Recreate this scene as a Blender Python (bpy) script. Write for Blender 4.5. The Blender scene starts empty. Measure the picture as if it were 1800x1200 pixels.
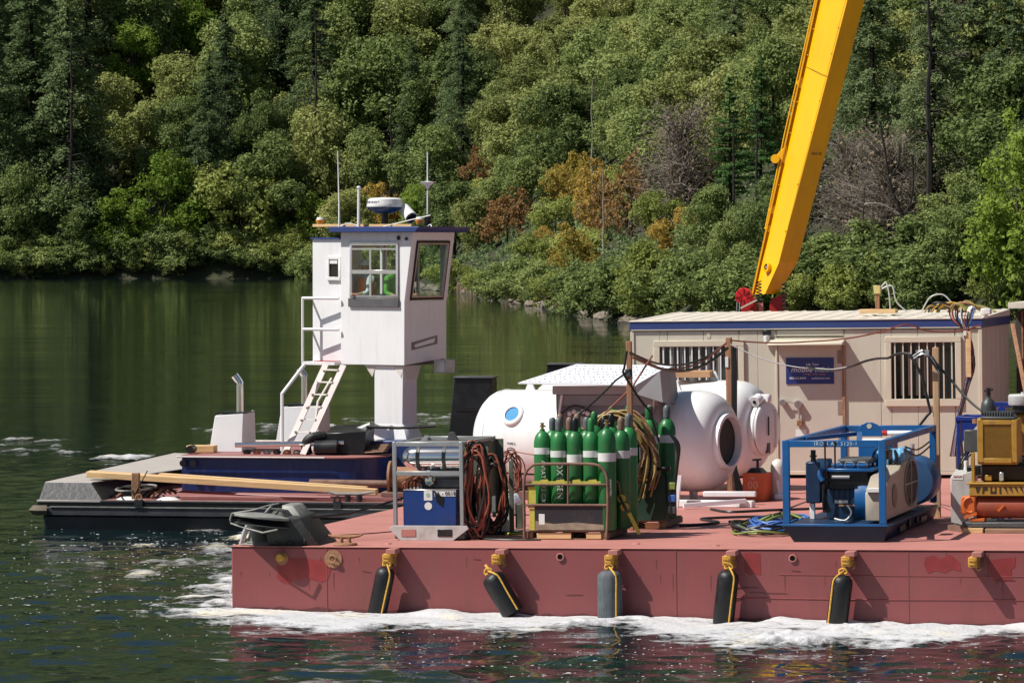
import bpy, bmesh, math, random
import numpy as np
from mathutils import Vector, Matrix
R = math.radians
rnd = random.Random(7)
scene = bpy.context.scene
COL = scene.collection

# ---------------------------------------------------------------- camera, world, sun, exposure
cam_data = bpy.data.cameras.new("camera"); cam = bpy.data.objects.new("camera", cam_data)
COL.objects.link(cam); scene.camera = cam
cam_data.sensor_width = 36; cam_data.lens = 36 * 6900 / 1800
cam_data.clip_start = 1; cam_data.clip_end = 6000
cam.location = (0, 0, 4.7)
cam.rotation_euler = (R(90) - math.atan(160 / 6900), 0, 0)

SUN = Vector((.758, .215, -1.0)).normalized()
world = bpy.data.worlds.new("World"); scene.world = world; world.use_nodes = True
wt = world.node_tree; bgn = wt.nodes["Background"]
sky = wt.nodes.new("ShaderNodeTexSky"); sky.sky_type = 'NISHITA'; sky.sun_disc = False
sky.sun_elevation = R(51.8); sky.sun_rotation = math.atan2(-SUN.x, -SUN.y)
wt.links.new(sky.outputs[0], bgn.inputs[0]); bgn.inputs[1].default_value = .055
sun_d = bpy.data.lights.new("sun", 'SUN'); sun_d.energy = 5.0; sun_d.angle = R(.5); sun_d.color = (1, .95, .87)
sun_o = bpy.data.objects.new("sun", sun_d); COL.objects.link(sun_o)
sun_o.rotation_euler = SUN.to_track_quat('-Z', 'Y').to_euler(); sun_o.location = (-60, 0, 80)
vs = scene.view_settings; vs.view_transform = 'Standard'; vs.look = 'None'; vs.exposure = 0.24; vs.gamma = 1
vs.use_curve_mapping = False
scene.render.engine = 'CYCLES'
scene.cycles.max_bounces = 7; scene.cycles.diffuse_bounces = 3; scene.cycles.glossy_bounces = 3
scene.cycles.transparent_max_bounces = 8; scene.cycles.sample_clamp_indirect = 8

# ---------------------------------------------------------------- frames of the two vessels
def frame(yaw, trim, origin):
    y, t = R(yaw), R(trim)
    u = Vector((math.cos(y) * math.cos(t), -math.sin(y) * math.cos(t), math.sin(t)))
    v = Vector((math.sin(y), math.cos(y), 0)); w = u.cross(v)
    m = Matrix((u, v, w)).transposed().to_4x4(); m.translation = Vector(origin)
    return m
BARGE = frame(14.4, .79, (-3.69, 51.5, .82))
TUG = frame(8.2, 0, (-8.06, 66.1, 0))
WORLD = Matrix.Identity(4)

# ---------------------------------------------------------------- mesh builder
class MB:
    def __init__(s): s.v = []; s.f = []; s.m = []; s.sm = []
    def add(s, vs, fs, m=0, smooth=False):
        b = len(s.v); s.v += [tuple(p) for p in vs]
        for f in fs: s.f.append(tuple(b + i for i in f)); s.m.append(m); s.sm.append(smooth)
        return s
    def box(s, x0, x1, y0, y1, z0, z1, m=0, M=None):
        P = [(x0,y0,z0),(x1,y0,z0),(x1,y1,z0),(x0,y1,z0),(x0,y0,z1),(x1,y0,z1),(x1,y1,z1),(x0,y1,z1)]
        if M is not None: P = [M @ Vector(p) for p in P]
        return s.add(P, [(0,3,2,1),(4,5,6,7),(0,1,5,4),(1,2,6,5),(2,3,7,6),(3,0,4,7)], m)
    def hexa(s, bot, top, m=0):
        return s.add(list(bot) + list(top), [(0,3,2,1),(4,5,6,7),(0,1,5,4),(1,2,6,5),(2,3,7,6),(3,0,4,7)], m)
    def beam(s, a, b, w, h=None, up=(0,0,1), m=0):
        a, b = Vector(a), Vector(b); h = w if h is None else h
        d = (b - a).normalized(); x = d.cross(Vector(up))
        if x.length < 1e-4: x = d.cross(Vector((0,1,0)))
        x.normalize(); z = x.cross(d)
        c = [(-1,-1),(1,-1),(1,1),(-1,1)]
        return s.hexa([a + x*i*w/2 + z*j*h/2 for i, j in c], [b + x*i*w/2 + z*j*h/2 for i, j in c], m)
    def tube(s, pts, r, n=8, closed=False, m=0, caps=True):
        pts = [Vector(p) for p in pts]; N = len(pts)
        rs = [r] * N if not hasattr(r, '__len__') else r
        prev = None; rings = []
        for i in range(N):
            if closed: t = pts[(i+1) % N] - pts[i-1]
            else: t = pts[min(i+1, N-1)] - pts[max(i-1, 0)]
            t = t.normalized() if t.length > 1e-9 else Vector((0,0,1))
            if prev is None:
                a = t.cross(Vector((0,0,1)))
                if a.length < .05: a = t.cross(Vector((0,1,0)))
            else: a = prev - t * prev.dot(t)
            a.normalize(); prev = a; b = t.cross(a)
            rings.append([pts[i] + (a*math.cos(k*math.tau/n) + b*math.sin(k*math.tau/n)) * rs[i] for k in range(n)])
        vs = [p for q in rings for p in q]; fs = []
        for i in range(N if closed else N-1):
            j = (i+1) % N
            for k in range(n): fs.append((i*n+k, i*n+(k+1) % n, j*n+(k+1) % n, j*n+k))
        s.add(vs, fs, m, True)
        if caps and not closed:
            s.add(rings[0], [tuple(range(n))[::-1]], m); s.add(rings[-1], [tuple(range(n))], m)
        return s
    def cyl(s, a, b, r, r2=None, n=16, m=0): return s.tube([a, b], [r, r if r2 is None else r2], n, m=m)
    def lathe(s, prof, n=24, M=None, m=0, open_=False):
        vs = []; fs = []
        for r, z in prof:
            for k in range(n):
                p = Vector((r*math.cos(k*math.tau/n), r*math.sin(k*math.tau/n), z)); vs.append(M @ p if M is not None else p)
        for i in range(len(prof)-1):
            for k in range(n): fs.append((i*n+k, i*n+(k+1) % n, (i+1)*n+(k+1) % n, (i+1)*n+k))
        s.add(vs, fs, m, True)
        if open_: return s
        if prof[0][0] > 1e-4: s.add(vs[:n], [tuple(range(n))[::-1]], m)
        if prof[-1][0] > 1e-4: s.add(vs[-n:], [tuple(range(n))], m)
        return s
    def ball(s, c, r, n=12, m=0):
        r = (r, r, r) if not hasattr(r, '__len__') else r; h = n // 2
        M = Matrix.Translation(c) @ Matrix.Diagonal((*r, 1))
        return s.lathe([(max(math.sin(math.pi*i/h), 1e-5), -math.cos(math.pi*i/h)) for i in range(h+1)], n, M, m)
    def prism(s, poly, a, b, axis='y', m=0):
        f = {'y': lambda p, t: (p[0], t, p[1]), 'x': lambda p, t: (t, p[0], p[1]), 'z': lambda p, t: (p[0], p[1], t)}[axis]
        n = len(poly); vs = [f(p, a) for p in poly] + [f(p, b) for p in poly]
        fs = [tuple(range(n)), tuple(range(2*n-1, n-1, -1))] + [(i, i+n, (i+1) % n+n, (i+1) % n) for i in range(n)]
        return s.add(vs, fs, m)
    def build(s, name, mat, parent=None, M=None, bevel=0, angle=40, seg=1):
        me = bpy.data.meshes.new(name); me.from_pydata(s.v, [], s.f)
        mats = mat if isinstance(mat, (list, tuple)) else [mat]
        for x in mats: me.materials.append(x)
        me.polygons.foreach_set('material_index', s.m); me.polygons.foreach_set('use_smooth', [True]*len(s.f))
        bm = bmesh.new(); bm.from_mesh(me)
        bmesh.ops.remove_doubles(bm, verts=bm.verts, dist=1e-5)
        bmesh.ops.recalc_face_normals(bm, faces=bm.faces)
        if bevel:
            ed = [e for e in bm.edges if len(e.link_faces) == 2 and e.calc_face_angle(0) > R(35)]
            try: bmesh.ops.bevel(bm, geom=ed, offset=bevel, segments=seg, affect='EDGES', profile=.6, clamp_overlap=True)
            except Exception: pass
        bm.to_mesh(me); bm.free()
        me.polygons.foreach_set('use_smooth', [True]*len(me.polygons))
        me.set_sharp_from_angle(angle=R(angle)); me.update()
        o = bpy.data.objects.new(name, me); COL.objects.link(o)
        if parent is not None: o.parent = parent
        if M is not None: o.matrix_basis = M
        return o

def tag(o, label=None, cat=None, group=None, kind=None):
    if label: o['label'] = label
    if cat: o['category'] = cat
    if group: o['group'] = group
    if kind: o['kind'] = kind
    return o
def T(x, y, z, rz=0, rx=0, ry=0):
    return Matrix.Translation((x, y, z)) @ Matrix.Rotation(R(rz), 4, 'Z') @ Matrix.Rotation(R(ry), 4, 'Y') @ Matrix.Rotation(R(rx), 4, 'X')
def thing(name, label, cat, M, fr=None, group=None):
    o = bpy.data.objects.new(name, None); COL.objects.link(o); o.empty_display_size = .2
    o.matrix_basis = (BARGE if fr is None else fr) @ M
    return tag(o, label, cat, group)
def copy_tree(o, M=None, parent=None, label=None):
    c = o.copy(); COL.objects.link(c)
    if parent is not None: c.parent = parent
    if M is not None: c.matrix_basis = M
    if label: c['label'] = label
    for ch in list(o.children): copy_tree(ch, None, c)
    return c
def text(body, size, mat, parent, M, name='lettering', ext=.002, align='CENTER', shear=0, space=1):
    cu = bpy.data.curves.new(name, 'FONT'); cu.body = body; cu.size = size; cu.extrude = ext
    cu.align_x = align; cu.align_y = 'CENTER'; cu.shear = shear; cu.space_character = space; cu.materials.append(mat); cu.resolution_u = 2
    t_ = bpy.data.objects.new(name, cu); COL.objects.link(t_); me = bpy.data.meshes.new_from_object(t_); bpy.data.objects.remove(t_)
    o = bpy.data.objects.new(name, me); COL.objects.link(o); o.parent = parent; o.matrix_basis = M
    return o
RX90 = Matrix.Rotation(R(90), 4, 'X')
def sag(a, b, d, n=14):
    a, b = Vector(a), Vector(b)
    return [a.lerp(b, i/n) - Vector((0,0,d*4*(i/n)*(1-i/n))) for i in range(n+1)]
def smooth_path(pts, k=6):
    pts = [Vector(p) for p in pts]; out = []
    for i in range(len(pts)-1):
        p0, p1, p2, p3 = pts[max(i-1,0)], pts[i], pts[i+1], pts[min(i+2,len(pts)-1)]
        for j in range(k):
            t = j/k
            out.append(.5*((2*p1)+(p2-p0)*t+(2*p0-5*p1+4*p2-p3)*t*t+(3*p1-p0-3*p2+p3)*t**3))
    out.append(pts[-1]); return out

# ---------------------------------------------------------------- materials
def srgb(r, g, b):
    f = lambda c: ((c/255+.055)/1.055)**2.4 if c > 10 else c/255/12.92
    return (f(r), f(g), f(b))
def mat(name, col, rough=.5, metal=0, var=.12, vs_=3.0, dirt=None, dirt_amt=.5, dirt_scale=2.5, streak=False,
        bump=.0, bscale=30, spec=.5, obj_var=0, coat=0):
    m = bpy.data.materials.new(name); m.use_nodes = True; nt = m.node_tree; N = nt.nodes; L = nt.links
    b = N["Principled BSDF"]; tc = N.new("ShaderNodeTexCoord")
    nz = N.new("ShaderNodeTexNoise"); nz.inputs['Scale'].default_value = vs_; nz.inputs['Detail'].default_value = 5
    L.new(tc.outputs['Object'], nz.inputs['Vector'])
    mr = N.new("ShaderNodeMapRange"); mr.inputs[1].default_value = .25; mr.inputs[2].default_value = .75
    mr.inputs[3].default_value = 1-var; mr.inputs[4].default_value = 1+var; L.new(nz.outputs[0], mr.inputs[0])
    mx = N.new("ShaderNodeVectorMath"); mx.operation = 'SCALE'; mx.inputs[0].default_value = col
    L.new(mr.outputs[0], mx.inputs['Scale']); out = mx.outputs[0]
    if obj_var:
        oi = N.new("ShaderNodeObjectInfo"); m2 = N.new("ShaderNodeMapRange"); m2.inputs[3].default_value = 1-obj_var; m2.inputs[4].default_value = 1+obj_var
        L.new(oi.outputs['Random'], m2.inputs[0]); mv = N.new("ShaderNodeVectorMath"); mv.operation = 'SCALE'
        L.new(out, mv.inputs[0]); L.new(m2.outputs[0], mv.inputs['Scale']); out = mv.outputs[0]
    if dirt is not None:
        n2 = N.new("ShaderNodeTexNoise"); n2.inputs['Scale'].default_value = dirt_scale; n2.inputs['Detail'].default_value = 9
        n2.inputs['Roughness'].default_value = .68
        if streak:
            mp = N.new("ShaderNodeMapping"); mp.inputs['Scale'].default_value = (6, 6, .6) if streak is True else streak
            L.new(tc.outputs['Object'], mp.inputs[0]); L.new(mp.outputs[0], n2.inputs['Vector'])
        else: L.new(tc.outputs['Object'], n2.inputs['Vector'])
        cr = N.new("ShaderNodeMapRange"); cr.inputs[1].default_value = .5; cr.inputs[2].default_value = .72; cr.inputs[4].default_value = dirt_amt
        L.new(n2.outputs[0], cr.inputs[0]); mi = N.new("ShaderNodeMix"); mi.data_type = 'RGBA'
        L.new(cr.outputs[0], mi.inputs[0]); L.new(out, mi.inputs[6]); mi.inputs[7].default_value = (*dirt, 1); out = mi.outputs[2]
        ra = N.new("ShaderNodeMath"); ra.operation = 'MULTIPLY_ADD'; L.new(cr.outputs[0], ra.inputs[0]); ra.inputs[1].default_value = .35
        ra.inputs[2].default_value = rough; ra.use_clamp = True; L.new(ra.outputs[0], b.inputs['Roughness'])
    else: b.inputs['Roughness'].default_value = rough
    L.new(out, b.inputs['Base Color'])
    b.inputs['Metallic'].default_value = metal; b.inputs['Specular IOR Level'].default_value = spec
    if coat: b.inputs['Coat Weight'].default_value = coat; b.inputs['Coat Roughness'].default_value = .08
    if bump:
        n3 = N.new("ShaderNodeTexNoise"); n3.inputs['Scale'].default_value = bscale; n3.inputs['Detail'].default_value = 4
        L.new(tc.outputs['Object'], n3.inputs['Vector']); bp = N.new("ShaderNodeBump"); bp.inputs['Strength'].default_value = min(1, bump)
        bp.inputs['Distance'].default_value = .02; L.new(n3.outputs[0], bp.inputs['Height']); L.new(bp.outputs[0], b.inputs['Normal'])
    return m
def wood(name, col, dark, sx=(1, 14, 14), rough=.75):
    m = bpy.data.materials.new(name); m.use_nodes = True; N = m.node_tree.nodes; L = m.node_tree.links; b = N["Principled BSDF"]
    tc = N.new("ShaderNodeTexCoord"); mp = N.new("ShaderNodeMapping"); mp.inputs['Scale'].default_value = sx
    L.new(tc.outputs['Object'], mp.inputs[0]); nz = N.new("ShaderNodeTexNoise"); nz.inputs['Scale'].default_value = 2.2; nz.inputs['Detail'].default_value = 6
    L.new(mp.outputs[0], nz.inputs['Vector']); cr = N.new("ShaderNodeMix"); cr.data_type = 'RGBA'
    mr = N.new("ShaderNodeMapRange"); mr.inputs[1].default_value = .35; mr.inputs[2].default_value = .75; L.new(nz.outputs[0], mr.inputs[0])
    L.new(mr.outputs[0], cr.inputs[0]); cr.inputs[6].default_value = (*col, 1); cr.inputs[7].default_value = (*dark, 1)
    L.new(cr.outputs[2], b.inputs['Base Color']); b.inputs['Roughness'].default_value = rough
    bp = N.new("ShaderNodeBump"); bp.inputs['Strength'].default_value = .3; bp.inputs['Distance'].default_value = .01
    L.new(nz.outputs[0], bp.inputs['Height']); L.new(bp.outputs[0], b.inputs['Normal'])
    return m

# ---------------------------------------------------------------- terrain and water
SHORE = [(-1000, 560), (-400, 640), (-80, 652), (-34, 648), (-19, 560), (-6, 434), (1.5, 340), (7, 256), (13, 238), (22, 228), (40, 205), (90, 150), (140, 60), (900, -300)]
def shore_y(x): return np.interp(x, [p[0] for p in SHORE], [p[1] for p in SHORE])
def shore_dist(X, Y):
    X = np.asarray(X, float); Y = np.asarray(Y, float); D = np.full(X.shape, 1e9)
    for (x0, y0), (x1, y1) in zip(SHORE[:-1], SHORE[1:]):
        dx, dy = x1-x0, y1-y0; t = np.clip(((X-x0)*dx+(Y-y0)*dy)/(dx*dx+dy*dy), 0, 1)
        D = np.minimum(D, np.hypot(X-x0-t*dx, Y-y0-t*dy))
    return np.where(Y > shore_y(X), D, -D)
def ground(X, Y):
    d = shore_dist(X, Y)
    n = 1.6*np.sin(X*.13+Y*.05)+1.3*np.sin(X*.071-Y*.11+2)+.5*np.sin(X*.4+Y*.33)
    h = np.where(d > 0, .9*(1-np.exp(-d/1.2)) + .62*d*np.where(d > 160, .9, 1) + n*np.clip(d/14, 0, 1), d*.35)
    return np.minimum(h, 620)
def mesh_np(name, verts, faces, mat_, smooth=True):
    me = bpy.data.meshes.new(name); nv, nf, k = len(verts), len(faces), faces.shape[1]
    me.vertices.add(nv); me.vertices.foreach_set('co', np.asarray(verts, np.float32).ravel())
    me.loops.add(nf*k); me.loops.foreach_set('vertex_index', faces.astype(np.int32).ravel())
    me.polygons.add(nf); me.polygons.foreach_set('loop_start', np.arange(nf, dtype=np.int32)*k)
    me.polygons.foreach_set('use_smooth', np.full(nf, smooth)); me.materials.append(mat_); me.update(calc_edges=True)
    return me
def grid_obj(name, xs, ys, Z, mat_):
    X, Y = np.meshgrid(xs, ys); V = np.stack([X, Y, Z(X, Y)], -1).reshape(-1, 3)
    nx, ny = len(xs), len(ys); i = np.arange(nx-1)[None, :] + np.arange(ny-1)[:, None]*nx
    F = np.stack([i, i+1, i+1+nx, i+nx], -1).reshape(-1, 4)
    o = bpy.data.objects.new(name, mesh_np(name, V, F, mat_)); COL.objects.link(o); return o

def ground_mat():
    m = mat('forest_floor', (.03, .032, .015), rough=.95, var=.5, vs_=.35, dirt=(.05, .06, .02), dirt_amt=.9, dirt_scale=.3, bump=1, bscale=1.5)
    return m
xs = np.concatenate([np.linspace(-900, -130, 48), np.linspace(-126, 60, 94), np.linspace(66, 900, 50)])
ys = np.concatenate([np.linspace(60, 190, 30), np.linspace(192, 760, 190), np.linspace(770, 2300, 60)])
terrain = grid_obj('hillside', xs, ys, ground, ground_mat()); tag(terrain, kind='structure')

def water_mat():
    m = bpy.data.materials.new('lake_water'); m.use_nodes = True; N = m.node_tree.nodes; L = m.node_tree.links; b = N["Principled BSDF"]
    b.inputs['Base Color'].default_value = (.003, .013, .015, 1); b.inputs['Roughness'].default_value = .03
    b.inputs['IOR'].default_value = 1.33
    tc = N.new("ShaderNodeTexCoord"); hs = []
    for sc_, stretch, w_, det in ((1.0, (.45, 1.6, 1), .27, 4), (5.0, (.5, 1.5, 1), .12, 3), (.10, (.3, 1.3, 1), 3.0, 3), (.022, (.25, 1, 1), 8.0, 4)):
        mp = N.new("ShaderNodeMapping"); mp.inputs['Scale'].default_value = stretch; L.new(tc.outputs['Object'], mp.inputs[0])
        nz = N.new("ShaderNodeTexNoise"); nz.inputs['Scale'].default_value = sc_; nz.inputs['Detail'].default_value = det
        L.new(mp.outputs[0], nz.inputs['Vector']); mu = N.new("ShaderNodeMath"); mu.operation = 'MULTIPLY'
        L.new(nz.outputs[0], mu.inputs[0]); mu.inputs[1].default_value = w_; hs.append(mu)
    a0 = N.new("ShaderNodeMath"); a0.operation = 'ADD'; L.new(hs[0].outputs[0], a0.inputs[0]); L.new(hs[1].outputs[0], a0.inputs[1])
    ad = N.new("ShaderNodeMath"); ad.operation = 'ADD'; L.new(a0.outputs[0], ad.inputs[0]); L.new(hs[2].outputs[0], ad.inputs[1])
    a9 = ad; ad = N.new("ShaderNodeMath"); ad.operation = 'ADD'; L.new(a9.outputs[0], ad.inputs[0]); L.new(hs[3].outputs[0], ad.inputs[1])
    bp = N.new("ShaderNodeBump"); bp.inputs['Strength'].default_value = 1; bp.inputs['Distance'].default_value = .05
    L.new(ad.outputs[0], bp.inputs['Height']); L.new(bp.outputs[0], b.inputs['Normal'])
    return m
wr = np.random.RandomState(3)
WAVES = []
for i in range(44):
    lam = 10**wr.uniform(-.6, .4); ang = wr.normal(R(95), R(42)); WAVES.append((math.tau/lam, ang, wr.uniform(0, 6.3), .0034*lam**.6))
def waves(X, Y):
    Z = np.zeros_like(X)
    fade = np.exp(-np.clip(np.abs(X)-17, 0, 99)/4)*np.clip((102-Y)/50, 0, 1)**.7*np.clip((Y-32)/4, 0, 1)
    for k, a, p, A in WAVES: Z += A*np.sin(k*(X*math.cos(a)+Y*math.sin(a))+p+.8*np.sin(.3*X+.2*Y+p))
    return Z*fade*(.75+.45*np.sin(X*.25+Y*.13)**2)
xs = np.concatenate([np.linspace(-700, -24, 30), np.linspace(-22, 22, 400), np.linspace(24, 700, 30)])
ys = np.concatenate([np.linspace(-150, 30, 12), np.linspace(32, 102, 540), np.linspace(104, 800, 60)])
water = grid_obj('lake_water', xs, ys, waves, water_mat()); tag(water, kind='structure')

# ---------------------------------------------------------------- forest
def leaf_mat(name, cols, gloss=.35, trans=.35):
    m = bpy.data.materials.new(name); m.use_nodes = True; N = m.node_tree.nodes; L = m.node_tree.links
    N.remove(N["Principled BSDF"]); out = N["Material Output"]
    at = N.new("ShaderNodeAttribute"); at.attribute_name = 'leaf_tint'
    oi = N.new("ShaderNodeObjectInfo"); ad = N.new("ShaderNodeMath"); ad.operation = 'MULTIPLY_ADD'
    L.new(oi.outputs['Random'], ad.inputs[0]); ad.inputs[1].default_value = .62; 
    sc_ = N.new("ShaderNodeMath"); sc_.operation = 'MULTIPLY'; L.new(at.outputs['Fac'], sc_.inputs[0]); sc_.inputs[1].default_value = .38
    L.new(sc_.outputs[0], ad.inputs[2])
    cr = N.new("ShaderNodeValToRGB"); cr.color_ramp.interpolation = 'LINEAR'
    els = cr.color_ramp.elements
    while len(els) < len(cols): els.new(.5)
    for i, c in enumerate(cols): els[i].position = i/(len(cols)-1); els[i].color = (*c, 1)
    L.new(ad.outputs[0], cr.inputs[0])
    d = N.new("ShaderNodeBsdfDiffuse"); t = N.new("ShaderNodeBsdfTranslucent"); g = N.new("ShaderNodeBsdfGlossy"); g.inputs['Roughness'].default_value = gloss
    L.new(cr.outputs[0], d.inputs[0]); L.new(cr.outputs[0], t.inputs[0]); g.inputs[0].default_value = (.8, .85, .9, 1)
    m1 = N.new("ShaderNodeMixShader"); m1.inputs[0].default_value = trans; L.new(d.outputs[0], m1.inputs[1]); L.new(t.outputs[0], m1.inputs[2])
    m2 = N.new("ShaderNodeMixShader"); m2.inputs[0].default_value = .004; L.new(m1.outputs[0], m2.inputs[1]); L.new(g.outputs[0], m2.inputs[2])
    L.new(m2.outputs[0], out.inputs[0]); return m
LM = {
 'oak': leaf_mat('oak_leaves', [(.105,.145,.052), (.22,.280,.095), (.37,.42,.155)]),
 'dusty': leaf_mat('dusty_leaves', [(.165,.195,.068), (.32,.355,.122), (.48,.49,.19)]),
 'maple': leaf_mat('maple_leaves', [(.105,.175,.028), (.220,.320,.055), (.350,.430,.085)], trans=.45),
 'fir': leaf_mat('fir_needles', [(.078,.118,.055), (.160,.220,.098), (.265,.320,.145)]),
 'pine': leaf_mat('pine_needles', [(.065,.140,.045), (.120,.220,.070), (.190,.300,.095)]),
 'orange': leaf_mat('autumn_leaves', [(.26,.15,.062), (.36,.22,.095), (.22,.25,.09)], trans=.4),
 'yellow': leaf_mat('yellowing_leaves', [(.21,.21,.050), (.42,.33,.080), (.55,.37,.10)], trans=.4),
 'dead': leaf_mat('withered_leaves', [(.12,.10,.070), (.20,.17,.12), (.30,.22,.13)], trans=.15),
 'olive': leaf_mat('olive_leaves', [(.19,.23,.060), (.34,.385,.110), (.50,.53,.17)], trans=.4)}
bark = mat('bark', (.055, .045, .035), rough=.9, var=.4, vs_=6, bump=1, bscale=12)
bark_pale = mat('pale_bark', (.30, .27, .23), rough=.9, var=.3, vs_=6)
bark_dark = mat('dark_bark', (.022, .018, .015), rough=.95, var=.4, vs_=6)

def leaves_mesh(name, P, Nn, size, mat_, rs, tint=None, asp=.6):
    n = len(P); Nn = Nn/np.maximum(np.linalg.norm(Nn, axis=1, keepdims=True), 1e-6)
    a = np.cross(Nn, rs.normal(size=(n, 3))); a /= np.maximum(np.linalg.norm(a, axis=1, keepdims=True), 1e-6); b = np.cross(Nn, a)
    s = np.asarray(size).reshape(-1, 1)*rs.uniform(.6, 1.3, (n, 1))
    V = np.stack([P-a*s, P+b*s*asp+Nn*s*.18, P+a*s, P-b*s*asp+Nn*s*.18], 1).reshape(-1, 3)
    F = np.arange(4*n).reshape(-1, 4); me = mesh_np(name, V, F, mat_, False)
    at = me.attributes.new('leaf_tint', 'FLOAT', 'FACE')
    tn = rs.uniform(0, 1, n) if tint is None else tint
    at.data.foreach_set('value', tn.astype(np.float32)); return me
def mb_mesh(mb, name, mat_):
    me = bpy.data.meshes.new(name); me.from_pydata(mb.v, [], mb.f); me.materials.append(mat_)
    me.polygons.foreach_set('use_smooth', [True]*len(mb.f)); me.update(); return me

def broadleaf(seed, H, Rr, kind, nlobe=30, nleaf=9000, size=.17, low=.25, trunk_mat=None, droop=0):
    rs = np.random.RandomState(seed); tb = MB(); cz = H*(low+1)/2; hz = H*(1-low)/2
    lean = rs.uniform(-.06, .06, 2)*H
    tp = smooth_path([(0,0,-1.5), (lean[0]*.2, lean[1]*.2, H*.2), (lean[0]*.7, lean[1]*.6, H*.5), (lean[0], lean[1], H*.88)], 4)
    tb.tube(tp, [H*.022*(1-.85*i/(len(tp)-1)) for i in range(len(tp))], 6)
    C = []; 
    while len(C) < nlobe:
        p = rs.uniform(-1, 1, 3); r = np.linalg.norm(p)
        if r > 1 or r < .35: continue
        q = np.array([p[0]*Rr*(1-.35*max(p[2], 0)), p[1]*Rr*(1-.35*max(p[2], 0)), cz+p[2]*hz]); C.append(q)
    C = np.array(C); rad = rs.uniform(.22, .36, nlobe)*Rr
    for i in range(0, nlobe, 2):
        c = C[i]; z0 = max(H*.12, c[2]-Rr*.7)*.8
        tb.tube(smooth_path([(lean[0]*z0/H, lean[1]*z0/H, z0), (c[0]*.5, c[1]*.5, (z0+c[2])/2+.2), tuple(c)], 3), [H*.008, H*.006, H*.005, H*.004, H*.003, H*.002, H*.001][:7], 4)
    li = rs.choice(nlobe, nleaf, p=rad**2/np.sum(rad**2)); d = rs.normal(size=(nleaf, 3)); d[:, 2] = d[:, 2]*.9+.15
    d /= np.linalg.norm(d, axis=1, keepdims=True)
    # twig clumps: leaves gather round many small centres on each lobe
    ncl = nleaf//14; cl_l = rs.choice(nlobe, ncl, p=rad**2/np.sum(rad**2)); cd = rs.normal(size=(ncl, 3)); cd[:, 2] = cd[:, 2]*1.0+.22
    cd /= np.linalg.norm(cd, axis=1, keepdims=True)
    cp = C[cl_l]+cd*rad[cl_l][:, None]*rs.uniform(.78, 1.1, (ncl, 1))*np.array([1, 1, .95])
    ci = rs.randint(0, ncl, nleaf); sp = Rr*.06
    P = cp[ci]+rs.normal(size=(nleaf, 3))*sp*np.array([1, 1, .85]); Nn = cd[ci]*1.0+rs.normal(size=(nleaf, 3))*.6+np.array([0, 0, .18])
    if droop: P[:, 2] -= droop*np.hypot(P[:, 0], P[:, 1])**2/Rr
    tint = np.clip(rs.uniform(0, 1, ncl)[ci]*.6+rs.uniform(0, .4, nleaf), 0, 1)
    return leaves_mesh('crown', P, Nn, size, LM[kind], rs, tint), mb_mesh(tb, 'trunk', trunk_mat or bark), H
def conifer(seed, H, Rr, kind, nleaf=10000, size=.17, low=.12, bare=.0, droop=.25):
    rs = np.random.RandomState(seed); tb = MB(); lean = rs.uniform(-.02, .02, 2)*H
    tb.tube([(0,0,-1.5), (lean[0]*.5, lean[1]*.5, H*.5), (lean[0], lean[1], H)], [H*.017, H*.011, .02], 7)
    P = []; Nn = []; z = H*low; br = []
    while z < H*.985:
        t = (z-H*low)/(H*(1-low)); L0 = Rr*(1-t)**.75*(.55+.45*min(1, t*5+.4))
        for k in range(rs.randint(3, 6)):
            a = rs.uniform(0, math.tau); L = L0*rs.uniform(.5, 1.12); br.append((z+rs.uniform(-.2, .2), a, L, t))
        z += H*.022*rs.uniform(.7, 1.4)
    W = np.array([b[2] for b in br]); W = W/W.sum(); cnt = rs.multinomial(nleaf, W); tints = []
    for (z, a, L, t), c in zip(br, cnt):
        u = np.sqrt(rs.uniform(.03, 1, c)); dz = L*(.18*u*(1 if t > .4 else .4)-droop*u*u*2.0); ta = rs.uniform(0, 1)
        w = L*.22*(1-u*.55); off = rs.normal(size=(c, 3))*w[:, None]*np.array([1, 1, .22]); off[:, 2] -= np.abs(off[:, 0])*.15
        x = np.cos(a)*u*L; y = np.sin(a)*u*L; tints += list(np.clip(ta*.6+rs.uniform(0, .4, c), 0, 1))
        P.append(np.stack([x+off[:, 0]+lean[0]*z/H, y+off[:, 1]+lean[1]*z/H, z+dz+off[:, 2]], 1))
        q = rs.normal(size=(c, 3))*.45+np.array([np.cos(a)*.3, np.sin(a)*.3, .9]); Nn.append(q)
        if L > Rr*.3: tb.tube([(lean[0]*z/H, lean[1]*z/H, z), (np.cos(a)*L*.5, np.sin(a)*L*.5, z+L*.05-droop*L*.5), (np.cos(a)*L*.85, np.sin(a)*L*.85, z+L*.1-droop*L*1.4)], [.05, .03, .012], 3, caps=False)
    return leaves_mesh('crown', np.concatenate(P), np.concatenate(Nn), size, LM[kind], rs, np.array(tints), .42), mb_mesh(tb, 'trunk', bark_dark), H
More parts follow.
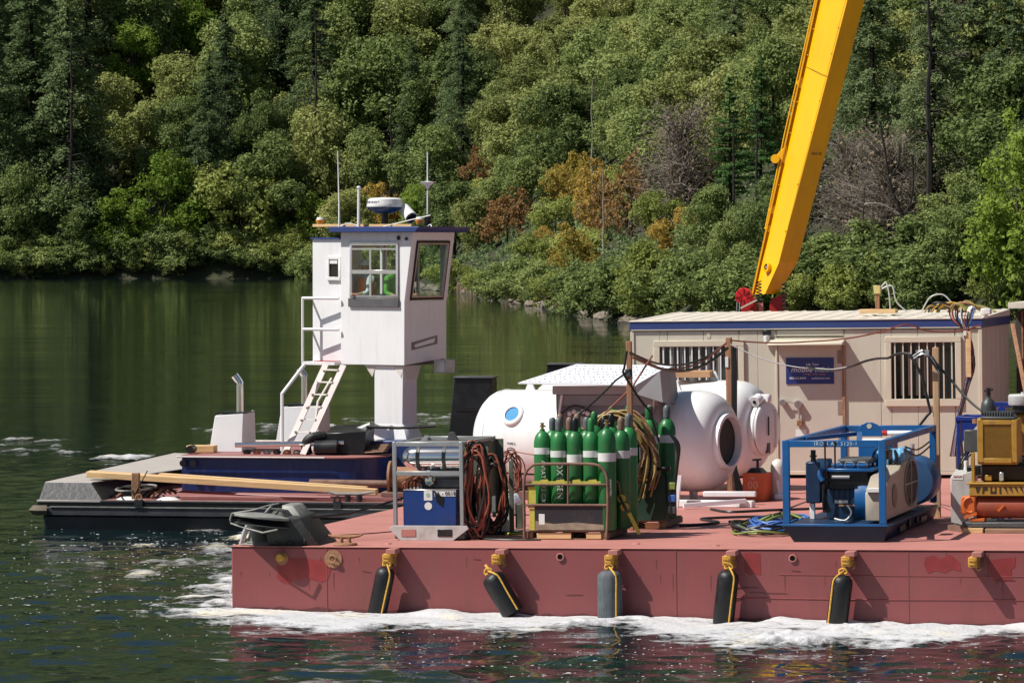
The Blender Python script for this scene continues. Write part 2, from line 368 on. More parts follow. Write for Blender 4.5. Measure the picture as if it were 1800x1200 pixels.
def twiggy(seed, H, Rr, kind, ntw=420, nleaf=1000, tm=None):
    rs = np.random.RandomState(seed); tb = MB()
    tb.tube(smooth_path([(0,0,-1), (rs.uniform(-.4,.4), 0, H*.4), (rs.uniform(-.8,.8), 0, H*.9)], 3), [H*.02-H*.0028*i for i in range(7)], 5)
    P = []
    for i in range(ntw):
        h = rs.uniform(.2, .95)*H; a = rs.uniform(0, math.tau); L = Rr*rs.uniform(.3, 1)*(1.2-h/H*.7); s = Vector((0, 0, h*.8))
        e = Vector((math.cos(a)*L, math.sin(a)*L, h+L*rs.uniform(-.5, .45))); m = (s+e)/2+Vector(rs.normal(size=3)*.15*L)
        tb.tube([s, m, e], [.03, .016, .006], 3, caps=False)
        for k in range(3):
            b = m.lerp(e, rs.uniform(.1, 1)); tb.tube([b, b+Vector(rs.normal(size=3))*L*.22], [.010, .004], 3, caps=False)
        P.append(np.array(e))
    P = np.array(P)[rs.randint(0, ntw, nleaf)]+rs.normal(size=(nleaf, 3))*.35
    return leaves_mesh('crown', P, rs.normal(size=(nleaf, 3)), .09, LM[kind], rs), mb_mesh(tb, 'trunk', tm or mat('grey_twigs', (.24, .20, .17), rough=.9)), H

PROTO = {}
for i in range(4): PROTO['oak', i] = broadleaf(10+i, 10, 4.0, 'oak', 24, 12000, .16)
for i in range(3): PROTO['dusty', i] = broadleaf(20+i, 9, 3.9, 'dusty', 24, 12000, .16, low=.18)
for i in range(3): PROTO['maple', i] = broadleaf(30+i, 9, 3.6, 'maple', 26, 8000, .17, low=.12)
for i in range(3): PROTO['fir', i] = conifer(40+i, 20, 4.6, 'fir', 15000, .17)
for i in range(2): PROTO['pine', i] = conifer(50+i, 14, 3.0, 'pine', 8000, .16, low=.25, droop=.02)
for i in range(2): PROTO['orange', i] = broadleaf(60+i, 4, 2.0, 'orange', 16, 1900, .12, low=.1)
for i in range(2): PROTO['yellow', i] = broadleaf(64+i, 5, 2.4, 'yellow', 20, 4000, .12, low=.05)
for i in range(2): PROTO['dead', i] = twiggy(70+i, 5.5, 2.8, 'dead')
for i in range(3): PROTO['olive', i] = broadleaf(74+i, 4.2, 2.6, 'olive', 24, 6000, .12, low=.0)
for i in range(2): PROTO['bush', i] = broadleaf(80+i, 3.2, 2.4, 'oak', 20, 5200, .12, low=.0)
NAME = {'oak': 'oak_tree', 'dusty': 'oak_tree', 'maple': 'maple_tree', 'fir': 'fir_tree', 'pine': 'pine_tree', 'orange': 'autumn_shrub',
        'yellow': 'yellowing_shrub', 'dead': 'withered_tree', 'olive': 'olive_green_bush', 'bush': 'dark_green_bush'}
CATG = {'autumn_shrub': 'shrub', 'yellowing_shrub': 'shrub', 'olive_green_bush': 'bush', 'dark_green_bush': 'bush'}
def plant(kind, x, y, h, label, group, rz=None, wide=1.0, z=None):
    ks = [k for k in PROTO if k[0] == kind]; crown, trunk, H = PROTO[rnd.choice(ks)]
    s = h/H; z = float(ground(np.array(x), np.array(y))) if z is None else z
    o = thing(NAME[kind], label, CATG.get(NAME[kind], 'tree'),
              Matrix.Translation((x, y, z-.15)) @ Matrix.Rotation(rnd.uniform(0, 6.28) if rz is None else rz, 4, 'Z') @ Matrix.Diagonal((s*wide, s*wide, s, 1)), WORLD, group)
    for nm, me in (('crown', crown), ('trunk', trunk)):
        c = bpy.data.objects.new(nm, me); COL.objects.link(c); c.parent = o
    return o

HI = []; SPECIAL = []   # single trees that stand out: kind, x, y, height, width, label
def sp(kind, x, y, h, label, wide=1.0, group='trees on the far slope'):
    SPECIAL.append((x, y)); HI.append((900+6900*x/y, y, 440-(float(ground(np.array(x), np.array(y)))+h*.35-4.7)/y*6900)) if kind in ('orange', 'yellow', 'maple', 'pine') else None; return plant(kind, x, y, h, label, group, wide=wide)
sp('fir', -74.0, 660.8, 46.0, 'tallest dark fir at the far left with its trunk showing', 1.0)
sp('fir', -48.7, 671.5, 31.0, 'broad fir standing behind the two bright bushy trees at the left shore', 1.0)
sp('fir', -33.7, 674.2, 36.4, 'tall fir whose bare dark trunk rises left of the pilothouse antennas', 1.0)
sp('maple', -57.9, 655.2, 16.2, 'bright green bushy tree at the water edge left of the pilothouse', 1.0)
sp('olive', -45.1, 655.0, 13.4, 'pale olive bushy tree at the water edge nearest the pilothouse on its left', 1.0)
sp('oak', -72.6, 655.0, 12.5, 'ragged oak overhanging the water below the tallest left fir', 1.1)
sp('maple', -33.5, 652.0, 10.3, 'yellow-green leafy tree just behind the pilothouse roof timber', 0.9)
sp('maple', -67.1, 696.2, 13.4, 'light green maple high on the slope at the upper left', 1.0)
sp('dusty', -57.5, 682.2, 16.3, 'pale crowned oak halfway up the slope above the bright bushy tree', 1.0)
sp('maple', -57.8, 705.5, 14.3, 'light green maple at the top edge of the picture on the left', 1.0)
sp('orange', -5.0, 579.5, 7.1, 'bright orange autumn shrub right of the pilothouse antenna', 0.8)
sp('maple', -13.6, 570.2, 8.3, 'fresh green tree right behind the radar dome', 1.0)
sp('yellow', -20.6, 641.0, 9.4, 'small tan-orange shrub left of the radar dome', 0.9)
sp('yellow', 7.4, 366.2, 7.0, 'tan-gold shrub between the golden and the orange one', 0.8)
sp('yellow', 5.2, 329.0, 4.7, 'straw-yellow shrub low on the sunlit slope', 1.1)
sp('orange', -1.0, 453.8, 5.6, 'pinkish-orange shrub just above the eroded bank', 0.7)
sp('yellow', 5.9, 410.2, 6.7, 'golden yellow shrub in the middle of the sunlit slope', 0.8)
sp('orange', 10.1, 331.5, 8.0, 'orange-leaved shrub cluster left of the green pine', 0.7)
sp('orange', -0.6, 440.5, 7.0, 'dull orange shrub low on the slope above the eroded bank', 1.0)
sp('orange', 8.0, 346.2, 6.0, 'small red-brown shrub under the golden one', 0.7)
sp('dead', 13.0, 303.0, 10.6, 'withered grey shrub with rusty leaves left of the green pine', 0.9)
sp('orange', 13.9, 304.2, 6.4, 'rust-coloured shrub at the foot of the green pine', 0.7)
sp('pine', 15.1, 270.5, 10.7, 'fresh green pine on the slope left of the yellow boom', 0.9)
sp('pine', 17.6, 278.5, 12.4, 'slim pine with a bare lower trunk closest to the yellow boom', 0.75)
sp('olive', 3.1, 357.8, 3.6, 'yellow-green bush spreading over the shore below the slope', 1.3)
sp('olive', 9.2, 253.5, 3.6, 'light green bush at the water line left of the office trailer', 1.1)
sp('fir', 25.5, 237.8, 16.4, 'tall dark fir with a thick black trunk right of the boom', 0.9)
sp('fir', 22.0, 252.5, 14.2, 'feathery green fir directly right of the boom top', 0.9)
sp('fir', 30.1, 237.0, 14.7, 'dark fir at the upper right corner', 0.9)
sp('dead', 20.4, 238.8, 7.0, 'withered brown-grey tree right of the boom', 0.8)
sp('dead', 22.5, 235.0, 7.9, 'bare twiggy tree beside the leaning trunk', 1.0)
sp('maple', 28.9, 221.8, 10.3, 'bright green maple reaching in at the right edge', 0.85)
sp('olive', 28.0, 221.8, 2.9, 'pale yellow-green bush above the trailer roof at the right edge', 1.1)
sp('olive', 17.5, 234.2, 2.8, 'yellow-green bush behind the foot of the yellow boom', 1.2)
sp('olive', 19.5, 232.0, 2.5, 'small yellow-green bush above the wooden block on the trailer roof', 1.0)
sp('oak', 26.4, 227.5, 5.6, 'dark leafy oak between the black-trunked fir and the right edge', 1.1)
sp('oak', 12.6, 248.8, 5.5, 'dark oak behind the office trailer left of the boom', 1.1)

REG = [  # x-range by bearing (x/y), rows: kinds with weights, spacing, height range, label, group
 (-.20, -.058, [('fir', 5), ('oak', 4), ('maple', 1.2), ('dusty', 1.2)], 10.5, {'fir': (33, 48), 'oak': (16, 25), 'maple': (12, 17), 'dusty': (13, 18)}, 'dense forest left of the pilothouse'),
 (-.058, -.012, [('fir', 1.3), ('oak', 7), ('dusty', 3)], 9.0, {'fir': (22, 32), 'oak': (14, 22), 'dusty': (13, 21)}, 'wooded slope above the pilothouse'),
 (-.012, .046, [('oak', 2.5), ('dusty', 6), ('olive', 2.2), ('yellow', 1.0)], 7.2, {'oak': (9, 15), 'dusty': (9, 15), 'olive': (4, 6), 'yellow': (4, 6)}, 'sunlit slope between pilothouse and yellow boom'),
 (.046, .2, [('fir', 2.2), ('oak', 5), ('dead', .3), ('dusty', 3)], 5.7, {'fir': (13, 22), 'oak': (6.5, 11.5), 'dead': (6, 8.5), 'dusty': (6.5, 11)}, 'dark woods right of the yellow boom')]
LOOK = {'fir': 'dark fir with tiered drooping branches in the ', 'oak': 'grey-green rounded evergreen oak in the ', 'maple': 'bright green leafy maple in the ',
        'dusty': 'dusty olive-green oak in the ', 'olive': 'light olive-green bush on the ', 'yellow': 'yellowing leafy shrub on the ', 'dead': 'withered grey-brown twiggy tree in the ',
        'orange': 'orange-brown autumn shrub on the ', 'bush': 'low dark green bush on the '}
tr = random.Random(11); placed = []; TODO = []
def hill_hit(px, py):   # where the line of sight through a point of the photograph meets the slope
    a = (px-900)/6900; e = math.tan(math.atan((600-py)/6900)-math.atan(160/6900))
    y = 190+np.arange(0, 800, 1.0); z = 4.7+e*y; k = np.nonzero((ground(a*y, y) > z) & (shore_dist(a*y, y) > 0))[0]
    return None if len(k) == 0 else (a*y[k[0]], y[k[0]])
for b0, b1, kinds, space, hr, where in REG:
    cnt = 0
    for _ in range(2600):
        h_ = hill_hit(900+6900*tr.uniform(max(b0, -.141), min(b1, .139)), tr.uniform(-60, 560))
        if h_ is None or cnt > 78: continue
        x, y = h_; d = float(shore_dist(x, y))
        if d < (2.0 if space < 6 else 3): continue
        if any((x-px)**2+((y-py)*.8)**2 < (space*(.85 if d > 10 else .7))**2 for px, py in placed): continue
        if any((x-px)**2+(y-py)**2 < (space*.55)**2 for px, py in SPECIAL): continue
        k = tr.choices([q[0] for q in kinds], [q[1] for q in kinds])[0]
        if d < 7 and k == 'fir': k = 'oak'
        h = tr.uniform(*hr[k])*(1 if d > 9 else .72)
        pc = 900+6900*x/y; tp_ = 440-(float(ground(np.array(x), np.array(y)))+h-4.7)/y*6900
        if any(abs(pc-a) < 34+h*.18*6900/y and y < c_ and tp_ < e for a, c_, e in HI): continue
        placed.append((x, y)); cnt += 1
        TODO.append((plant(k, x, y, h, 'x', where.replace('in the ', ''), wide=tr.uniform(.8, 1.2)), k, x, y, d, h))
    print('REGION', where, cnt)
# shoreline bushes hanging over the water
for i in range(150):
    b = tr.uniform(-.14, .14) if i < 95 else tr.uniform(-.14, -.03); y = 60.0
    while y < 700 and y < shore_y(b*y): y += 1
    y += tr.uniform(.3, 4.0); x = b*y
    if x > 25: continue
    k = tr.choice(['bush', 'olive', 'bush']) if b > -.02 else tr.choice(['bush', 'bush', 'olive'])
    h = tr.uniform(2.0, 3.6)*(1.5 if y > 500 else 1)
    TODO.append((plant(k, x, y, h, 'x', 'bushes along the shore', wide=1.3), 'bush' if k == 'bush' else 'olive', x, y, 0, h))
MARKS = [(90, 'at the far left edge'), (240, 'near the left edge'), (380, 'behind the bright bushy trees'), (520, 'left of the pilothouse'), (610, 'above the pilothouse ladder'), (700, 'above the radar dome'),
         (800, 'behind the cone antenna'), (900, 'just right of the pilothouse'), (1000, 'above the black push knees'), (1110, 'left of the trailer'), (1200, 'above the left trailer window'), (1330, 'left of the boom foot'), (1450, 'behind the yellow boom'),
         (1560, 'above the trailer door'), (1680, 'above the right trailer window'), (1900, 'at the right edge')]
SHORT = {'fir': 'dark fir', 'oak': 'grey-green oak', 'maple': 'bright green maple', 'dusty': 'dusty olive oak', 'olive': 'light olive bush', 'yellow': 'yellowing shrub', 'dead': 'withered twiggy tree', 'orange': 'autumn shrub', 'bush': 'dark green bush'}
cells = {}
for o, k, x, y, d, h in TODO:
    px = 900+6900*x/y; top = 440-(float(ground(np.array(x), np.array(y)))+h*.7-4.7)/y*6900
    mk = next(n for lim, n in MARKS if px < lim)
    rw = 'at the water edge' if d < 6 else 'at the picture top' if top < 60 else 'high up' if top < 190 else 'halfway up' if top < 310 else 'low down'
    cells.setdefault((SHORT[k], rw, mk), []).append((px, o))
ORD = ['leftmost', 'second', 'third', 'fourth', 'fifth', 'sixth', 'seventh', 'eighth', 'ninth', 'tenth', 'eleventh', 'twelfth', 'thirteenth', 'fourteenth', 'fifteenth', 'sixteenth', 'seventeenth', 'eighteenth', 'nineteenth', 'twentieth']
for (k, rw, mk), lst in cells.items():
    lst.sort(key=lambda q: q[0])
    for i, (px, o) in enumerate(lst):
        pos = '' if len(lst) == 1 else (', left one' if i == 0 else ', right one') if len(lst) == 2 else ', leftmost' if i == 0 else ', rightmost' if i == len(lst)-1 else ', %s from left' % ORD[min(i, 19)]
        o['label'] = k+' '+rw+' '+mk+pos

# understory and the woods higher up: uncountable masses
def leaf_mass(name, n, per, size, sel, rad, mk, seed, hgt):
    rs = np.random.RandomState(seed); pts = sel(rs, n); X, Y = pts[:, 0], pts[:, 1]; Zg = ground(X, Y)
    C = np.stack([X, Y, Zg+hgt*rs.uniform(.3, 1, len(X))], 1); k = len(C)
    d = rs.normal(size=(k*per, 3)); d[:, 2] = np.abs(d[:, 2])*.9; d /= np.linalg.norm(d, axis=1, keepdims=True)
    P = np.repeat(C, per, 0)+d*rad*rs.uniform(.5, 1.1, (k*per, 1))*np.array([1, 1, 1.2])
    me = leaves_mesh(name, P, d+rs.normal(size=d.shape)*.4, size, LM[mk], rs)
    o = bpy.data.objects.new(name, me); COL.objects.link(o); tag(o, kind='stuff'); return o
def sel_band(x0, x1, lo, hi, dmin, dmax):
    def f(rs, n):
        out = []
        while len(out) < n:
            x = rs.uniform(x0, x1, 4*n); y = rs.uniform(lo, hi, 4*n); d = shore_dist(x, y)
            ok = (d > dmin) & (d < dmax); out += list(np.stack([x, y], 1)[ok])
        return np.array(out[:n])
    return f
o = leaf_mass('undergrowth', 9000, 26, .2, sel_band(-100, 60, 200, 900, 1, 130), .8, 'fir', 5, .7); tag(o, 'dense low undergrowth covering the wooded slope', 'undergrowth')
o = leaf_mass('distant_forest', 6500, 46, 2.2, sel_band(-390, 390, 70, 1900, 95, 900), 7.5, 'oak', 6, 9); tag(o, 'distant evergreen forest continuing up the mountainside', 'forest')
def joined_woods(name, pts, seed, per=900):
    rs = np.random.RandomState(seed); PV = []; TN = []
    for (x, y) in pts:
        me = PROTO[('oak', rs.randint(4)) if rs.rand() < .7 else ('fir', rs.randint(3))][0]; n = len(me.polygons); H = 10 if 'fir' not in me.materials[0].name else 20
        key = me.name
        if key not in CO: q = np.empty(n*12, np.float32); me.vertices.foreach_get('co', q); CO[key] = q.reshape(n, 4, 3)
        Q = CO[key][rs.choice(n, per)]; c = Q.mean(1, keepdims=True); s_ = rs.uniform(13, 21)/10 if H == 10 else rs.uniform(26, 38)/20
        if y < 400: s_ *= .62
        Q = c*s_+(Q-c)*s_*2.6; Q = Q+np.array([x, y, float(ground(np.array(x), np.array(y)))]); PV.append(Q); TN.append(np.full(per, rs.rand())*.5+rs.uniform(0, .5, per))
    V = np.concatenate(PV).reshape(-1, 3); me = mesh_np(name, V, np.arange(len(V)).reshape(-1, 4), LM['oak'], False)
    me.attributes.new('leaf_tint', 'FLOAT', 'FACE').data.foreach_set('value', np.concatenate(TN).astype(np.float32))
    o = bpy.data.objects.new(name, me); COL.objects.link(o); return tag(o, kind='stuff')
CO = {}; rsj = np.random.RandomState(3); PJ = list(sel_band(-290, -97, 560, 820, 1, 110)(rsj, 300))+list(sel_band(40, 150, 70, 330, 1, 60)(rsj, 170))
o = joined_woods('side_forest', PJ, 9); tag(o, 'evergreen woods continuing along the shore beyond the frame', 'forest')

# dark leaning trunk with bare limbs right of the boom
lt_ = thing('leaning_tree', 'dark bare leaning trunk with forked limbs right of the yellow boom', 'tree', Matrix.Translation((23.4, 232, float(ground(np.array(23.4), np.array(232.0))))), WORLD)
MB().tube(smooth_path([(.9,0,-1), (.45,0,1.3), (-.35,0,3.4), (-1.0,0,5.0), (-1.35,0,7.0), (-1.7,0,9.0)], 5), [.17-.0055*i for i in range(26)], 7).build('trunk', bark_dark, lt_)
for q in ([(-.35,0,3.3),(.15,0,4.2),(.3,0,5.6),(.2,0,7.0)], [(-.2,0,3.2),(-1.2,.1,3.9),(-2.0,.1,4.1),(-2.6,.1,4.0)], [(-1.1,0,5.6),(-.6,0,6.4),(-.5,0,7.6)]):
    MB().tube(smooth_path([Vector(p) for p in q], 4), .06, 5).build('limb', bark_dark if q[1][0] > -1 else bark_pale, lt_)
# bare standing trunks that show between the crowns
def snag(x, y, h, r, label, seed, m=None):
    rs = random.Random(seed); z = float(ground(np.array(x), np.array(y))); t = thing('bare_trunk', label, 'tree', Matrix.Translation((x, y, z-.5)), WORLD)
    n = 9; pts = [(rs.uniform(-.03, .03)*h*.3*(i/n), 0, h*i/n) for i in range(n+1)]; MB().tube(smooth_path(pts, 2), [r*(1-.75*i/(2*n)) for i in range(2*n+1)], 6).build('trunk', m or bark_dark, t)
    for k in range(int(5+h*.5)):
        zz = h*rs.uniform(.25, .97); a = rs.uniform(0, 6.28); L_ = rs.uniform(.06, .13)*h*(1.1-zz/h*.6)
        MB().tube([(0,0,zz), (L_*.6*math.cos(a), L_*.6*math.sin(a), zz+L_*.1), (L_*math.cos(a), L_*math.sin(a), zz-L_*.12)], [r*.3, r*.18, r*.06], 4, caps=False).build('limb', m or bark_dark, t)
snag(15.5, 249.0, 9.0, .13, 'slim bare dark trunk just left of the yellow boom', 1)
snag(14.1, 250.0, 9.0, .12, 'bare dark trunk through the green pine left of the boom', 2)
snag(24.6, 231.5, 17.0, .26, 'thick black bare trunk rising over the right trailer window', 3)
snag(-32.9, 657.0, 38.5, .36, 'tall black bare trunk left of the whip antenna', 4)
snag(20.9, 233.5, 6.0, .10, 'short bare trunk close right of the boom', 5)
snag(-73.3, 653.5, 39.0, .42, 'tall dark bare trunk near the far left edge', 6)
snag(7.5, 322.0, 9.0, .10, 'pale forked dead stem among the orange shrubs', 7, bark_pale)
snag(-40.9, 654.0, 10.0, .28, 'dark leaning stem at the water edge left of the pilothouse', 8)
snag(7.8, 383.0, 15.0, .12, 'thin pale dead trunk high on the sunlit slope', 9, bark_pale)
snag(-19.7, 640.0, 24.0, .3, 'dark bare trunk high above the radar dome', 10)
# rocks along the shore
rock_m = mat('shore_rock', (.20, .165, .13), rough=.9, var=.35, vs_=1.2, dirt=(.08, .07, .05), dirt_amt=.8, dirt_scale=1.5, bump=1, bscale=5)
def rock(x, y, s, label, flat=.6):
    rs = np.random.RandomState(int(abs(x*37+y*11)) % 9999); bm = bmesh.new(); bmesh.ops.create_icosphere(bm, subdivisions=2, radius=1)
    for v in bm.verts: v.co *= rs.uniform(.75, 1.12)
    me = bpy.data.meshes.new('shore_rock'); bm.to_mesh(me); bm.free(); me.materials.append(rock_m)
    o = bpy.data.objects.new('shore_rock', me); COL.objects.link(o)
    o.matrix_basis = Matrix.Translation((x, y, .1)) @ Matrix.Rotation(rs.uniform(0, 6), 4, 'Z') @ Matrix.Diagonal((s*rs.uniform(.9, 1.6), s, s*flat, 1))
    tag(o, label, 'rock', 'rocks along the water line')
RS = []
for i in range(46):
    b = tr.uniform(-.03, .045); y = 60.0
    while y < 700 and y < shore_y(b*y): y += .5
    RS.append((b, y, tr.uniform(-.3, .3), tr.uniform(-.3, .8), tr.uniform(.35, .9)))
RS.sort()
for i, (b, y, dx, dy, s_) in enumerate(RS):
    q = i % 6; seg = ['right behind the pilothouse', 'just right of the pilothouse', 'below the eroded bank', 'at the middle of the shore', 'above the black push knees', 'between push knees and trailer', 'beside the trailer corner', 'behind the trailer roof'][min(7, i//6)]
    rock(b*y+dx, y+dy, s_*(1.4 if y > 380 else 1), 'brown water line boulder '+seg+', '+['leftmost', 'second from left', 'third from left', 'fourth from left', 'fifth from left', 'rightmost'][q]+' of six')
# pale bare earth bank right of the pilothouse
bank = MB()
rs_ = random.Random(4); 
for i in range(26):
    x = -6.5+i*.42; y = float(shore_y(x))+1.2; bank.box(x-.4, x+.4, y-.5, y+.9, -.2, rs_.uniform(.6, 2.0), M=None)
bank.build('earth_bank', mat('eroded_earth', (.21, .15, .10), rough=.95, var=.4, vs_=1.5, bump=1, bscale=4), bevel=.2, seg=2); tag(bpy.data.objects['earth_bank'], kind='structure')

# ================================================================ materials for the vessels
red_hull = mat('red_hull_paint', (.25, .067, .070), .42, var=.10, vs_=.8, dirt=(.19, .060, .052), dirt_amt=.8, dirt_scale=1.4, streak=(2.2, 2.2, .3), bump=.25, bscale=2.2)
deck_red = mat('faded_deck_paint', (.45, .185, .158), .62, var=.12, vs_=.9, dirt=(.30, .12, .10), dirt_amt=.6, dirt_scale=1.3, bump=.3, bscale=9)
patch_red = mat('dark_red_touch_up', (.26, .035, .035), .4, var=.25, vs_=4)
white = mat('white_paint', (.78, .79, .81), .35, var=.04, vs_=2, dirt=(.52, .48, .43), dirt_amt=.3, dirt_scale=2.0, streak=(5, 5, .45))
gel = mat('white_gelcoat', (.78, .78, .78), .28, var=.04, vs_=1.5, coat=.25, dirt=(.56, .54, .50), dirt_amt=.35, dirt_scale=2.2, streak=(2, 2, .5))
offwhite = mat('off_white_paint', (.66, .62, .58), .5, var=.08, vs_=3, dirt=(.40, .30, .24), dirt_amt=.4, dirt_scale=4, streak=True)
navy = mat('navy_blue_paint', (.008, .026, .13), .3, var=.2, vs_=2, dirt=(.05, .06, .12), dirt_amt=.5, dirt_scale=3, streak=True)
roofblue = mat('blue_trim_paint', (.03, .055, .19), .4, var=.12, vs_=1.2)
blk = mat('black_rubber', (.005, .005, .006), .42, var=.4, vs_=5, dirt=(.035, .035, .037), dirt_amt=.5, dirt_scale=3, bump=.3, bscale=20)
blk2 = mat('black_paint', (.006, .007, .009), .35, var=.3, vs_=3, dirt=(.025, .025, .025), dirt_amt=.5, dirt_scale=2)
greyhull = mat('scuffed_grey_steel', (.05, .052, .058), .45, var=.35, vs_=3, dirt=(.02, .02, .02), dirt_amt=.85, dirt_scale=2.4, bump=.3)
gal = mat('galvanised_steel', (.42, .44, .44), .42, metal=.6, var=.12, vs_=9, dirt=(.22, .18, .14), dirt_amt=.35)
chrome = mat('polished_steel', (.80, .79, .78), .13, metal=1, var=.05)
grey = mat('grey_machine_paint', (.075, .082, .088), .45, var=.25, vs_=4, dirt=(.05, .045, .04), dirt_amt=.7, dirt_scale=3, bump=.2)
ltgrey = mat('light_grey_paint', (.50, .50, .49), .4, var=.12, vs_=5, dirt=(.2, .16, .12), dirt_amt=.5, dirt_scale=4)
rust = mat('rusty_steel', (.33, .17, .09), .8, var=.3, vs_=7, dirt=(.16, .07, .035), dirt_amt=.8, dirt_scale=6, bump=.5, bscale=30)
rustpaint = mat('worn_brown_pipe', (.19, .11, .08), .7, var=.25, vs_=6, dirt=(.12, .06, .04), dirt_amt=.7, dirt_scale=5)
yel_chain = mat('yellow_ochre_paint', (.58, .30, .045), .5, var=.2, vs_=8, dirt=(.25, .12, .04), dirt_amt=.6, dirt_scale=8)
yrope = mat('yellow_rope', (.70, .40, .06), .8, var=.2, vs_=25, bump=.6, bscale=80)
green_cyl = mat('green_cylinder_paint', (.020, .175, .045), .38, var=.15, vs_=4, dirt=(.05, .10, .05), dirt_amt=.7, dirt_scale=6, obj_var=.25)
band_w = mat('silver_white_band', (.66, .68, .66), .45, var=.1, vs_=12, dirt=(.3, .32, .28), dirt_amt=.5, dirt_scale=8)
stencil = mat('stencil_paint', (.48, .52, .45), .6, var=.3, vs_=20)
lumber = wood('fresh_lumber', (.72, .50, .26), (.55, .34, .15))
oldwood = wood('weathered_wood', (.34, .22, .13), (.18, .11, .07))
postwood = wood('post_wood', (.40, .20, .11), (.22, .11, .06), (14, 14, 1))
box_blue = mat('generator_blue', (.012, .045, .20), .35, var=.12, vs_=5, dirt=(.02, .03, .08), dirt_amt=.5)
skid_blue = mat('skid_blue', (.010, .105, .31), .35, var=.18, vs_=3, dirt=(.02, .05, .12), dirt_amt=.6, dirt_scale=4)
dk_blue = mat('dark_engine_blue', (.006, .028, .075), .4, var=.3, vs_=6, dirt=(.012, .015, .02), dirt_amt=.8, dirt_scale=6)
tan = mat('tan_siding', (.54, .51, .42), .6, var=.05, vs_=1.5, dirt=(.40, .34, .27), dirt_amt=.35, dirt_scale=1.8, streak=(3, 3, .4), bump=.15, bscale=60)
tan_trim = mat('tan_trim', (.60, .54, .43), .55, var=.05, vs_=3, dirt=(.42, .35, .28), dirt_amt=.3)
roofm = mat('cream_roof_metal', (.70, .65, .56), .45, var=.1, vs_=1.5, dirt=(.50, .38, .28), dirt_amt=.5, dirt_scale=1.6)
dkglass = mat('dark_window_glass', (.012, .014, .016), .06, var=.1, spec=.8)
hose_r = mat('red_brown_hose', (.27, .075, .045), .5, var=.2, vs_=6)
hose_b = mat('black_hose', (.014, .014, .015), .45, var=.2, vs_=6)
hose_y = mat('mustard_hose', (.36, .24, .075), .5, var=.25, vs_=6)
hose_blue = mat('blue_hose', (.05, .14, .42), .5, var=.2, vs_=6)
hose_g = mat('olive_green_hose', (.20, .26, .06), .5, var=.3, vs_=6)
orange_p = mat('orange_plastic', (.72, .13, .035), .45, var=.12, vs_=5)
crane_y = mat('crane_yellow', (.86, .46, .004), .32, var=.06, vs_=.8, coat=.2, dirt=(.55, .27, .02), dirt_amt=.35, dirt_scale=1.6, streak=(3, 3, .7))
crane_r = mat('crane_red', (.34, .014, .016), .4, var=.15, vs_=4)
eng_y = mat('ochre_engine_paint', (.42, .24, .035), .45, var=.25, vs_=6, dirt=(.10, .06, .03), dirt_amt=.7, dirt_scale=6)
eng_o = mat('orange_engine_paint', (.60, .14, .025), .45, var=.2, vs_=5, dirt=(.18, .06, .03), dirt_amt=.6, dirt_scale=5)
royal = mat('royal_blue_frame', (.010, .030, .22), .4, var=.15, vs_=4)
cardb = mat('tan_cardboard', (.50, .29, .15), .8, var=.1)
paper = mat('white_label', (.72, .74, .72), .6, var=.06, vs_=30)
alu = mat('brushed_aluminium', (.62, .61, .60), .3, metal=.7, var=.1, vs_=8)
def glassmat(name, tint=(.88, .94, .92), refl=.05):
    m = bpy.data.materials.new(name); m.use_nodes = True; N = m.node_tree.nodes; L = m.node_tree.links; N.remove(N["Principled BSDF"])
    t = N.new("ShaderNodeBsdfTransparent"); t.inputs[0].default_value = (*tint, 1); g = N.new("ShaderNodeBsdfGlossy"); g.inputs['Roughness'].default_value = .02
    x = N.new("ShaderNodeMixShader"); f = N.new("ShaderNodeLayerWeight"); p_ = N.new("ShaderNodeMath"); p_.operation = 'POWER'; L.new(f.outputs['Facing'], p_.inputs[0]); p_.inputs[1].default_value = 4
    a = N.new("ShaderNodeMath"); a.operation = 'MULTIPLY_ADD'; a.use_clamp = True; L.new(p_.outputs[0], a.inputs[0]); a.inputs[1].default_value = .6; a.inputs[2].default_value = refl
    L.new(a.outputs[0], x.inputs[0]); L.new(t.outputs[0], x.inputs[1]); L.new(g.outputs[0], x.inputs[2]); L.new(x.outputs[0], N["Material Output"].inputs[0]); return m
glass = glassmat('window_glass')

# ================================================================ the red work barge
barge = thing('work_barge', 'long red flat-topped work barge with black fenders along its side', 'barge', T(0, 0, 0))
MB().box(0, 17, 0, 27, -1.5, -.012).build('hull', red_hull, barge, bevel=.015)
MB().box(-.012, 17, -.012, 27, -.010, 0).build('deck_plate', deck_red, barge, bevel=.004)
for u in (1.3, 5.96, 11.2): MB().box(u, u+.012, -.006, 0, -1.3, -.02).build('weld_seam', red_hull, barge)
MB().tube([(7.3, -.002, -.325), (8.6, -.002, -.33), (17, -.002, -.335)], .0045, 6).build('rub_line', patch_red, barge)
MB().tube([(6.5, -.003, -.62), (8.4, -.003, -.635), (11, -.003, -.62)], .006, 6).build('scrape_mark', patch_red, barge)
for u in (4.45, 7.48):
    q = MB().lathe([(.052, 0), (.052, .02), (.036, .022), (.036, -.03)], 18, T(u, -.001, -.115) @ RX90, open_=True).build('scupper_ring', deck_red, barge)
    MB().lathe([(.036, .004), (.0001, .004)], 18, T(u, 0, -.115) @ RX90).build('scupper_hole', blk2, barge)
def patch(poly):   # touched-up paint with ragged edge, a thin coat on the hull side
    MB().prism(poly, -.0035, -.001, 'y').build('paint_patch', patch_red, barge)
patch([(.66,-.17),(.98,-.15),(1.34,-.2),(1.30,-.26),(1.37,-.29),(1.33,-.42),(1.24,-.47),(1.0,-.40),(.93,-.45),(.86,-.42),(.80,-.5),(.67,-.46),(.62,-.40),(.66,-.33),(.62,-.27)])
